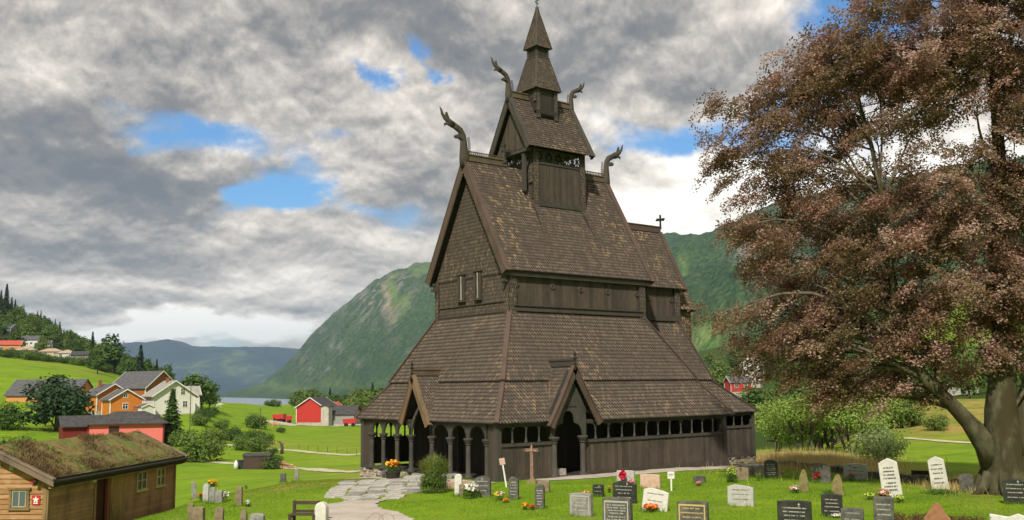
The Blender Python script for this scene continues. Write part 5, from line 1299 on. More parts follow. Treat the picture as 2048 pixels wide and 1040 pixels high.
# ---- the copper beech
bt = gp(2012, 988)[0]; BD = math.hypot(bt[0]-CAM[0], bt[1]-CAM[1])
beech = empty('copper_beech', tuple(bt)); tag(beech, 'huge copper beech with reddish brown leaves and a thick forked trunk', 'tree')
def bp(u, v, dd=0): return at(u, v, BD+dd)-bt
mb = MB()
def flare(path, rad, n=16, lob=.10):
    mb.tube(path, rad, n, .5)
main = [bp(2014, 1003), bp(2013, 976), bp(2010, 930), bp(2008, 880), bp(2002, 820), bp(2006, 740), bp(2004, 640, .3), bp(1996, 540, .6), bp(2000, 420, .8), bp(1998, 300, .5), bp(1990, 190), bp(1980, 80), bp(1975, -60)]
mb.tube(main, [1.16, .96, .84, .78, .66, .52, .43, .36, .31, .26, .20, .15, .07], 18, .5)
left = [bp(1995, 935), bp(1972, 888, -.3), bp(1938, 845, -.6), bp(1900, 805, -.8), bp(1858, 765, -1.0), bp(1822, 720, -1.0), bp(1800, 660, -1), bp(1790, 590, -1), bp(1775, 500, -1.2), bp(1765, 400, -1.2), bp(1745, 300, -1), bp(1722, 215, -.8), bp(1705, 140, -.5)]
mb.tube(left, [.66, .50, .35, .29, .26, .23, .21, .19, .16, .13, .10, .07, .04], 14, .5)
rightl = [bp(2010, 920), bp(2035, 860, .3), bp(2062, 790, .6), bp(2090, 700, .8), bp(2120, 580, 1), bp(2150, 420, 1), bp(2150, 200, 1)]
mb.tube(rightl, [.80, .62, .50, .42, .34, .24, .10], 14, .5)
for a in [i*2*math.pi/7 for i in range(7)]:       # root flare
    c, s = math.cos(a), math.sin(a); mb.tube([(c*.75, s*.75, .9), (c*1.0, s*1.0, .35), (c*1.35, s*1.35, .06), (c*1.9, s*1.9, -.18)], [.24, .24, .15, .06], 8, .5)
mb.build('trunk', M_BARK, beech, True)
LOBES = [(1860, 95, 190, 75), (1980, 50, 150, 90), (1720, 150, 150, 55), (1610, 165, 110, 46), (1550, 205, 75, 45), (1760, 215, 160, 40), (1900, 160, 120, 45), (1640, 225, 90, 30), (1830, 20, 120, 40),
         (1500, 275, 75, 34), (1560, 300, 100, 34), (1445, 300, 44, 38), (1470, 345, 62, 30), (1600, 345, 90, 24), (2030, 190, 60, 60), (1960, 210, 60, 26),
         (1545, 375, 70, 24), (1650, 385, 120, 34), (1790, 365, 150, 34), (1930, 330, 120, 30), (2030, 300, 60, 45), (1860, 415, 150, 34),
         (1470, 470, 62, 26), (1550, 455, 100, 38), (1680, 455, 130, 40), (1820, 480, 140, 45), (1960, 440, 110, 50), (2040, 420, 50, 70),
         (1600, 530, 95, 40), (1730, 560, 130, 46), (1880, 560, 130, 46), (2010, 560, 80, 60), (1560, 600, 75, 36), (1660, 620, 110, 40), (1800, 630, 110, 40), (1930, 640, 110, 38), (2040, 640, 50, 50),
         (1440, 640, 52, 20), (1510, 660, 75, 30), (1590, 690, 90, 36), (1690, 700, 95, 46), (1640, 755, 50, 40), (1700, 770, 36, 34), (1560, 735, 44, 24), (1780, 700, 60, 42), (1850, 715, 70, 34), (1770, 780, 40, 22), (1930, 740, 26, 30), (2040, 720, 36, 30), (1490, 715, 36, 20), (1860, 790, 30, 24), (1700, 660, 90, 40), (1610, 640, 90, 40), (1760, 520, 120, 40), (1640, 580, 100, 40), (1960, 680, 70, 40), (1830, 680, 80, 36), (1560, 520, 80, 30), (1900, 480, 100, 40), (1990, 380, 70, 40), (1700, 740, 60, 36), (1740, 770, 40, 26), (1610, 720, 60, 26), (2035, 560, 40, 90), (2035, 100, 40, 90), (1740, 110, 120, 50), (1650, 120, 90, 36),
         (1600, 765, 50, 34), (1665, 800, 34, 24), (1500, 740, 44, 20), (1740, 800, 36, 22), (1820, 770, 50, 26), (1750, 265, 110, 34), (1840, 250, 80, 22), (1690, 300, 80, 24), (2160, 60, 120, 80), (2280, 150, 120, 70), (2150, 200, 90, 60), (2360, 260, 90, 60), (2200, 300, 120, 50), (2400, 380, 80, 50), (2160, 420, 90, 60), (2290, 470, 120, 50), (2420, 520, 80, 40), (2150, 560, 80, 50), (2260, 610, 110, 46), (2380, 650, 80, 40), (2180, 700, 60, 36), (2120, -40, 120, 70), (2000, -60, 130, 60)]
g = np.random.default_rng(99); px = BD/F; CC = []; NN = []; KK = []; sprays = []
for li, (u, v, ru, rv) in enumerate(LOBES):
    sc_ = [g.uniform(-.85, .85, 3) for _ in range(max(3, int(ru*rv/700)))]
    ns = max(6, int((.78 if 470 < v < 760 and u < 1930 else 1.0)*ru*rv/88*(.62 if (u < 1490 or (200 < v < 350 and u > 1560)) else 1.0)))
    if v > 690: ns = int(ns*.85)
    for _ in range(ns):
        while True:
            q = g.uniform(-1, 1, 3)
            if q@q < 1: break
        if g.random() < .72: q = sc_[g.integers(0, len(sc_))]+g.normal(size=3)*.17
        dd = q[2]*min(ru, 130)*px*1.25
        c = bp(u+q[0]*ru, v+q[1]*rv*1.35, 0); rr = ray(u, v); c = c+np.array([rr[0], rr[1], 0])*dd
        sprays.append((c, li))
trunkxy = np.array([0., 0.])
for c, li in sprays:
    outd = np.array([c[0], c[1], 0.]); outd /= np.linalg.norm(outd)+1e-6
    Rr = g.uniform(.35, .75); m_ = int(210*Rr/.7)
    a = g.uniform(0, 2*math.pi, m_); r = Rr*np.sqrt(g.uniform(0, 1, m_)); yaw_ = g.uniform(-1.2, 1.2); outd = np.array([outd[0]*math.cos(yaw_)-outd[1]*math.sin(yaw_), outd[0]*math.sin(yaw_)+outd[1]*math.cos(yaw_), 0])
    side = np.cross(outd, (0, 0, 1)); fwd = outd*r[:, None]*np.cos(a)[:, None]*1.25; sd_ = side*r[:, None]*np.sin(a)[:, None]*.85
    fr = r*np.cos(a)*1.25
    sl = g.uniform(-.75, .25); droop = fr*sl-.35*np.clip(fr+.2, 0, 2)**1.5
    tilt = g.uniform(-.6, .6); kz = g.normal(size=m_)*.13+droop+np.sin(a)*r*tilt
    P_ = c+fwd+sd_; P_[:, 2] += kz
    n_ = np.array([0, 0, 1.])+outd*.45+g.normal(size=(m_, 3))*.6
    CC.append(P_); NN.append(n_); base = g.uniform(0, .6); KK.append(np.clip(base+g.uniform(0, .42, m_), 0, 1))
CC = np.concatenate(CC); NN = np.concatenate(NN); KK = np.concatenate(KK)
V, Fq = leaf_quads(CC, NN, .125, 5, .66); arrmesh('crown', V, Fq, L_BEECH, beech, rndv=KK)
# branches to the lobes and twigs to the sprays
mb = MB(); limbs = [(np.array(p), r) for pth, rd in ((main, [1.0, 1, 1, .98, .8, .62, .5, .42, .36, .3, .24, .18, .08]), (left, [.75, .6, .42, .36, .32, .29, .27, .24, .18, .13, .10, .05]), (rightl, [.8, .62, .5, .42, .34, .24, .1])) for p, r in zip(pth[3:], rd[3:])]
ends = []
for li, (u, v, ru, rv) in enumerate(LOBES):
    c = bp(u, v, 0)+np.array([ray(u, v)[0], ray(u, v)[1], 0])*rnd.uniform(-2, 2)
    dn = []
    for (a_, ra), (b_, rb) in zip(limbs[:-1], limbs[1:]):
        if np.linalg.norm(a_-b_) < 6:
            for tt_ in (0, .33, .66): dn.append((a_*(1-tt_)+b_*tt_, ra*(1-tt_)+rb*tt_))
    dn.sort(key=lambda q: np.linalg.norm(q[0]-c)+max(0, q[0][2]-c[2]+.8)*2.2); best = dn[rnd.randrange(0, 7)]
    L = np.linalg.norm(c-best[0]); pth = limb_pts(best[0], c, .10, 7, .12); r0 = min(best[1]*.5, .035+.012*L)
    mb.tube(pth, [r0*(1-.8*i/6) for i in range(7)], 7, rnd.random()); ends.append(pth)
for c, li in sprays:
    if rnd.random() < .25:
        pth = ends[li]; s = pth[rnd.choice([3, 4, 5, 6])]
        if np.linalg.norm(c-s) < 5: mb.tube(limb_pts(s, c, .08, 4, .05), [.030, .022, .014, .006], 4, rnd.random())
mb.build('branches', M_BRANCH, beech, True)['kind'] = 'stuff'
# ------------------------------------------------------------------ houses
def paint(name, c, sc=2.0, boards=True):
    def fn(t):
        p = ocoord(t); n = t.noise(t.mapping(p, (3, 3, .6)), sc, 5, .65)
        w_ = t.new('ShaderNodeTexWave', wave_type='BANDS', bands_direction='Z', wave_profile='SAW'); t.put(w_.inputs[0], p); w_.inputs['Scale'].default_value = 1.6
        cc = t.mix(t.ss(n, .3, .75, 0, .35), c, tuple(x*.6 for x in c)); return cc, (w_.outputs[1], .3, .04)
    return mat(name, fn, rough=.7)
P_ORANGE = paint('orange_boards', (.62, .21, .035)); P_ORL = paint('pale_orange_boards', (.66, .30, .11)); P_BROWN = paint('brown_orange_boards', (.34, .125, .05)); P_WHITE = paint('white_boards', (.74, .72, .66))
P_RED = paint('red_boards', (.52, .045, .035)); P_PINK = paint('salmon_boards', (.80, .20, .17)); P_DRED = paint('dark_red_boards', (.20, .030, .025)); P_GREY = paint('grey_boards', (.30, .30, .28)); P_BROWND = paint('dark_brown_boards', (.085, .055, .045)); P_YEL = paint('cream_boards', (.60, .50, .33))
R_GREY = mat('slate_roof', f_simple((.075, .075, .082), (.13, .13, .14), 1.5, .3, .03)); R_DARK = mat('dark_roof', f_simple((.045, .045, .048), (.085, .083, .08), 1.5, .3, .03)); R_RED = mat('red_roof', f_simple((.42, .07, .05), (.52, .12, .08), 1.5, .3, .03)); R_BEIGE = mat('beige_roof', f_simple((.38, .28, .20), (.46, .36, .27), 1.5, .3, .03)); R_LGREY = mat('light_grey_roof', f_simple((.25, .25, .22), (.36, .35, .31), 1.5, .3, .03))
CONC = mat('concrete', f_simple((.36, .34, .29), (.50, .47, .40), 1.2, .2, .02)); BRICK = mat('brick_chimney', f_simple((.26, .09, .06), (.36, .14, .09), 5, .3, .02))
def house(name, label, u, d, phi, L, W, h, rise, wm, rm, ov=.5, wins=(), chim=(), base=.5, trim=M_WHITE, cat='house', group=None, hip=False, door=None, z=None, gm=None, dz=0, wt=.18):
    p = gd(u, d); a = azu(u)+R(phi)
    rt = empty(name, (p[0], p[1], (p[2] if z is None else z)+dz), a); tag(rt, label, cat, group)
    l, w_ = L/2, W/2
    mb = MB(); mb.box(-l-.05, l+.05, -w_-.05, w_+.05, -1.6, base, .5); mb.build('foundation', CONC, rt)
    mb = MB()
    if hip: mb.box(-l, l, -w_, w_, base, base+h, .5)
    else: mb.prism([(-l, -w_, base), (-l, w_, base), (-l, w_, base+h), (-l, 0, base+h+rise), (-l, -w_, base+h)], (L, 0, 0), .5)
    mb.build('wall', wm, rt)
    mb = MB(); t = wt; k = rise/w_; z0 = base+h-ov*k
    if hip:
        q = w_*1.0; e = [(-l-ov, -w_-ov), (l+ov, -w_-ov), (l+ov, w_+ov), (-l-ov, w_+ov)]; zr_ = base+h+rise
        vs = [(*x, base+h-.15) for x in e]+[(*x, base+h) for x in e]+[(-l+q, 0, zr_), (l-q, 0, zr_)]
        mb.add(vs, [(3, 2, 1, 0), (0, 1, 5, 4), (1, 2, 6, 5), (2, 3, 7, 6), (3, 0, 4, 7), (4, 5, 9, 8), (5, 6, 9), (6, 7, 8, 9), (7, 4, 8)], .5)
    else:
        for s in (-1, 1):
            mb.prism([(-l-ov, s*(w_+ov), z0), (-l-ov, 0, base+h+rise), (-l-ov, 0, base+h+rise+t), (-l-ov, s*(w_+ov), z0+t)], (L+2*ov, 0, 0), .5)
    ro = mb.build('roof', rm, rt)
    for (cx0, cy0, ch) in chim:
        mb = MB(); mb.box(cx0-.35, cx0+.35, cy0-.35, cy0+.35, base+h+rise*.3, base+h+rise+ch, .5); mb.box(cx0-.42, cx0+.42, cy0-.42, cy0+.42, base+h+rise+ch+.002, base+h+rise+ch+.14, .5); mb.build('chimney', BRICK, ro)
    if not hip and trim:
        for sx in (-1, 1):
            mb = MB(); x = sx*(l+ov)
            for s in (-1, 1): mb.prism([(x, s*(w_+ov+.02), z0-.08), (x, 0, base+h+rise-.08), (x, 0, base+h+rise+t+.04), (x, s*(w_+ov+.02), z0+t+.04)], (sx*.09, 0, 0), .5)
            mb.build('barge_board', trim, rt)
    if trim:
        for sx in (-1, 1):
            for sy in (-1, 1): mb = MB(); mb.box(sx*l-.12, sx*l+.12, sy*w_-.12, sy*w_+.12, base, base+h-.03, .5); mb.build('corner_board', trim, rt)
    for (face, s, zc, ww, wh) in wins:
        n = 1 if face in ('+x', '+y') else -1; mb = MB(); mf = MB(); x0 = n*(l if 'x' in face else w_)
        def bx(m_, a0, a1, o0, o1, b0, b1):
            lo, hi = sorted((x0+n*o0, x0+n*o1))
            if 'x' in face: m_.box(lo, hi, a0, a1, b0, b1, .5)
            else: m_.box(a0, a1, lo, hi, b0, b1, .5)
        bx(mf, s-ww/2-.12, s+ww/2+.12, .01, .07, zc-wh/2-.12, zc-wh/2); bx(mf, s-ww/2-.12, s+ww/2+.12, .01, .07, zc+wh/2, zc+wh/2+.14); bx(mf, s-ww/2-.12, s-ww/2, .01, .065, zc-wh/2, zc+wh/2); bx(mf, s+ww/2, s+ww/2+.12, .01, .065, zc-wh/2, zc+wh/2)
        bx(mf, s-.05, s+.05, .01, .06, zc-wh/2, zc+wh/2); bx(mf, s-ww/2, s-.05, .01, .055, zc+.1, zc+.17); bx(mf, s+.05, s+ww/2, .01, .055, zc+.1, zc+.17)
        f_ = mf.build('window', trim or M_WHITE, rt); bx(mb, s-ww/2, s+ww/2, .005, .03, zc-wh/2, zc+wh/2); mb.build('pane', M_GLASS, f_)
    if door:
        face, s, ww, wh = door; n = 1 if face in ('+x', '+y') else -1; x0 = n*(l if 'x' in face else w_); lo, hi = sorted((x0, x0+n*.08)); mb = MB()
        if 'x' in face: mb.box(lo, hi, s-ww/2, s+ww/2, base, base+wh, .5)
        else: mb.box(s-ww/2, s+ww/2, lo, hi, base, base+wh, .5)
        mb.build('door', P_BROWND, rt)
    return rt
# gable '-x' faces the viewer when phi is near 0 (ridge along the line of sight)
house('barn', 'long orange barn with dark grey roof at the far left', 103, 300, 55, 21, 9, 2.6, 3.9, P_ORL, R_GREY, door=('-x', .5, 2.2, 3.2), trim=None, cat='barn', dz=-1.1)
house('farmhouse', 'orange farmhouse with white gable trim, nearest the viewer', 246, 262, 14, 8, 7.6, 4.2, 2.3, P_ORANGE, R_GREY, wins=[('-x', .3, 3.0, 1.1, 1.3), ('-x', .3, 5.6, .9, .9)], dz=-.3)
house('farmhouse', 'orange house with brick chimney behind the gabled orange house', 216, 276, 22, 8, 8.6, 4.2, 2.6, P_ORANGE, R_GREY, wins=[('-x', 1.5, 3.0, 1, 1.2)], chim=[(1.5, 1.5, .9)], dz=-.1)
house('barn', 'brown orange house with large dark slate roof behind the white house', 288, 296, 42, 14, 11.5, 4.0, 4.4, P_BROWN, R_GREY, cat='house')
house('farmhouse', 'white two storey house with a gable of small paned windows', 340, 262, 16, 8.5, 10.0, 4.6, 3.4, P_WHITE, R_LGREY, ov=.7, wins=[('-x', -2.0, 5.9, .9, 1.5), ('-x', .0+.2, 5.9, .9, 1.5), ('-x', -2.6, 2.8, 1.0, 1.4), ('-x', 2.0, 3.5, .9, .6), ('+x', 0, 3, 1, 1.4)], chim=[(0, .6, .8)], dz=-.4)
house('farmhouse_wing', 'white side wing with pale grey roof right of the white house', 363, 268, 100, 8, 5.5, 4.6, 1.9, P_WHITE, R_LGREY, cat='house wing', dz=-.6)
house('porch', 'small white porch with grey roof on the left of the white house', 293, 256, 20, 3.4, 3.2, 2.0, .7, P_WHITE, R_GREY, cat='porch', ov=.2)
house('bungalow', 'low salmon red house with a dark hipped roof', 262, 206, 82, 13.5, 8, 4.2, 2.2, P_PINK, R_DARK, hip=True, ov=.8, wins=[('+y', 2.2, 3.3, 1.6, 1.1)], chim=[(-1.0, 0, .8)], trim=P_DRED, cat='house', dz=.4, base=.3)
house('annex', 'dark red lower annex with sloping dark roof left of the salmon house', 178, 214, 98, 9.5, 6.5, 3.4, 1.7, P_DRED, R_DARK, ov=.6, trim=None, cat='annex', dz=.2, base=.3)
house('shed', 'dark brown shed with flat sloping roof beside the field track', 520, 140, 80, 3.6, 2.6, 1.75, .22, P_BROWND, R_DARK, ov=.12, base=.05, trim=None, cat='shed')
# red barn with grey annexes
house('red_barn', 'bright red barn with dark roof and white gable edges', 636, 338, -22, 13, 9.6, 5.0, 3.1, P_RED, R_DARK, base=2.4, wins=[], cat='barn', dz=-1.2)
house('farm_shed', 'grey farm shed with dark roof right of the red barn', 688, 330, 70, 9.5, 6, 3.4, 2.4, P_GREY, R_DARK, trim=P_DRED, cat='shed', base=.4)
house('silo_house', 'pale concrete lean-to against the side of the red barn', 654, 326, -22, 3.2, 2.6, 6.0, .5, CONC, R_DARK, trim=None, cat='lean-to', base=.3)
house('cottage', 'small red roofed cottage behind the red barn', 668, 420, -20, 8, 7, 3, 2.6, P_WHITE, R_RED, cat='house')
house('cottage', 'small red roof showing above the trees by the gallery eave', 752, 520, 70, 8, 6, 3, 2.2, P_WHITE, R_RED, cat='house', z=at(752, 806, 520)[2])
# hillside houses
for (u, d, phi, L, W, h, rs, wm, rm, lb) in ((14, 590, 75, 13, 9, 3.6, 2.2, P_ORL, R_RED, 'orange hillside house with a bright red roof'), (48, 575, 80, 9, 8, 3, 2.2, P_YEL, R_BEIGE, 'cream hillside house with a beige hipped roof'), (2, 680, 60, 13, 9, 4.2, 2.4, P_GREY, R_GREY, 'grey house highest on the left hillside'),
      (58, 655, 60, 13, 9, 4, 2.4, P_WHITE, R_GREY, 'white hillside house with dark grey roof behind the cream one'), (100, 600, 80, 12, 8, 2.6, 1.8, P_YEL, R_BEIGE, 'low beige roofed house in the middle of the hillside'), (84, 650, 75, 8, 7, 4, 2, P_WHITE, R_GREY, 'tall pale house among trees above the beige roof'), (132, 590, 75, 9, 8, 3, 2, P_WHITE, R_BEIGE, 'small cream house half hidden by trees'), (160, 585, 75, 9, 8, 3, 2, P_GREY, R_DARK, 'dark roofed house lowest in the hillside trees')):
    house('hillside_house', lb, u, d, phi, L, W, h, rs, wm, rm, hip=(rm is R_BEIGE), wins=[('+y', -2.5, 2.2, 1.4, 1.2), ('+y', 2.5, 2.2, 1.4, 1.2)], cat='house', base=.4, dz=.9)
# right valley
house('valley_house', 'red house with grey roof seen past the chancel corner', 1476, 420, 112, 9, 7, 4, 2.4, P_RED, R_GREY, wins=[('+y', -2, 3, 1.4, 1.4), ('+y', 2, 3, 1.4, 1.4)], z=at(1476, 786, 420)[2])
house('valley_house', 'tall white gabled house glimpsed left of the beech', 1506, 440, -10, 10, 8, 8, 4.5, P_WHITE, R_LGREY, z=at(1506, 768, 440)[2])
house('valley_house', 'small red house glimpsed through the beech leaves', 1808, 300, 100, 9, 7, 3, 2.4, P_RED, R_GREY, z=at(1808, 772, 300)[2])
house('valley_house', 'white house glimpsed between beech limbs', 1905, 300, 100, 12, 7, 2.6, 1.6, P_WHITE, R_LGREY, z=at(1905, 780, 300)[2])
# ------------------------------------------------------------------ poles, fence posts, farm things
def pole(u, d, h, label, lean=0, r=.11, wires=None):
    p = gd(u, d); mb = MB(); mb.tube([(0, 0, -.3), (lean*.5, 0, h*.5), (lean, 0, h)], [r, r*.9, r*.7], 8)
    if not lean: mb.box(-.04, .04, -.5, .5, h-.5, h-.38)
    o = mb.build('utility_pole', M_BRANCH); o.location = tuple(p); o.rotation_euler = (0, 0, azu(u)); tag(o, label, 'pole'); return o
pole(382, 225, 10.5, 'tall pale utility pole right of the white house'); pole(522, 250, 6, 'short pale pole behind the dark round bush', 0, .12); pole(702, 360, 13, 'slim white pole behind the grey farm shed', 0, .12); pole(407, 210, 2.4, 'short leaning pole among the orchard bushes', .7, .08)
for i, (u, v) in enumerate([(598, 898), (616, 901), (636, 903), (655, 905), (674, 906), (694, 908), (713, 911)]):
    p = gp(u, v)[0]; mb = MB(); mb.lathe([(.06, -.2), (.055, 1.0), (.03, 1.08)], n=6); o = mb.build('fence_post', M_BRANCH); o.location = tuple(p); tag(o, 'thin grey fence post in the row along the meadow track', 'fence post', 'fence posts along the meadow track')
for i, (u, v, hh, lb) in enumerate([(1552, 905, 1.0, 'grey fence post in dry grass beside the chancel'), (1624, 905, 1.1, 'grey fence post in dry grass below the orchard')]):
    p = gp(u, v+8)[0]; mb = MB(); mb.lathe([(.06, -.2), (.055, hh), (.03, hh+.05)], n=6); o = mb.build('fence_post', M_BRANCH); o.location = tuple(p); tag(o, lb, 'fence post')
# cows
def cow(u, v, h, label, cc, face=0):
    p = gp(u, v)[0]; s = h/1.4; rt = empty('cow', tuple(p), azu(u)+R(90)+face); tag(rt, label, 'cow')
    me = bpy.data.meshes.new('body'); vs = [(0, 0, 1.0), (.55, 0, 1.02), (-.6, 0, 1.05), (.95, 0, 1.15), (1.2, 0, .95), (1.42, 0, .72), (.5, .2, .6), (.5, .2, .0), (.5, -.2, .6), (.5, -.2, 0), (-.6, .2, .62), (-.64, .2, .32), (-.6, .2, 0), (-.6, -.2, .62), (-.64, -.2, .32), (-.6, -.2, 0), (-.95, 0, 1.0), (-1.0, 0, .5)]
    es = [(0, 1), (0, 2), (1, 3), (3, 4), (4, 5), (1, 6), (6, 7), (1, 8), (8, 9), (2, 10), (10, 11), (11, 12), (2, 13), (13, 14), (14, 15), (2, 16), (16, 17)]
    rad = [.36, .34, .35, .20, .17, .11, .12, .06, .12, .06, .16, .08, .06, .16, .08, .06, .06, .03]
    me.from_pydata([tuple(q*s for q in x) for x in vs], es, []); o = bpy.data.objects.new('body', me); col.objects.link(o); o.parent = rt
    md = o.modifiers.new('skin', 'SKIN'); sk_ = me.skin_vertices[0].data
    for i, r in enumerate(rad): sk_[i].radius = (r*s, r*s)
    sk_[0].use_root = True; o.modifiers.new('sub', 'SUBSURF').levels = 1; o.modifiers['sub'].render_levels = 1
    me.materials.append(mat('cow_hide_'+cat_name(cc), f_simple(cc, tuple(x*.7 for x in cc), 2, .1, .02))); return rt
def cat_name(c): return 'cream' if c[2] > .3 else 'tan'
cow(550, 857, 1.9, 'tan cow grazing in the middle of the green field', (.55, .36, .24)); cow(438, 816, 1.6, 'white cow on the crest of the green field', (.70, .66, .58), R(180))
# red tractor trailer left of the barn
def trailer(u, d, label, L=4.2, rot=70):
    p = gd(u, d); rt = empty('farm_trailer', tuple(p), azu(u)+R(rot)); tag(rt, label, 'trailer')
    mb = MB(); mb.prism([(-L/2, -1, .8), (L/2, -1, .8), (L/2+.3, -1, 2.2), (-L/2-.3, -1, 2.4)], (0, 2, 0), .5); mb.build('body', mat('red_enamel', base=(.50, .03, .03), rough=.45, spec=.5), rt)
    for sx in (-1, 1):
        for sy in (-1, 1):
            w_ = MB(); w_.lathe([(.2, -.14), (.5, -.14), (.55, -.08), (.55, .08), (.5, .14), (.2, .14)], n=14); o = w_.build('wheel', mat('rubber', base=(.02, .02, .02), rough=.8), rt); o.location = (sx*L*.3, sy*1.05, .55); o.rotation_euler = (R(90), 0, 0)
    mb = MB(); mb.beam((L/2, 0, .75), (L/2+1.4, 0, .5), .14, .12); mb.build('drawbar', M_IRON, rt); return rt
trailer(560, 318, 'red farm trailer standing left of the red barn', 3.4, 60); trailer(574, 330, 'second red farm trailer, nearer the barn', 3.0, 100); trailer(700, 305, 'rusty pale trailer in front of the grey farm shed', 3.6, 85)
# things by the shed: bin, white jug-like sack, wood pile, fallen post
p = gd(485, 139.5); mb = MB(); mb.prism([(-.36, -.36, 0), (.36, -.36, 0), (.36, .36, 0), (-.36, .36, 0)], (0, 0, 1.1), .3); o = mb.build('wheelie_bin', mat('dark_plastic', base=(.05, .06, .07), rough=.5)); mb = MB(); mb.box(-.40, .40, -.42, .42, 1.1, 1.2); mb.build('lid', mat('dark_plastic'), o); o.location = tuple(p); tag(o, 'dark wheelie bin left of the brown shed', 'bin')
p = gd(476, 138.5); mb = MB(); mb.lathe([(.02, 0), (.28, .05), (.30, .6), (.22, .95), (.08, 1.15), (.02, 1.2)], n=10); o = mb.build('white_sack', M_WHITE, smooth=True); o.location = tuple(p); tag(o, 'small white sack standing left of the dark bin', 'sack')
p = gd(566, 139); mb = MB()
for i in range(34):
    a = rnd.uniform(-1.7, 1.7); z = rnd.uniform(0, .9)*(1-abs(a)/2); y = rnd.uniform(-.5, .5); r = rnd.uniform(.07, .14); th = rnd.uniform(-.5, .5); l_ = rnd.uniform(.3, .8)
    mb.tube([(a-l_*math.cos(th), y, z+.1-l_*.2), (a+l_*math.cos(th), y+l_*math.sin(th), z+.1+l_*.2)], [r, r*.9], 7)
o = mb.build('wood_pile', mat('split_wood', f_plank((.42, .24, .13), (.62, .42, .27), (.3, .2, .12)))); o.location = tuple(p); o.rotation_euler = (0, 0, azu(566)+R(90)); tag(o, 'loose pile of split firewood right of the shed bush', 'wood pile')
p = gd(566, 176); mb = MB(); mb.tube([(0, 0, -.2), (.05, 0, 1.1), (-.2, 0, 1.9), (-.8, .1, 2.2)], [.32, .28, .22, .08], 8); mb.tube([(0, 0, 1.2), (.3, .1, 1.9)], [.14, .05], 6); o = mb.build('tree_stump', M_TWIG, smooth=True); o.location = tuple(p); o.rotation_euler = (0, 0, azu(566)+R(-90)); tag(o, 'dark broken tree stump beside the upper track', 'stump')

# ------------------------------------------------------------------ sod roofed cabin at the left
c1 = at(100, 900, 44.0); c2 = at(349, 900, 54.5); c1[2] = c2[2] = 0
vd = c2-c1; Lc = np.linalg.norm(vd); ang = math.atan2(vd[1], vd[0])
zb, ze, half, rise = -1.5, 1.30, 2.25, 1.02
cab = empty('sod_roof_cabin', (c1[0], c1[1], 0), ang); tag(cab, 'low brown timber cabin with a grassy sod roof', 'cabin')
# local x runs along the long wall (near -> far), local y = left (north); the long wall is y = 0, the ridge y = half
def f_siding(t):
    p = ocoord(t); k = t.attr('rnd'); g = t.noise(t.mapping(p, (.7, .7, 14)), 2.2, 5, .65); n = t.noise(p, 1.3, 4, .6)
    c = t.mix(k, (.36, .19, .080), (.50, .29, .14)); c = t.mix(t.ss(g, .4, .75, 0, .7), c, (.12, .07, .04)); c = t.mix(t.ss(n, .52, .75, 0, .65), c, (.55, .38, .24)); return c, (g, .5, .02)
M_SID = mat('weathered_siding', f_siding)
M_SIDD = mat('brown_siding', f_plank((.32, .175, .085), (.45, .26, .13), (.20, .12, .07)))
def siding(mb, a, b, z0, z1fn, out, bh=.17):
    a = np.array(a, float); b = np.array(b, float); o = np.array(out, float); z = z0; L = np.linalg.norm(b-a)
    while z < z1fn(0.5)+3:
        n = 1
        pts = []
        s0, s1 = 0.0, 1.0
        if z1fn(0) < z or z1fn(1) < z or z1fn(.5) < z:
            ok = [s for s in np.linspace(0, 1, 61) if z1fn(s) >= z+bh*.5]
            if not ok: break
            s0, s1 = min(ok), max(ok)
        p0 = a+(b-a)*s0; p1 = a+(b-a)*s1; e = .012*rnd.random()
        vs = [(*(p0+o*(.045+e)), z), (*(p1+o*(.045+e)), z), (*(p1+o*(.008+e)), z+bh), (*(p0+o*(.008+e)), z+bh), (*(p0-o*.03), z), (*(p1-o*.03), z), (*(p1-o*.03), z+bh), (*(p0-o*.03), z+bh)]
        mb.add(vs, [(0, 1, 2, 3), (0, 4, 5, 1), (2, 6, 7, 3), (1, 5, 6, 2), (0, 3, 7, 4), (7, 6, 5, 4)]); z += bh
    return mb
mb = MB(); siding(mb, (0, 2*half), (0, 0), zb, lambda s: ze+rise*(1-abs(s-.5)*2), (-1, 0), .20); mb.build('gable_wall', M_SID, cab)
mb = MB(); siding(mb, (Lc, 0), (Lc, 2*half), zb, lambda s: ze+rise*(1-abs(s-.5)*2), (1, 0)); mb.build('gable_wall', M_SID, cab)
def lx(u): # local x on the long wall seen at picture column u
    r = ray(u, 990); den = r[0]*math.sin(ang)-r[1]*math.cos(ang); k = ((c1[0]-CAM[0])*math.sin(ang)-(c1[1]-CAM[1])*math.cos(ang))/den
    q = CAM+r*k; return (q[0]-c1[0])*math.cos(ang)+(q[1]-c1[1])*math.sin(ang)
xd0, xd1 = lx(190), lx(212); xl1 = lx(245)
mb = MB(); siding(mb, (0, 0), (xd0-.12, 0), zb, lambda s: ze-.02, (0, -1)); siding(mb, (xl1+.08, 0), (Lc, 0), zb, lambda s: ze-.02, (0, -1)); siding(mb, (Lc, 2*half), (0, 2*half), zb, lambda s: ze-.02, (0, 1)); lw = mb.build('long_wall', M_SIDD, cab)
mb = MB()
for x in (-.02, xd0-.1, xl1+.06, Lc+.02): mb.box(x-.08, x+.08, -.085, .0, zb, ze, .6)
mb.box(-.10, .0-.0, -.03, .14, zb, ze, .7)
mb.build('corner_board', mat('ochre_trim', f_plank((.26, .17, .075), (.32, .21, .10), (.15, .1, .06))), cab)
mb = MB(); mb.box(xd0, xd1+.15, .10, .16, zb, ze-.06, .3); mb.build('doorway', mat('dark_red_door', f_plank((.075, .022, .012), (.10, .03, .016), (.05, .02, .012))), cab)
mb = MB(); n = 6
for i in range(n): mb.box(xd1+.25+(xl1-xd1-.25)*i/n, xd1+.25+(xl1-xd1-.25)*(i+1)/n-.02, -.10-rnd.random()*.01, -.04, zb, ze-.05)
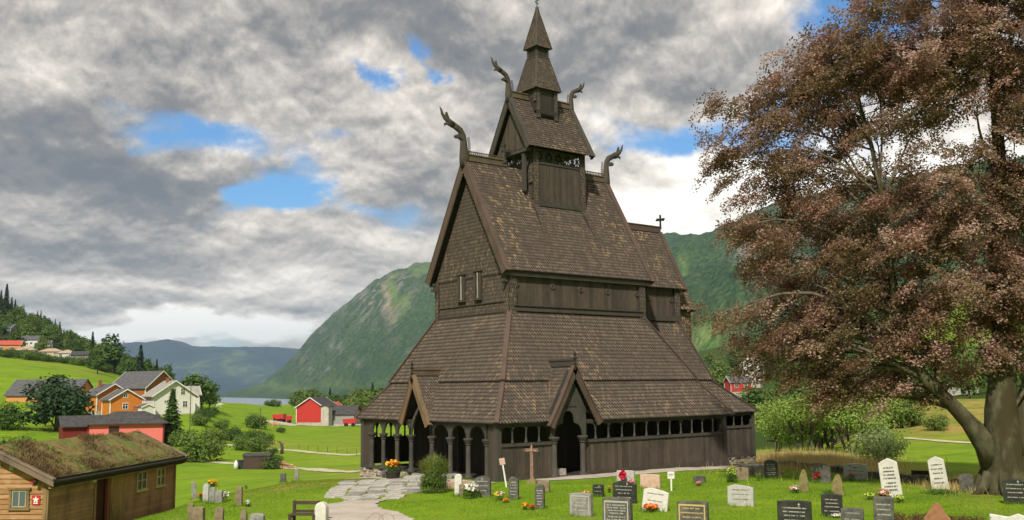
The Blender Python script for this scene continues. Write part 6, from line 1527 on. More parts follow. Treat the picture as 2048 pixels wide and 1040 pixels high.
dl = mb.build('sliding_door', mat('ochre_boards', f_plank((.30, .18, .065), (.36, .22, .09), (.18, .11, .05))), cab); mb = MB(); mb.box(xd1+.34, xd1+.38, -.15, -.12, zb+.9, zb+1.2); mb.build('handle', M_IRON, dl)
mb = MB(); mb.box(xd1, xd1+.2, -.08, .05, zb, ze-.05, .5); mb.build('door_post', mat('red_brown_post', base=(.22, .075, .035)), cab)
for (ua, ub) in ((270, 289), (309, 325)):
    x0, x1 = lx(ua), lx(ub); z0, z1 = ze-1.28, ze-.10; mf = MB(); m2 = MB()
    for q in (x0, (x0+x1)/2-.03, x1-.06): mf.box(q, q+.07, -.10, -.04, z0, z1, .5)
    for q in (z0, z0+.42, z0+.80, z1-.07): mf.box(x0+.07, x1-.06, -.09, -.045, q, q+.05, .5)
    mf.box(x0-.1, x1+.1, -.14, -.04, z0-.08, z0-.002, .5)
    f_ = mf.build('window', mat('cream_window_frame', f_plank((.50, .42, .24), (.58, .50, .30), (.35, .28, .16))), cab); m2.box(x0+.03, x1-.02, -.06, -.035, z0+.02, z1-.02, .5); m2.build('pane', M_GLASS, f_)
# small gable window
yw, zw = 1.15, ze-.80; mf = MB(); mf.box(-.10, -.04, yw-.42, yw-.33, zw-.36, zw+.36, .5); mf.box(-.10, -.04, yw+.33, yw+.42, zw-.36, zw+.36, .5); mf.box(-.13, -.04, yw-.48, yw+.48, zw+.362, zw+.44, .5); mf.box(-.12, -.04, yw-.46, yw+.46, zw-.44, zw-.362, .5)
wf = mf.build('window', mat('ochre_trim'), cab)
m2 = MB(); m2.box(-.09, -.05, yw-.30, yw-.26, zw-.33, zw+.33, .5); m2.box(-.09, -.05, yw+.26, yw+.30, zw-.33, zw+.33, .5); m2.box(-.085, -.05, yw-.02, yw+.02, zw-.29, zw+.29, .5); m2.box(-.087, -.05, yw-.26, yw+.26, zw+.29, zw+.33, .5); m2.box(-.087, -.05, yw-.26, yw+.26, zw-.33, zw-.29, .5); m2.build('frame', mat('cream_window_frame'), wf)
m2 = MB(); m2.box(-.07, -.045, yw-.27, yw+.27, zw-.3, zw+.3, .5); m2.build('pane', mat('pale_glass', base=(.10, .13, .15), rough=.15, spec=.5), wf)
# roof: boards, gutter, barge boards, turf
ov = .38; mb = MB(); k = rise/half
for s, y0 in ((1, -ov), (-1, 2*half+ov)):
    za = ze-ov*k; mb.prism([(-.45, y0, za), (-.45, half, ze+rise), (-.45, half, ze+rise+.10), (-.45, y0, za+.10)], (Lc+.9, 0, 0), .5)
roofc = mb.build('roof', M_SIDD, cab)
mb = MB(); mb.tube([(-.5, -ov-.07, ze-ov*k+.05), (Lc+.5, -ov-.07, ze-ov*k+.05)], [.075, .075], 10, .5); mb.box(-.45, Lc+.45, -ov-.01, -ov+.03, ze-ov*k-.16, ze-ov*k+.2, .3); mb.build('gutter', M_DARK, roofc)
mb = MB(); mb.box(-.35, Lc+.35, -ov+.04, -ov+.16, ze-ov*k-.20, ze-ov*k-.04, .6); mb.build('fascia_board', M_SID, roofc)
for x in (-.52, Lc+.45):
    mb = MB()
    for y0 in (-ov-.12, 2*half+ov+.12):
        z0_ = ze-(ov+.12)*k; mb.prism([(x, y0, z0_-.06), (x, half, ze+rise-.02), (x, half, ze+rise+.24), (x, y0, z0_+.20)], (.07, 0, 0)); mb.prism([(x-.05, y0, z0_+.20), (x-.05, half, ze+rise+.24), (x-.05, half, ze+rise+.30), (x-.05, y0, z0_+.26)], (.26, 0, 0))
    mb.build('barge_board', mat('grey_brown_boards', f_plank((.17, .12, .09), (.25, .18, .13), (.30, .24, .19))), roofc)
NXs, NYs = 180, 60; gx = np.linspace(-.40, Lc+.42, NXs); gy = np.linspace(-ov, 2*half+ov, NYs); SX, SY = np.meshgrid(gx, gy, indexing='ij')
edge = np.clip(np.minimum(np.minimum(SX+.40, Lc+.42-SX), np.minimum(SY+ov, 2*half+ov-SY))/.35, 0, 1)
SZ = ze+rise-np.abs(SY-half)*k+.12+edge*(.06+.14*fbm(SX*1.6, SY*1.6, 4, 71)+.10*fbm(SX*6, SY*6, 3, 72))
idx = np.arange(SX.size).reshape(SX.shape)
def f_turf(t):
    p = ocoord(t); a = t.noise(p, .75, 5, .65); b = t.noise(p, 4.0, 5, .7)
    c = t.mix(t.ss(a, .38, .62), (.20, .155, .055), (.13, .10, .05)); c = t.mix(t.ss(b, .45, .7, 0, .7), c, (.27, .22, .065)); c = t.mix(t.ss(t.noise(p, 1.2, 4, .6), .46, .62, 0, .8), c, (.13, .19, .04)); return c, (b, .8, .08)
M_TURF = mat('sod', f_turf, rough=1)
arrmesh('turf', np.stack([SX, SY, SZ], -1).reshape(-1, 3), np.stack([idx[:-1, :-1], idx[1:, :-1], idx[1:, 1:], idx[:-1, 1:]], -1).reshape(-1, 4), M_TURF, roofc, smooth=True)
# heather and dry grass on the turf
g = np.random.default_rng(8); nn = 16000; X_ = g.uniform(-.35, Lc+.4, nn); Y_ = g.uniform(-ov, half+.5, nn); kn = fbm(X_*.9, Y_*.9, 4, 90); keepm = g.uniform(0, 1, nn) < np.clip((kn-.33)*4, .25, 1); X_, Y_, kn = X_[keepm], Y_[keepm], kn[keepm]; nn = len(X_)
Zb = ze+rise-np.abs(Y_-half)*k+.25; hgt = g.uniform(.04, .13, nn)*(.6+1.5*np.clip(kn-.42, 0, .4)*3)
a = g.uniform(0, 6.28, nn); lw_ = .022; base = np.stack([X_, Y_, Zb], -1); dv = np.stack([np.cos(a), np.sin(a), 0*a], -1)*lw_; tip = base+np.stack([g.normal(size=nn)*.09, g.normal(size=nn)*.09, hgt], -1)
V = np.stack([base-dv, base+dv, tip+dv*.35, tip-dv*.35], 1).reshape(-1, 3)
L_HEATH = mat('heather', f_leaf([(.13, .08, .05), (.20, .14, .07), (.27, .22, .075), (.19, .21, .06)], (.13, .07, .045)), rough=.9, transl=.2)
arrmesh('heather', V, np.arange(4*nn).reshape(nn, 4), L_HEATH, roofc, rndv=np.clip((1-kn)*.7+g.uniform(-.2, .35, nn), 0, 1))['kind'] = 'stuff'
# fittings on the gable: red alarm bell, red sign with a white flower-like mark, small pale tiles, lamp by the door
mb = MB(); mb.box(-.14, -.05, .50, .66, ze-.30+.1, ze-.02, .5); o = mb.build('alarm_box', mat('red_enamel'), cab)
mb = MB(); mb.lathe([(.0, 0), (.08, .02), (.09, .1), (.0, .16)], n=10); o = mb.build('bell', M_DARK, cab, True); o.location = (-.22, .38, ze-.12); o.rotation_euler = (0, R(-90), 0)
mb = MB(); mb.box(-.075, -.05, .28, .62, ze-1.02, ze-.66, .5); sg = mb.build('red_sign', mat('red_enamel'), cab); mb = MB(); nf = 40; cyy, czz = .45, ze-.83
mb.add([(-.079, cyy, czz)]+[(-.079, cyy+(.095+.035*math.cos(5*q))*math.sin(q), czz+(.095+.035*math.cos(5*q))*math.cos(q)) for q in [2*math.pi*i/nf for i in range(nf)]], [(0, i+1, (i+1) % nf+1) for i in range(nf)]); mb.box(-.0795, -.076, .36, .54, ze-.99, ze-.95, .5); mb.build('white_mark', M_WHITE, sg)
for (y, z) in ((1.55, ze+.42), (2.1, ze+.55)):
    mb = MB(); mb.box(-.07, -.05, y-.09, y+.09, z-.09, z+.09, .5); mb.build('pale_tile', mat('pale_tile', base=(.42, .45, .36)), cab)
mb = MB(); mb.lathe([(.0, -.14), (.10, -.08), (.12, 0), (.10, .08), (0, .14)], (lx(186)-.25, -.16, ze-.35), 12, .5); mb.build('wall_lamp', M_WHITE, cab, True)
# ------------------------------------------------------------------ churchyard
def f_stone(c0, c1, moss=(.20, .17, .06), mo=.4):
    def fn(t):
        p = ocoord(t); n = t.noise(p, 5, 6, .7); m_ = t.noise(p, 2.2, 5, .65)
        c = t.mix(t.ss(n, .3, .7), c0, c1); c = t.mix(t.ss(m_, .5, .72, 0, mo), c, moss); return c, (n, .4, .015)
    return fn
ST = dict(grey=mat('grey_granite', f_stone((.17, .165, .155), (.36, .345, .32), (.26, .24, .12), .6)), brown=mat('lichened_stone', f_stone((.17, .13, .085), (.30, .24, .16), (.24, .19, .06), .7)), black=mat('black_granite', f_stone((.020, .020, .020), (.048, .046, .044), (.09, .09, .07), .45), rough=.3, spec=.5),
          dark=mat('dark_slate_stone', f_stone((.06, .058, .052), (.15, .145, .13), (.22, .20, .11), .7)), white=mat('white_marble', f_stone((.55, .53, .48), (.72, .70, .64), (.50, .46, .38), .3)), pale=mat('pale_granite', f_stone((.36, .35, .33), (.52, .51, .48), (.4, .37, .3), .3)), pink=mat('pink_stone', f_stone((.50, .33, .25), (.66, .47, .37), (.5, .4, .3), .3)),
          moss=mat('mossy_stone', f_stone((.16, .13, .06), (.28, .24, .10), (.15, .18, .04), .8)), rust=mat('reddish_stone', f_stone((.25, .11, .06), (.38, .19, .10), (.3, .2, .1), .5)))
INK = dict(dark=mat('engraved_letters', base=(.05, .05, .045)), light=mat('pale_letters', base=(.42, .41, .37)), gold=mat('gilt_letters', base=(.55, .42, .16), rough=.5))
SPOTS = []
def stone(u, v, wpx, hpx, shape, mt, label, ink=None, th=None, lean=0, az=205, text=5, frame=False, name='gravestone', bk=0, mtc=None):
    p, d = gp(u, v, 20, 90); s = d/F; SPOTS.append((p[0], p[1], wpx*s*.5)); a = azu(u); rel = abs(math.cos(R(az)-(a+math.pi))); w_ = wpx*s/max(rel, .45); h = hpx*s; th = th or .16
    if name == 'gravestone' and wpx/hpx < .75: w_ = wpx*s/max(rel+.35*th/w_, .5)
    w2 = w_/2
    if shape == 'round': out = [(-w2, 0), (w2, 0), (w2, h*.72)]+[(w2*math.cos(q), h*.72+h*.28*math.sin(q)) for q in [math.pi*i/10 for i in range(1, 10)]]+[(-w2, h*.72)]
    elif shape == 'flat': out = [(-w2, 0), (w2, 0), (w2*.98, h*.97), (w2*.5, h), (-w2*.5, h*.995), (-w2*.98, h*.96)]
    elif shape == 'soft': out = [(-w2, 0), (w2, 0), (w2, h*.86), (w2*.8, h*.95), (w2*.3, h), (-w2*.3, h), (-w2*.8, h*.95), (-w2, h*.86)]
    elif shape == 'peak': out = [(-w2, 0), (w2, 0), (w2*.92, h*.88), (w2*.62, h*.93), (0, h), (-w2*.62, h*.93), (-w2*.92, h*.88)]
    elif shape == 'rough': out = [(-w2, 0), (w2, 0), (w2*.86, h*.45), (w2*.62, h*.8), (w2*.30, h), (-w2*.2, h*.95), (-w2*.62, h*.7), (-w2*.88, h*.35)]
    elif shape == 'slant': out = [(-w2, 0), (w2, 0), (w2*1.02, h*.86), (w2*.6, h*.93), (-w2*.4, h), (-w2*.98, h*.90)]
    elif shape == 'gable': out = [(-w2, 0), (w2, 0), (w2, h*.45), (w2*.7, h*.6), (w2*.25, h*.95), (0, h), (-w2*.3, h*.9), (-w2*.7, h*.6), (-w2, h*.45)]
    elif shape == 'double': out = [(-w2, 0), (w2, 0), (w2, h*.85), (w2*.55, h), (w2*.1, h*.82), (-w2*.0, h*.80), (-w2*.9, h*.92), (-w2, h*.9)]
    mb = MB(); n = len(out); bv = min(.02, th*.2)
    def sh(pts, k): c = np.mean(pts, 0); return [(q[0]-np.sign(q[0]-c[0])*k, q[1]-(k if q[1] > h*.3 else 0)) for q in pts]
    fr = sh(out, bv)
    rings = [[(x, -th/2, z) for x, z in fr], [(x, -th/2+bv, z) for x, z in out], [(x, th/2-bv, z) for x, z in out], [(x, th/2, z) for x, z in fr]]
    vs = sum(rings, []); fs = [tuple(range(n)), tuple(range(3*n, 4*n))[::-1]]
    for r_ in range(3): fs += [(r_*n+i, r_*n+n+i, r_*n+n+(i+1) % n, r_*n+(i+1) % n) for i in range(n)]
    vs = [(x, y, z-.12 if z == 0 else z) for x, y, z in vs]
    mb.add(vs, fs, .5); o = mb.build(name, ST[mt]); o.location = tuple(p); o.rotation_euler = (R(-lean*.6), R(lean), R(az+90)); tag(o, label, 'gravestone' if name == 'gravestone' else name)
    if ink:
        mb = MB(); rows = text; r_ = random.Random(int(u*7+v)); y = -th/2-.004; z = h*.80
        if frame: 
            for (a0, a1, b0, b1) in ((-w2*.86, -w2*.78, h*.08, h*.9), (w2*.78, w2*.86, h*.08, h*.9), (-w2*.78, w2*.78, h*.84, h*.9)): mb.box(a0, a1, y-.004, y+.006, b0, b1, .5)
        else:       # a small cross and a sprig at the head
            cx_ = r_.choice([0, -w2*.45, w2*.3])
            if r_.random() < .45: mb.box(cx_-.012, cx_+.012, y, y+.01, h*.80, h*.93, .5); mb.box(cx_-.04, cx_+.04, y-.001, y+.009, h*.872, h*.895, .5)
        z = h*.74
        for i in range(rows):
            L = w2*r_.uniform(1.0, 1.5); x = -L/2; lh = h*.045
            while x < L/2:
                ww = r_.uniform(.012, .03)
                if r_.random() < .84: mb.box(x, x+ww*.75, y, y+.01, z, z+lh*r_.uniform(.7, 1.0), .5)
                x += ww
            z -= h*(.62/rows)
            if i == rows//2: z -= h*.03
        me = o.data; nv, nf = len(me.vertices), len(me.polygons); me.materials.append(INK[ink]); me2 = bpy.data.meshes.new(me.name)
        me2.from_pydata([tuple(q.co) for q in me.vertices]+mb.v, [], [tuple(q.vertices) for q in me.polygons]+[tuple(i+nv for i in f) for f in mb.f])
        me2.materials.append(ST[mt]); me2.materials.append(INK[ink]); me2.polygons.foreach_set('material_index', [0]*nf+[1]*len(mb.f)); o.data = me2
    return o
stone(283, 1019, 16, 29, 'round', 'grey', 'small grey rounded gravestone standing before the sod roofed cabin', az=225)
stone(389, 998, 10, 32, 'flat', 'grey', 'narrow leaning grey stone, leftmost of the group with yellow flowers', th=.12, az=250, lean=-5)
stone(412, 1003, 12, 33, 'round', 'pale', 'pale slim stone left of the yellow flowers', az=215)
stone(425, 1007, 12, 30, 'round', 'grey', 'grey rounded stone right below the yellow flowers', az=215)
stone(438, 1007, 14, 24, 'flat', 'grey', 'short grey flat-topped stone, rightmost of the group with yellow flowers', az=215)
stone(478, 1012, 14, 36, 'flat', 'brown', 'brown lichened stone standing alone right of the yellow flowers', th=.22, az=235)
stone(381, 1042, 12, 32, 'flat', 'brown', 'brown narrow stone at the left end of the lowest row', az=235)
stone(397, 1047, 22, 30, 'flat', 'brown', 'wide brown stone, second in the lowest left row', az=220, th=.2)
stone(438, 1052, 19, 34, 'soft', 'brown', 'lichened stone in the middle of the lowest left row', az=235, th=.22)
stone(487, 1056, 14, 34, 'round', 'brown', 'slim rounded brown stone in the lowest left row', az=230)
stone(514, 1056, 26, 27, 'soft', 'grey', 'grey low stone at the right end of the lowest left row', az=215)
stone(566, 965, 12, 17, 'flat', 'dark', 'small dark stone on the crest left of the church path', az=225)
stone(593, 964, 9, 26, 'round', 'grey', 'slim grey stone on the crest beside a small dark one', az=240)
stone(643, 1052, 26, 45, 'round', 'white', 'pale round-shouldered stone beside the dark bench frame', th=.3, az=222)
stone(917, 992, 17, 42, 'soft', 'white', 'pale carved stone right of the feathery bush', th=.22, az=225)
stone(923, 993, 10, 24, 'flat', 'brown', 'small brown stone behind the white flowers', az=215)
stone(966, 994, 30, 40, 'round', 'dark', 'dark round-topped ornamental stone by the gallery corner', ink='light', text=3, th=.2, az=215)
stone(1028, 999, 22, 44, 'slant', 'dark', 'dark stone with pale lettering left of the iron cross', ink='light', th=.26, az=222)
stone(1080, 1018, 22, 47, 'soft', 'dark', 'tall dark lettered stone, nearest below the iron cross', ink='light', th=.28, az=222, text=6)
stone(1087, 985, 24, 23, 'flat', 'brown', 'short brown stone right behind the iron cross', th=.22, az=222)
stone(1163, 1032, 42, 44, 'flat', 'grey', 'grey carved stone with a thick right side, centre foreground', ink='light', th=.26, text=4, frame=True)
stone(1197, 993, 20, 23, 'flat', 'black', 'small black stone with pale ornament beside orange flowers', ink='light', th=.2, text=2)
stone(1250, 1006, 44, 42, 'slant', 'black', 'black granite stone with fine pale lettering below the red rose', ink='light', th=.2, text=4)
stone(1252, 966, 34, 24, 'flat', 'pale', 'low pale stone behind the black granite stone', th=.18)
stone(1236, 1056, 54, 58, 'flat', 'dark', 'dark framed stone with dense pale lettering at the bottom edge', ink='light', th=.26, text=7, frame=True)
stone(1301, 976, 38, 26, 'flat', 'pink', 'pink brick-coloured stone behind the bright white one', th=.16)
stone(1309, 1022, 48, 43, 'slant', 'white', 'bright white leaning stone above the red marigolds', ink='dark', th=.14, text=2, lean=6)
stone(1399, 966, 22, 14, 'soft', 'dark', 'low dark stone with pink flowers near the gravel', th=.2)
stone(1484, 960, 26, 24, 'soft', 'brown', 'brown stone behind the small yellow-green shrub', th=.2)
stone(1482, 1012, 48, 40, 'slant', 'pale', 'pale grey stone with dark lettering alone on the lawn', ink='dark', th=.18, text=3, frame=False)
stone(1387, 1060, 58, 54, 'flat', 'dark', 'dark stone with raised frame at the bottom, left of the pale stone', ink='gold', th=.22, text=4, frame=True)
stone(1543, 957, 26, 35, 'soft', 'black', 'black stone crowded with white lettering near the chancel', ink='light', text=6, th=.12)
stone(1608, 984, 22, 42, 'rough', 'moss', 'left mossy pointed stone with pale flowers at its foot')
stone(1676, 992, 26, 40, 'rough', 'moss', 'right mossy pointed stone behind the crossed dark stone')
stone(1643, 966, 34, 36, 'round', 'dark', 'dark round-topped stone with a red plant in front')
stone(1712, 960, 42, 30, 'soft', 'pale', 'pale wide low stone with dark plant at its foot', ink='dark', text=3, th=.2)
stone(1591, 1062, 62, 56, 'flat', 'black', 'black stone with a cross and pale lettering at the bottom edge', ink='light', th=.2, text=5)
stone(1665, 1034, 38, 42, 'flat', 'black', 'black stone with pale lettering in front of the mossy stone', ink='light', th=.16, text=4)
stone(1706, 1056, 40, 36, 'flat', 'dark', 'low dark stone at the bottom edge right of the crossed stone', ink='light', th=.18, text=2)
stone(1770, 1058, 38, 58, 'flat', 'dark', 'dark lettered stone below the tall white stone', ink='light', th=.16, text=4)
stone(1786, 995, 38, 71, 'peak', 'white', 'tallest white stone leaning left, with yellow-green plants at its base', ink='dark', text=7, lean=-5, th=.2)
stone(1882, 981, 32, 61, 'peak', 'white', 'tall white stone leaning left, nearer the beech trunk', ink='dark', text=5, lean=-6, th=.18)
stone(1935, 984, 24, 32, 'soft', 'dark', 'dark grey round-shouldered stone left of the beech trunk', th=.16, lean=-3)
stone(2032, 1008, 38, 44, 'slant', 'black', 'black stone in front of the beech trunk at the right edge', ink='light', text=4, th=.18)
stone(2018, 1062, 58, 30, 'double', 'white', 'white double-topped stone at the bottom right edge', th=.18)
stone(1876, 1062, 44, 50, 'gable', 'rust', 'reddish rough gable-shaped stone behind the low red hedge')
# low dark bench-like tomb
p, d = gp(1846, 962, 20, 90); rt = empty('garden_bench', tuple(p), azu(1846)+R(75)); tag(rt, 'low black bench between the two tall white stones', 'bench')
mb = MB(); mb.box(-.50, .55, -.03, .03, .30, .52, .2); mb.build('backrest', M_DARK, rt); mb = MB(); mb.box(-.5, .55, .02, .34, .22, .28, .2); mb.build('seat', M_DARK, rt)
for x in (-.46, .47): mb = MB(); mb.box(x-.03, x+.03, .0, .32, -.05, .215, .2); mb.build('leg', M_DARK, rt)
# dark bench frame at the bottom
p, d = gp(612, 1050, 20, 60); rt = empty('wooden_bench', tuple(p), azu(612)+R(70)); tag(rt, 'dark wooden bench frame at the bottom left of the gravel walk', 'bench')
for x in (-.42, .42): mb = MB(); mb.box(x-.045, x+.045, -.04, .04, -.1, .80, .5); mb.box(x-.045, x+.045, .04, .45, .30, .36, .5); mb.box(x-.045, x+.045, .37, .45, -.1, .298, .5); mb.build('frame', P_BROWND, rt)
mb = MB(); mb.box(-.375, .375, -.03, .03, .68, .79, .5); mb.box(-.375, .375, -.03, .03, .42, .50, .5); mb.build('backrest', P_BROWND, rt); mb = MB(); mb.box(-.47, .47, .0, .46, .362, .40, .5); mb.build('seat', P_BROWND, rt)
# wire hoops on the walk
for (u, lb) in ((751, 'left of two thin wire hoops on the gravel walk'), (773, 'right of two thin wire hoops on the gravel walk')):
    p, d = gp(u, 1046, 20, 60); mb = MB(); r_ = .27; mb.tube([(r_*math.cos(q), 0, .05+r_*1.0*math.sin(q)) for q in [math.pi*i/16 for i in range(17)]], [.009]*17, 6); o = mb.build('wire_hoop', M_IRON); o.location = tuple(p); o.rotation_euler = (0, 0, azu(u)-R(90)); tag(o, lb, 'wire hoop')
# iron cross
p, d = gp(1064, 968, 20, 90); rt = empty('iron_cross', tuple(p), R(212+90)); tag(rt, 'tall rusty openwork iron cross on a mossy stone foot', 'cross')
mb = MB(); H_ = 80*d/F
for x in (-.05, .05): mb.tube([(x, 0, .1), (x*.7, 0, H_*.78)], [.034, .028], 6, .5)
for i in range(16): mb.tube([(-.05*(1-i*.018), 0, .15+i*.095), (.05*(1-i*.018), 0, .20+i*.095)], [.018, .018], 5, .5)
zc = H_*.80
mb.tube([(-.30, 0, zc-.02), (0, 0, zc+.0), (.30, 0, zc-.02)], [.03, .04, .03], 6); mb.tube([(-.30, 0, zc+.07), (.30, 0, zc+.07)], [.026, .026], 6)
for (x, z) in ((-.32, zc+.02), (.32, zc+.02)):
    for (dx, dz) in ((0, .06), (0, -.06), (.06*np.sign(x), 0)): mb.lathe([(0, -.03), (.035, 0), (0, .03)], (x+dx, 0, z+dz), 6)
mb.lathe([(.05, -.06), (.07, .0), (.04, .1), (.05, .17), (.02, .27), (0, H_*.2)], (0, 0, zc), 8)
for q in range(8): a_ = q*math.pi/4+.39; mb.tube([(.05*math.cos(a_), 0, zc+.03+.05*math.sin(a_)), (.13*math.cos(a_), 0, zc+.03+.13*math.sin(a_))], [.008, .008], 5)
mb.build('cross_shaft', M_IRON, rt); mb = MB(); mb.prism([(-.26, -.2, -.1), (.26, -.2, -.1), (.22, -.16, .16), (.10, -.12, .24), (-.14, -.12, .22), (-.22, -.16, .12)], (0, .34, 0)); mb.build('stone_foot', ST['moss'], rt)
# small sign boards
for (u, v, h_, w_, lean, lb, cp) in ((1013, 975, 1.35, .26, -9, 'small pinkish sign board on a white leaning post by the gallery corner', (.62, .40, .33)), (1343, 982, .82, .30, 0, 'small white plaque on a thin post on the lawn', (.75, .74, .70))):
    p, d = gp(u, v, 20, 90); rt = empty('sign_post', tuple(p), azu(u)-R(90)); rt.rotation_euler = (0, R(lean), azu(u)-R(90)); tag(rt, lb, 'sign')
    mb = MB(); mb.box(-.035, .035, -.02, .02, -.1, h_-.02, .5); mb.build('post', M_WHITE, rt); mb = MB(); mb.box(-w_/2, w_/2, -.045, -.022, h_-.28, h_+.02, .5); bd = mb.build('board', mat('sign_%d' % u, base=cp), rt)
    mb = MB(); mb.box(-w_*.36, w_*.36, -.049, -.046, h_-.1, h_-.07, .5); mb.box(-w_*.36, w_*.25, -.049, -.046, h_-.17, h_-.15, .5); mb.build('lettering', INK['dark'] if u > 1200 else INK['light'], bd)
# ---- flowers and plants
L_FOL = mat('flower_leaves', f_leaf([(.04, .09, .015), (.10, .19, .03), (.20, .30, .06)], (.15, .22, .04)), transl=.25)
FLM = {k: mat('petals_'+k, base=c, rough=.7, transl=.2) for k, c in dict(orange=(.85, .26, .03), yellow=(.85, .52, .04), white=(.82, .80, .72), red=(.72, .04, .03), pink=(.80, .25, .30), purple=(.35, .20, .50), rose=(.80, .05, .12), lime=(.45, .55, .08)).items()}
def flowers(u, v, wpx, hpx, cols, label, foliage=.6, lm=None, up=0, bl=.05, name='flowers', cat='flowers', dens=1.0):
    p, d = gp(u, v, 20, 90); s = d/F; w_, h = wpx*s/2, hpx*s; g = np.random.default_rng(int(u*3+v)); n = int(700*dens*max(.3, w_*h*6)); n = max(260, min(n, 5000))
    q = g.normal(size=(n, 3))*.42; q[:, 2] = np.abs(g.uniform(0, 1, n)); wid = np.sqrt(np.clip(1-(q[:, 2]-.35)**2*1.6, .05, 1))
    C = np.stack([q[:, 0]*w_*wid*1.1, q[:, 1]*w_*wid*.8, q[:, 2]*h*.85], -1); N_ = g.normal(size=(n, 3))+np.array([0, -.2, .7])
    V, Fq = leaf_quads(C, N_, .07 if w_ > .3 else .05, 3); rt = arrmesh(name, V, Fq, lm or L_FOL, None, rndv=g.uniform(0, 1, n)); rt.location = tuple(p+np.array([0, 0, up])); tag(rt, label, cat)
    for ci, cname in enumerate(cols):
        m_ = int(16+90*w_*max(h, .2)*4/len(cols)); a = g.uniform(0, 6.28, m_); r = np.sqrt(g.uniform(0, 1, m_))*w_*.85; z = h*(.55+.5*g.uniform(0, 1, m_)*(1-(r/w_)**2*.6))
        C = np.stack([r*np.cos(a), r*np.sin(a)*.8, z], -1); vd_ = np.array([CAM[0]-p[0], CAM[1]-p[1], 2.0]); vd_ /= np.linalg.norm(vd_)
        # every blossom: two crossed petals plates facing outwards
        N1 = C/np.linalg.norm(C, axis=1, keepdims=True)+g.normal(size=(m_, 3))*.4; V1, F1_ = leaf_quads(C, N1, bl*1.5, 5, 1.0); V2, F2_ = leaf_quads(C+N1*.006, N1+g.normal(size=(m_, 3))*.5, bl*1.5, 6, 1.0)
        o = arrmesh('blossoms', np.concatenate([V1, V2]), np.concatenate([F1_, F2_+len(V1)]), FLM[cname], rt)
        o['kind'] = 'stuff'
    return rt
flowers(786, 958, 34, 26, ['orange', 'yellow'], 'orange and yellow marigolds in a dark pot before the west gallery', up=.30, bl=.09)
p, d = gp(786, 958, 20, 90); mb = MB(); mb.lathe([(.32, -.05), (.36, .05), (.42, .36), (.45, .42), (.38, .42), (.36, .34)], n=16, k=.4); o = mb.build('flower_pot', M_DARK, None, True); o.location = tuple(p); tag(o, 'dark round pot holding the orange marigolds', 'pot')
flowers(768, 957, 18, 14, ['purple'], 'small clump of purple flowers left of the marigold pot')
flowers(1304, 1024, 40, 15, ['red', 'orange'], 'row of red and orange marigolds before the bright white stone', bl=.07)
flowers(941, 997, 38, 30, ['white', 'white'], 'spiky white flowers before the dark ornamental stone', bl=.08)
flowers(1000, 1001, 28, 18, ['white', 'yellow'], 'white and cream flowers left of the dark lettered stone'); flowers(1012, 1006, 15, 8, ['orange'], 'small orange flowers at the foot of the dark stone'); flowers(1050, 1020, 15, 14, ['yellow', 'orange'], 'orange and yellow flowers left of the tall dark stone'); flowers(1064, 1020, 14, 10, ['red', 'orange'], 'small red-orange flowers touching the tall dark stone')
flowers(1172, 1001, 26, 18, ['white', 'yellow', 'orange'], 'white and orange flowers behind the grey carved stone'); flowers(1225, 1012, 44, 12, ['orange', 'red'], 'orange flower row behind the dark framed stone', bl=.06)
flowers(1246, 968, 10, 24, ['rose'], 'single tall red rose above the black granite stone', bl=.16, dens=.5); flowers(1262, 974, 12, 14, ['pink'], 'pink roses right of the black granite stone', bl=.1); flowers(1219, 985, 8, 12, ['yellow'], 'small yellow flowers beside the small black stone')
flowers(1397, 972, 18, 8, ['pink'], 'pink flowers at the foot of the low dark stone'); flowers(1464, 965, 26, 28, ['lime'], 'small yellow-green shrub beside the brown stone', bl=.06, dens=1.6, cat='shrub', name='shrub'); flowers(1519, 962, 18, 18, [], 'grey-green tuft left of the crowded black stone', cat='plant', name='plant')
flowers(1590, 986, 26, 14, ['white', 'pink'], 'white and pink flowers before the left mossy stone'); flowers(1637, 966, 22, 20, ['red'], 'dark red plant before the round-topped stone', bl=.07); flowers(1703, 962, 18, 14, ['red'], 'dark red plant before the pale wide stone', bl=.03)
flowers(1740, 1000, 26, 12, ['lime', 'lime'], 'yellow-green plants at the left foot of the tallest white stone'); flowers(1768, 1001, 34, 20, ['white', 'pink', 'orange'], 'mixed pink and white flowers before the tallest white stone'); flowers(1800, 1006, 26, 14, ['lime', 'lime'], 'yellow-green plants at the right foot of the tallest white stone')
flowers(1880, 988, 70, 8, [], 'dark green ground plants around the second white stone', cat='plant', name='plant', dens=2); flowers(1655, 992, 30, 12, [], 'pale grey-green plant by the right mossy stone', cat='plant', name='plant')
flowers(425, 985, 20, 14, ['yellow', 'yellow'], 'yellow flowers rising behind the pale slim stone', up=.42, bl=.09); flowers(402, 1002, 8, 14, ['red'], 'small red flowers between the slim stones', bl=.06); flowers(496, 1014, 12, 12, ['white'], 'small pale flowers right of the lichened stone'); flowers(492, 978, 8, 8, [], 'tiny dark plant on the crest behind the lone stone', cat='plant', name='plant')
flowers(450, 1003, 20, 18, ['white'], 'straggly pale plant right of the short grey stone', dens=.5); flowers(1672, 1036, 24, 8, ['white'], 'tiny white flowers before the black lettered stone')
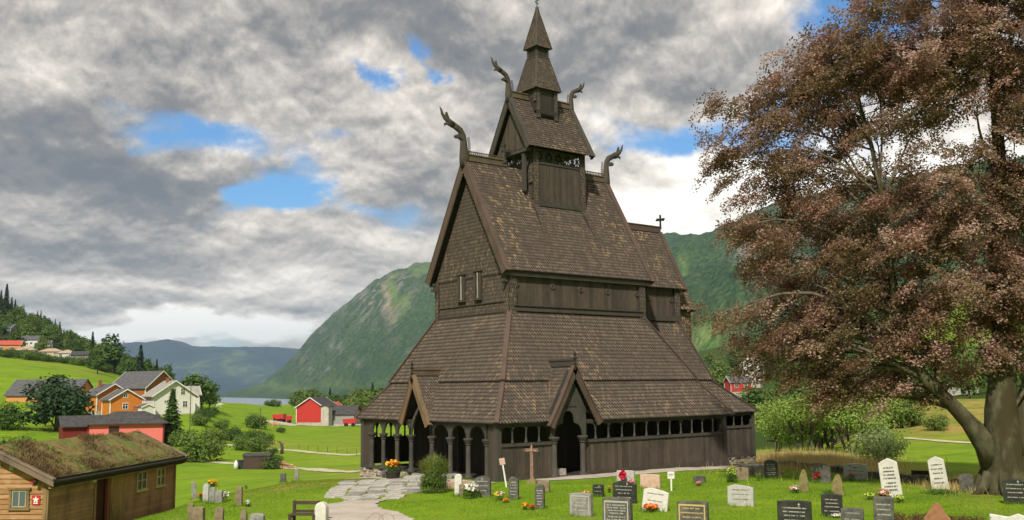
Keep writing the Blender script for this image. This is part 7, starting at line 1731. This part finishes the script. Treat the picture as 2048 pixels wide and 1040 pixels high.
# feathery bush by the west gallery
p, d = gp(868, 986, 20, 90); s = d/F; rt = empty('feathery_bush', tuple(p)); rt.scale = (.92, .92, .88); tag(rt, 'tall feathery green bush with yellow tips before the west gallery', 'bush')
crown_mesh('foliage', [(0, 0, .95, .52, .6), (-.32, 0, .8, .34, .5), (.36, 0, .95, .34, .45), (.05, 0, 1.45, .42, .36), (.2, 0, .4, .42, .45), (-.3, .1, .35, .35, .4)], 14000, .065, L_OLIVE, rt, 31)
g = np.random.default_rng(4); n = 800; a = g.uniform(0, 6.28, n); r = np.sqrt(g.uniform(0, 1, n))*.62; b0 = np.stack([r*np.cos(a), r*np.sin(a), 1.0+g.uniform(0, .75, n)*np.sqrt(np.clip(1-(r/.66)**2, 0, 1))], -1); t0 = b0+np.stack([np.cos(a)*r*.5+g.normal(size=n)*.05, np.sin(a)*r*.5, g.uniform(.12, .38, n)], -1); dvv = np.stack([np.sin(a)*.012, -np.cos(a)*.012, 0*a], -1)
arrmesh('sprigs', np.stack([b0-dvv, b0+dvv, t0+dvv*.3, t0-dvv*.3], 1).reshape(-1, 3), np.arange(4*n).reshape(n, 4), mat('yellow_sprigs', f_leaf([(.14, .19, .04), (.27, .32, .08), (.45, .36, .11)], (.2, .2, .06)), transl=.2), rt, rndv=g.uniform(0, 1, n))['kind'] = 'stuff'
# reddish clipped hedge at the bottom right
p, d = gp(1865, 1058, 20, 90); rt = empty('low_hedge', tuple(p), azu(1865)-R(90)); tag(rt, 'low reddish hedge at the bottom edge before the rusty stone', 'hedge')
mb = MB()
for x in np.linspace(-1.2, 1.3, 12): mb.tube([(x, 0, -.05), (x+.02, .02, .15), (x-.02, 0, .34)], [.015, .012, .005], 5)
mb.build('stems', M_TWIG, rt)['kind'] = 'stuff'
crown_mesh('foliage', [(x, 0, .22, .34, .22) for x in np.linspace(-1.25, 1.35, 9)], 7000, .05, mat('red_hedge_leaves', f_leaf([(.07, .035, .02), (.14, .07, .04), (.20, .12, .06)], (.10, .09, .03)), transl=.2), rt, 41)
# flagstones between the gravel walk and the west gallery
poly = [(690, 958), (800, 952), (842, 962), (838, 985), (770, 1004), (664, 1004), (672, 985)]
rf = random.Random(3); fl = []
def inpoly(u, v):
    c = False; n = len(poly)
    for i in range(n):
        (x1, y1), (x2, y2) = poly[i], poly[(i+1) % n]
        if (y1 > v) != (y2 > v) and u < (x2-x1)*(v-y1)/(y2-y1)+x1: c = not c
    return c
org = gp(755, 980)[0]; cells = []
for i in range(-6, 7):
    for j in range(-7, 8):
        x = org[0]+i*1.02+rf.uniform(-.18, .18)+(.5 if j % 2 else 0); y = org[1]+j*.78+rf.uniform(-.12, .12); uu, vv = proj((x, y, gz(x, y)))
        if inpoly(uu, vv): cells.append((x, y))
for (x, y) in cells:
    k = rf.choice([5, 6, 6]); a0 = rf.random()*6; pts = [(x+(.56*rf.uniform(.82, 1.0))*math.cos(a0+2*math.pi*q/k), y+(.43*rf.uniform(.82, 1.0))*math.sin(a0+2*math.pi*q/k)) for q in range(k)]
    zz_ = max(gz(a_, b_) for a_, b_ in pts); mb = MB(); mb.prism([(a_-x, b_-y, -.12) for a_, b_ in pts], (0, 0, .15+rf.random()*.015)); o = mb.build('flagstone', M_FLAG if rf.random() < .7 else ST['grey']); o.location = (x, y, gz(x, y)+.02)
    tag(o, 'irregular pale paving slab among others before the west gallery', 'paving slab', 'flagstones before the west gallery')
# door slab and a long sill stone by the gallery
for (u, v, w_, t_, h_, mt_n, lb) in ((862, 958, 2.9, 1.1, .22, 'pale', 'large pale threshold slab before the west gallery columns'), (905, 976, 1.7, .5, .30, 'pink', 'pale pinkish kerb stone left of the dark ornamental stone')):
    p, d = gp(u, v, 20, 90); mb = MB(); mb.prism([(-w_/2, -t_/2, -.1), (w_/2*.96, -t_/2*.9, -.1), (w_/2, t_/2*.9, -.1), (-w_/2*.93, t_/2, -.1)], (0, 0, h_+.1)); o = mb.build('stone_slab', ST[mt_n]); o.location = tuple(p); o.rotation_euler = (0, 0, azu(u)-R(90)+R(38)); tag(o, lb, 'stone slab')
# stacked flat stones by the chancel corner
mb = MB(); rs = random.Random(9)
for k_ in range(7):
    z = k_*.07; w_ = 1.5-k_*.12; mb.prism([(-w_+rs.uniform(-.1, .1), -.5, z), (w_+rs.uniform(-.1, .1), -.55, z), (w_*.9, .5, z), (-w_*.95, .5, z)], (0, 0, .055))
p, d = gp(1508, 948, 20, 90); o = mb.build('stone_stack', M_STONEW); o.location = tuple(p); o.rotation_euler = (0, 0, azu(1508)-R(80)); tag(o, 'stack of thin flat stones beside the chancel corner', 'stone stack')
# dry stone wall behind the graves on the right
wp = [gd(1560, 60), gd(1640, 57.5), gd(1720, 55), gd(1800, 52.5), gd(1870, 50.5), gd(1925, 49)]
mb = MB(); rs = random.Random(17)
for a, b in zip(wp[:-1], wp[1:]):
    L = np.linalg.norm(b[:2]-a[:2]); n = int(L/.38); d_ = (b-a)[:2]/L; o_ = np.array([-d_[1], d_[0]])
    for i in range(n):
        for lay in range(2):
            c = a[:2]+d_*(i+.5+rs.uniform(-.2, .2))*L/n+o_*rs.uniform(-.1, .1); z = gz(*c)+lay*.20; w_, h_, t_ = rs.uniform(.16, .30), rs.uniform(.16, .26), rs.uniform(.14, .24); vs = []
            for sz in (0, 1):
                for sx, sy in ((-1, -1), (1, -1), (1, 1), (-1, 1)): q = c+d_*sx*w_*rs.uniform(.75, 1.1)+o_*sy*t_*rs.uniform(.75, 1.1); vs.append((q[0], q[1], z-.05+sz*h_*rs.uniform(.8, 1.1)))
            mb.add(vs, [(0, 3, 2, 1), (4, 5, 6, 7), (0, 1, 5, 4), (1, 2, 6, 5), (2, 3, 7, 6), (3, 0, 4, 7)])
tag(mb.build('dry_stone_wall', ST['dark']), 'low dark dry stone wall along the back of the churchyard', 'wall')
# ------------------------------------------------------------------ grass blades
def grass(name, n, ufn, h0, h1, material, label=None, wd=.012, seed=1, lean=.35):
    g = np.random.default_rng(seed); U, Dd = ufn(g, n)
    a = np.array([azu(q) for q in np.linspace(-40, 2090, 100)]); az_ = np.interp(U, np.linspace(-40, 2090, 100), a)
    x = CAM[0]+Dd*np.cos(az_); y = CAM[1]+Dd*np.sin(az_)
    ok = ~((x > -.5) & (x < 24) & (np.abs(y) < 7.3)) & ~((y < -7.2) & (y > -9.6) & (x > 1) & (x < 24)) 
    for p_, r_ in ((gp(735, 1030)[0], 1.9), (gp(705, 1012)[0], 1.4), (gp(745, 985)[0], 2.2), (gp(800, 965)[0], 2.2), (gp(700, 990)[0], 1.6)): ok &= (np.hypot(x-p_[0], y-p_[1]) > r_)
    ok &= ~((x > -2.8) & (x < .2) & (y > -7.6) & (y < 7))
    x, y = x[ok], y[ok]; n = len(x); z = terr(x, y); h = g.uniform(h0, h1, n)*(.5+fbm(x*.8, y*.8, 3, 5)); t = g.uniform(0, 6.28, n)
    b = np.stack([x, y, z-.01], -1); dv = np.stack([np.cos(t), np.sin(t), 0*t], -1)*wd; tip = b+np.stack([g.normal(size=n)*lean*h, g.normal(size=n)*lean*h, h], -1)
    V = np.stack([b-dv, b+dv, tip+dv*.2, tip-dv*.2], 1).reshape(-1, 3)
    return tag(arrmesh(name, V, np.arange(4*n).reshape(n, 4), material, rndv=g.uniform(0, 1, n)), label, 'grass', kind='stuff')
def f_blade(t):
    k = t.attr('rnd'); p = ocoord(t); c = t.mix(k, (.13, .24, .012), (.27, .41, .035)); a = t.noise(p, .30, 6, .7); b = t.noise(p, 1.3, 5, .7)
    c = t.mix(t.ss(a, .50, .66, 0, .7), c, (.30, .34, .06)); c = t.mix(t.ss(b, .52, .7, 0, .6), c, (.09, .18, .012)); return t.mix(t.ss(a, .30, .44, .4, 0), c, (.10, .20, .015))
L_GRASS = mat('grass_blades', f_blade, rough=.8, transl=.45)
L_STRAW = mat('straw_blades', f_leaf([(.34, .27, .09), (.60, .44, .19), (.75, .58, .30)], (.38, .38, .10)), rough=.8, transl=.3)
grass('lawn_grass', 130000, lambda g, n: (g.uniform(180, 2080, n), np.sqrt(g.uniform(33**2, 60**2, n))), .035, .075, L_GRASS, 'short green lawn around the graves', seed=1)
grass('dry_grass', 16000, lambda g, n: (1590+g.normal(size=n)*85, 68+g.normal(size=n)*5.5), .25, .62, L_STRAW, 'tall dry straw-coloured grass beyond the chancel', wd=.014, seed=2, lean=.22)
grass('dry_grass', 2200, lambda g, n: (1905+g.normal(size=n)*40, 50+g.normal(size=n)*1.5), .2, .5, L_STRAW, 'dry straw-coloured grass by the stone wall under the beech', wd=.012, seed=3, lean=.25)

# longer tufts round the feet of the stones, and a few white clover heads in the lawn
g = np.random.default_rng(77); bx_ = []
for (x, y, hw) in SPOTS:
    n = int(90+150*hw); th = g.uniform(0, 6.28, n); rr = hw*1.0+np.abs(g.normal(size=n))*.10
    bx_.append(np.stack([x+np.cos(th)*rr, y+np.sin(th)*rr*.75], -1))
bx_ = np.concatenate(bx_); n = len(bx_); z = terr(bx_[:, 0], bx_[:, 1]); h = g.uniform(.07, .20, n); t_ = g.uniform(0, 6.28, n)
b = np.stack([bx_[:, 0], bx_[:, 1], z-.01], -1); dv = np.stack([np.cos(t_), np.sin(t_), 0*t_], -1)*.011; tip = b+np.stack([g.normal(size=n)*.3*h, g.normal(size=n)*.3*h, h], -1)
tag(arrmesh('grass_tufts', np.stack([b-dv, b+dv, tip+dv*.2, tip-dv*.2], 1).reshape(-1, 3), np.arange(4*n).reshape(n, 4), L_GRASS, rndv=g.uniform(0, 1, n)), 'longer grass tufts around the feet of the gravestones', 'grass', kind='stuff')
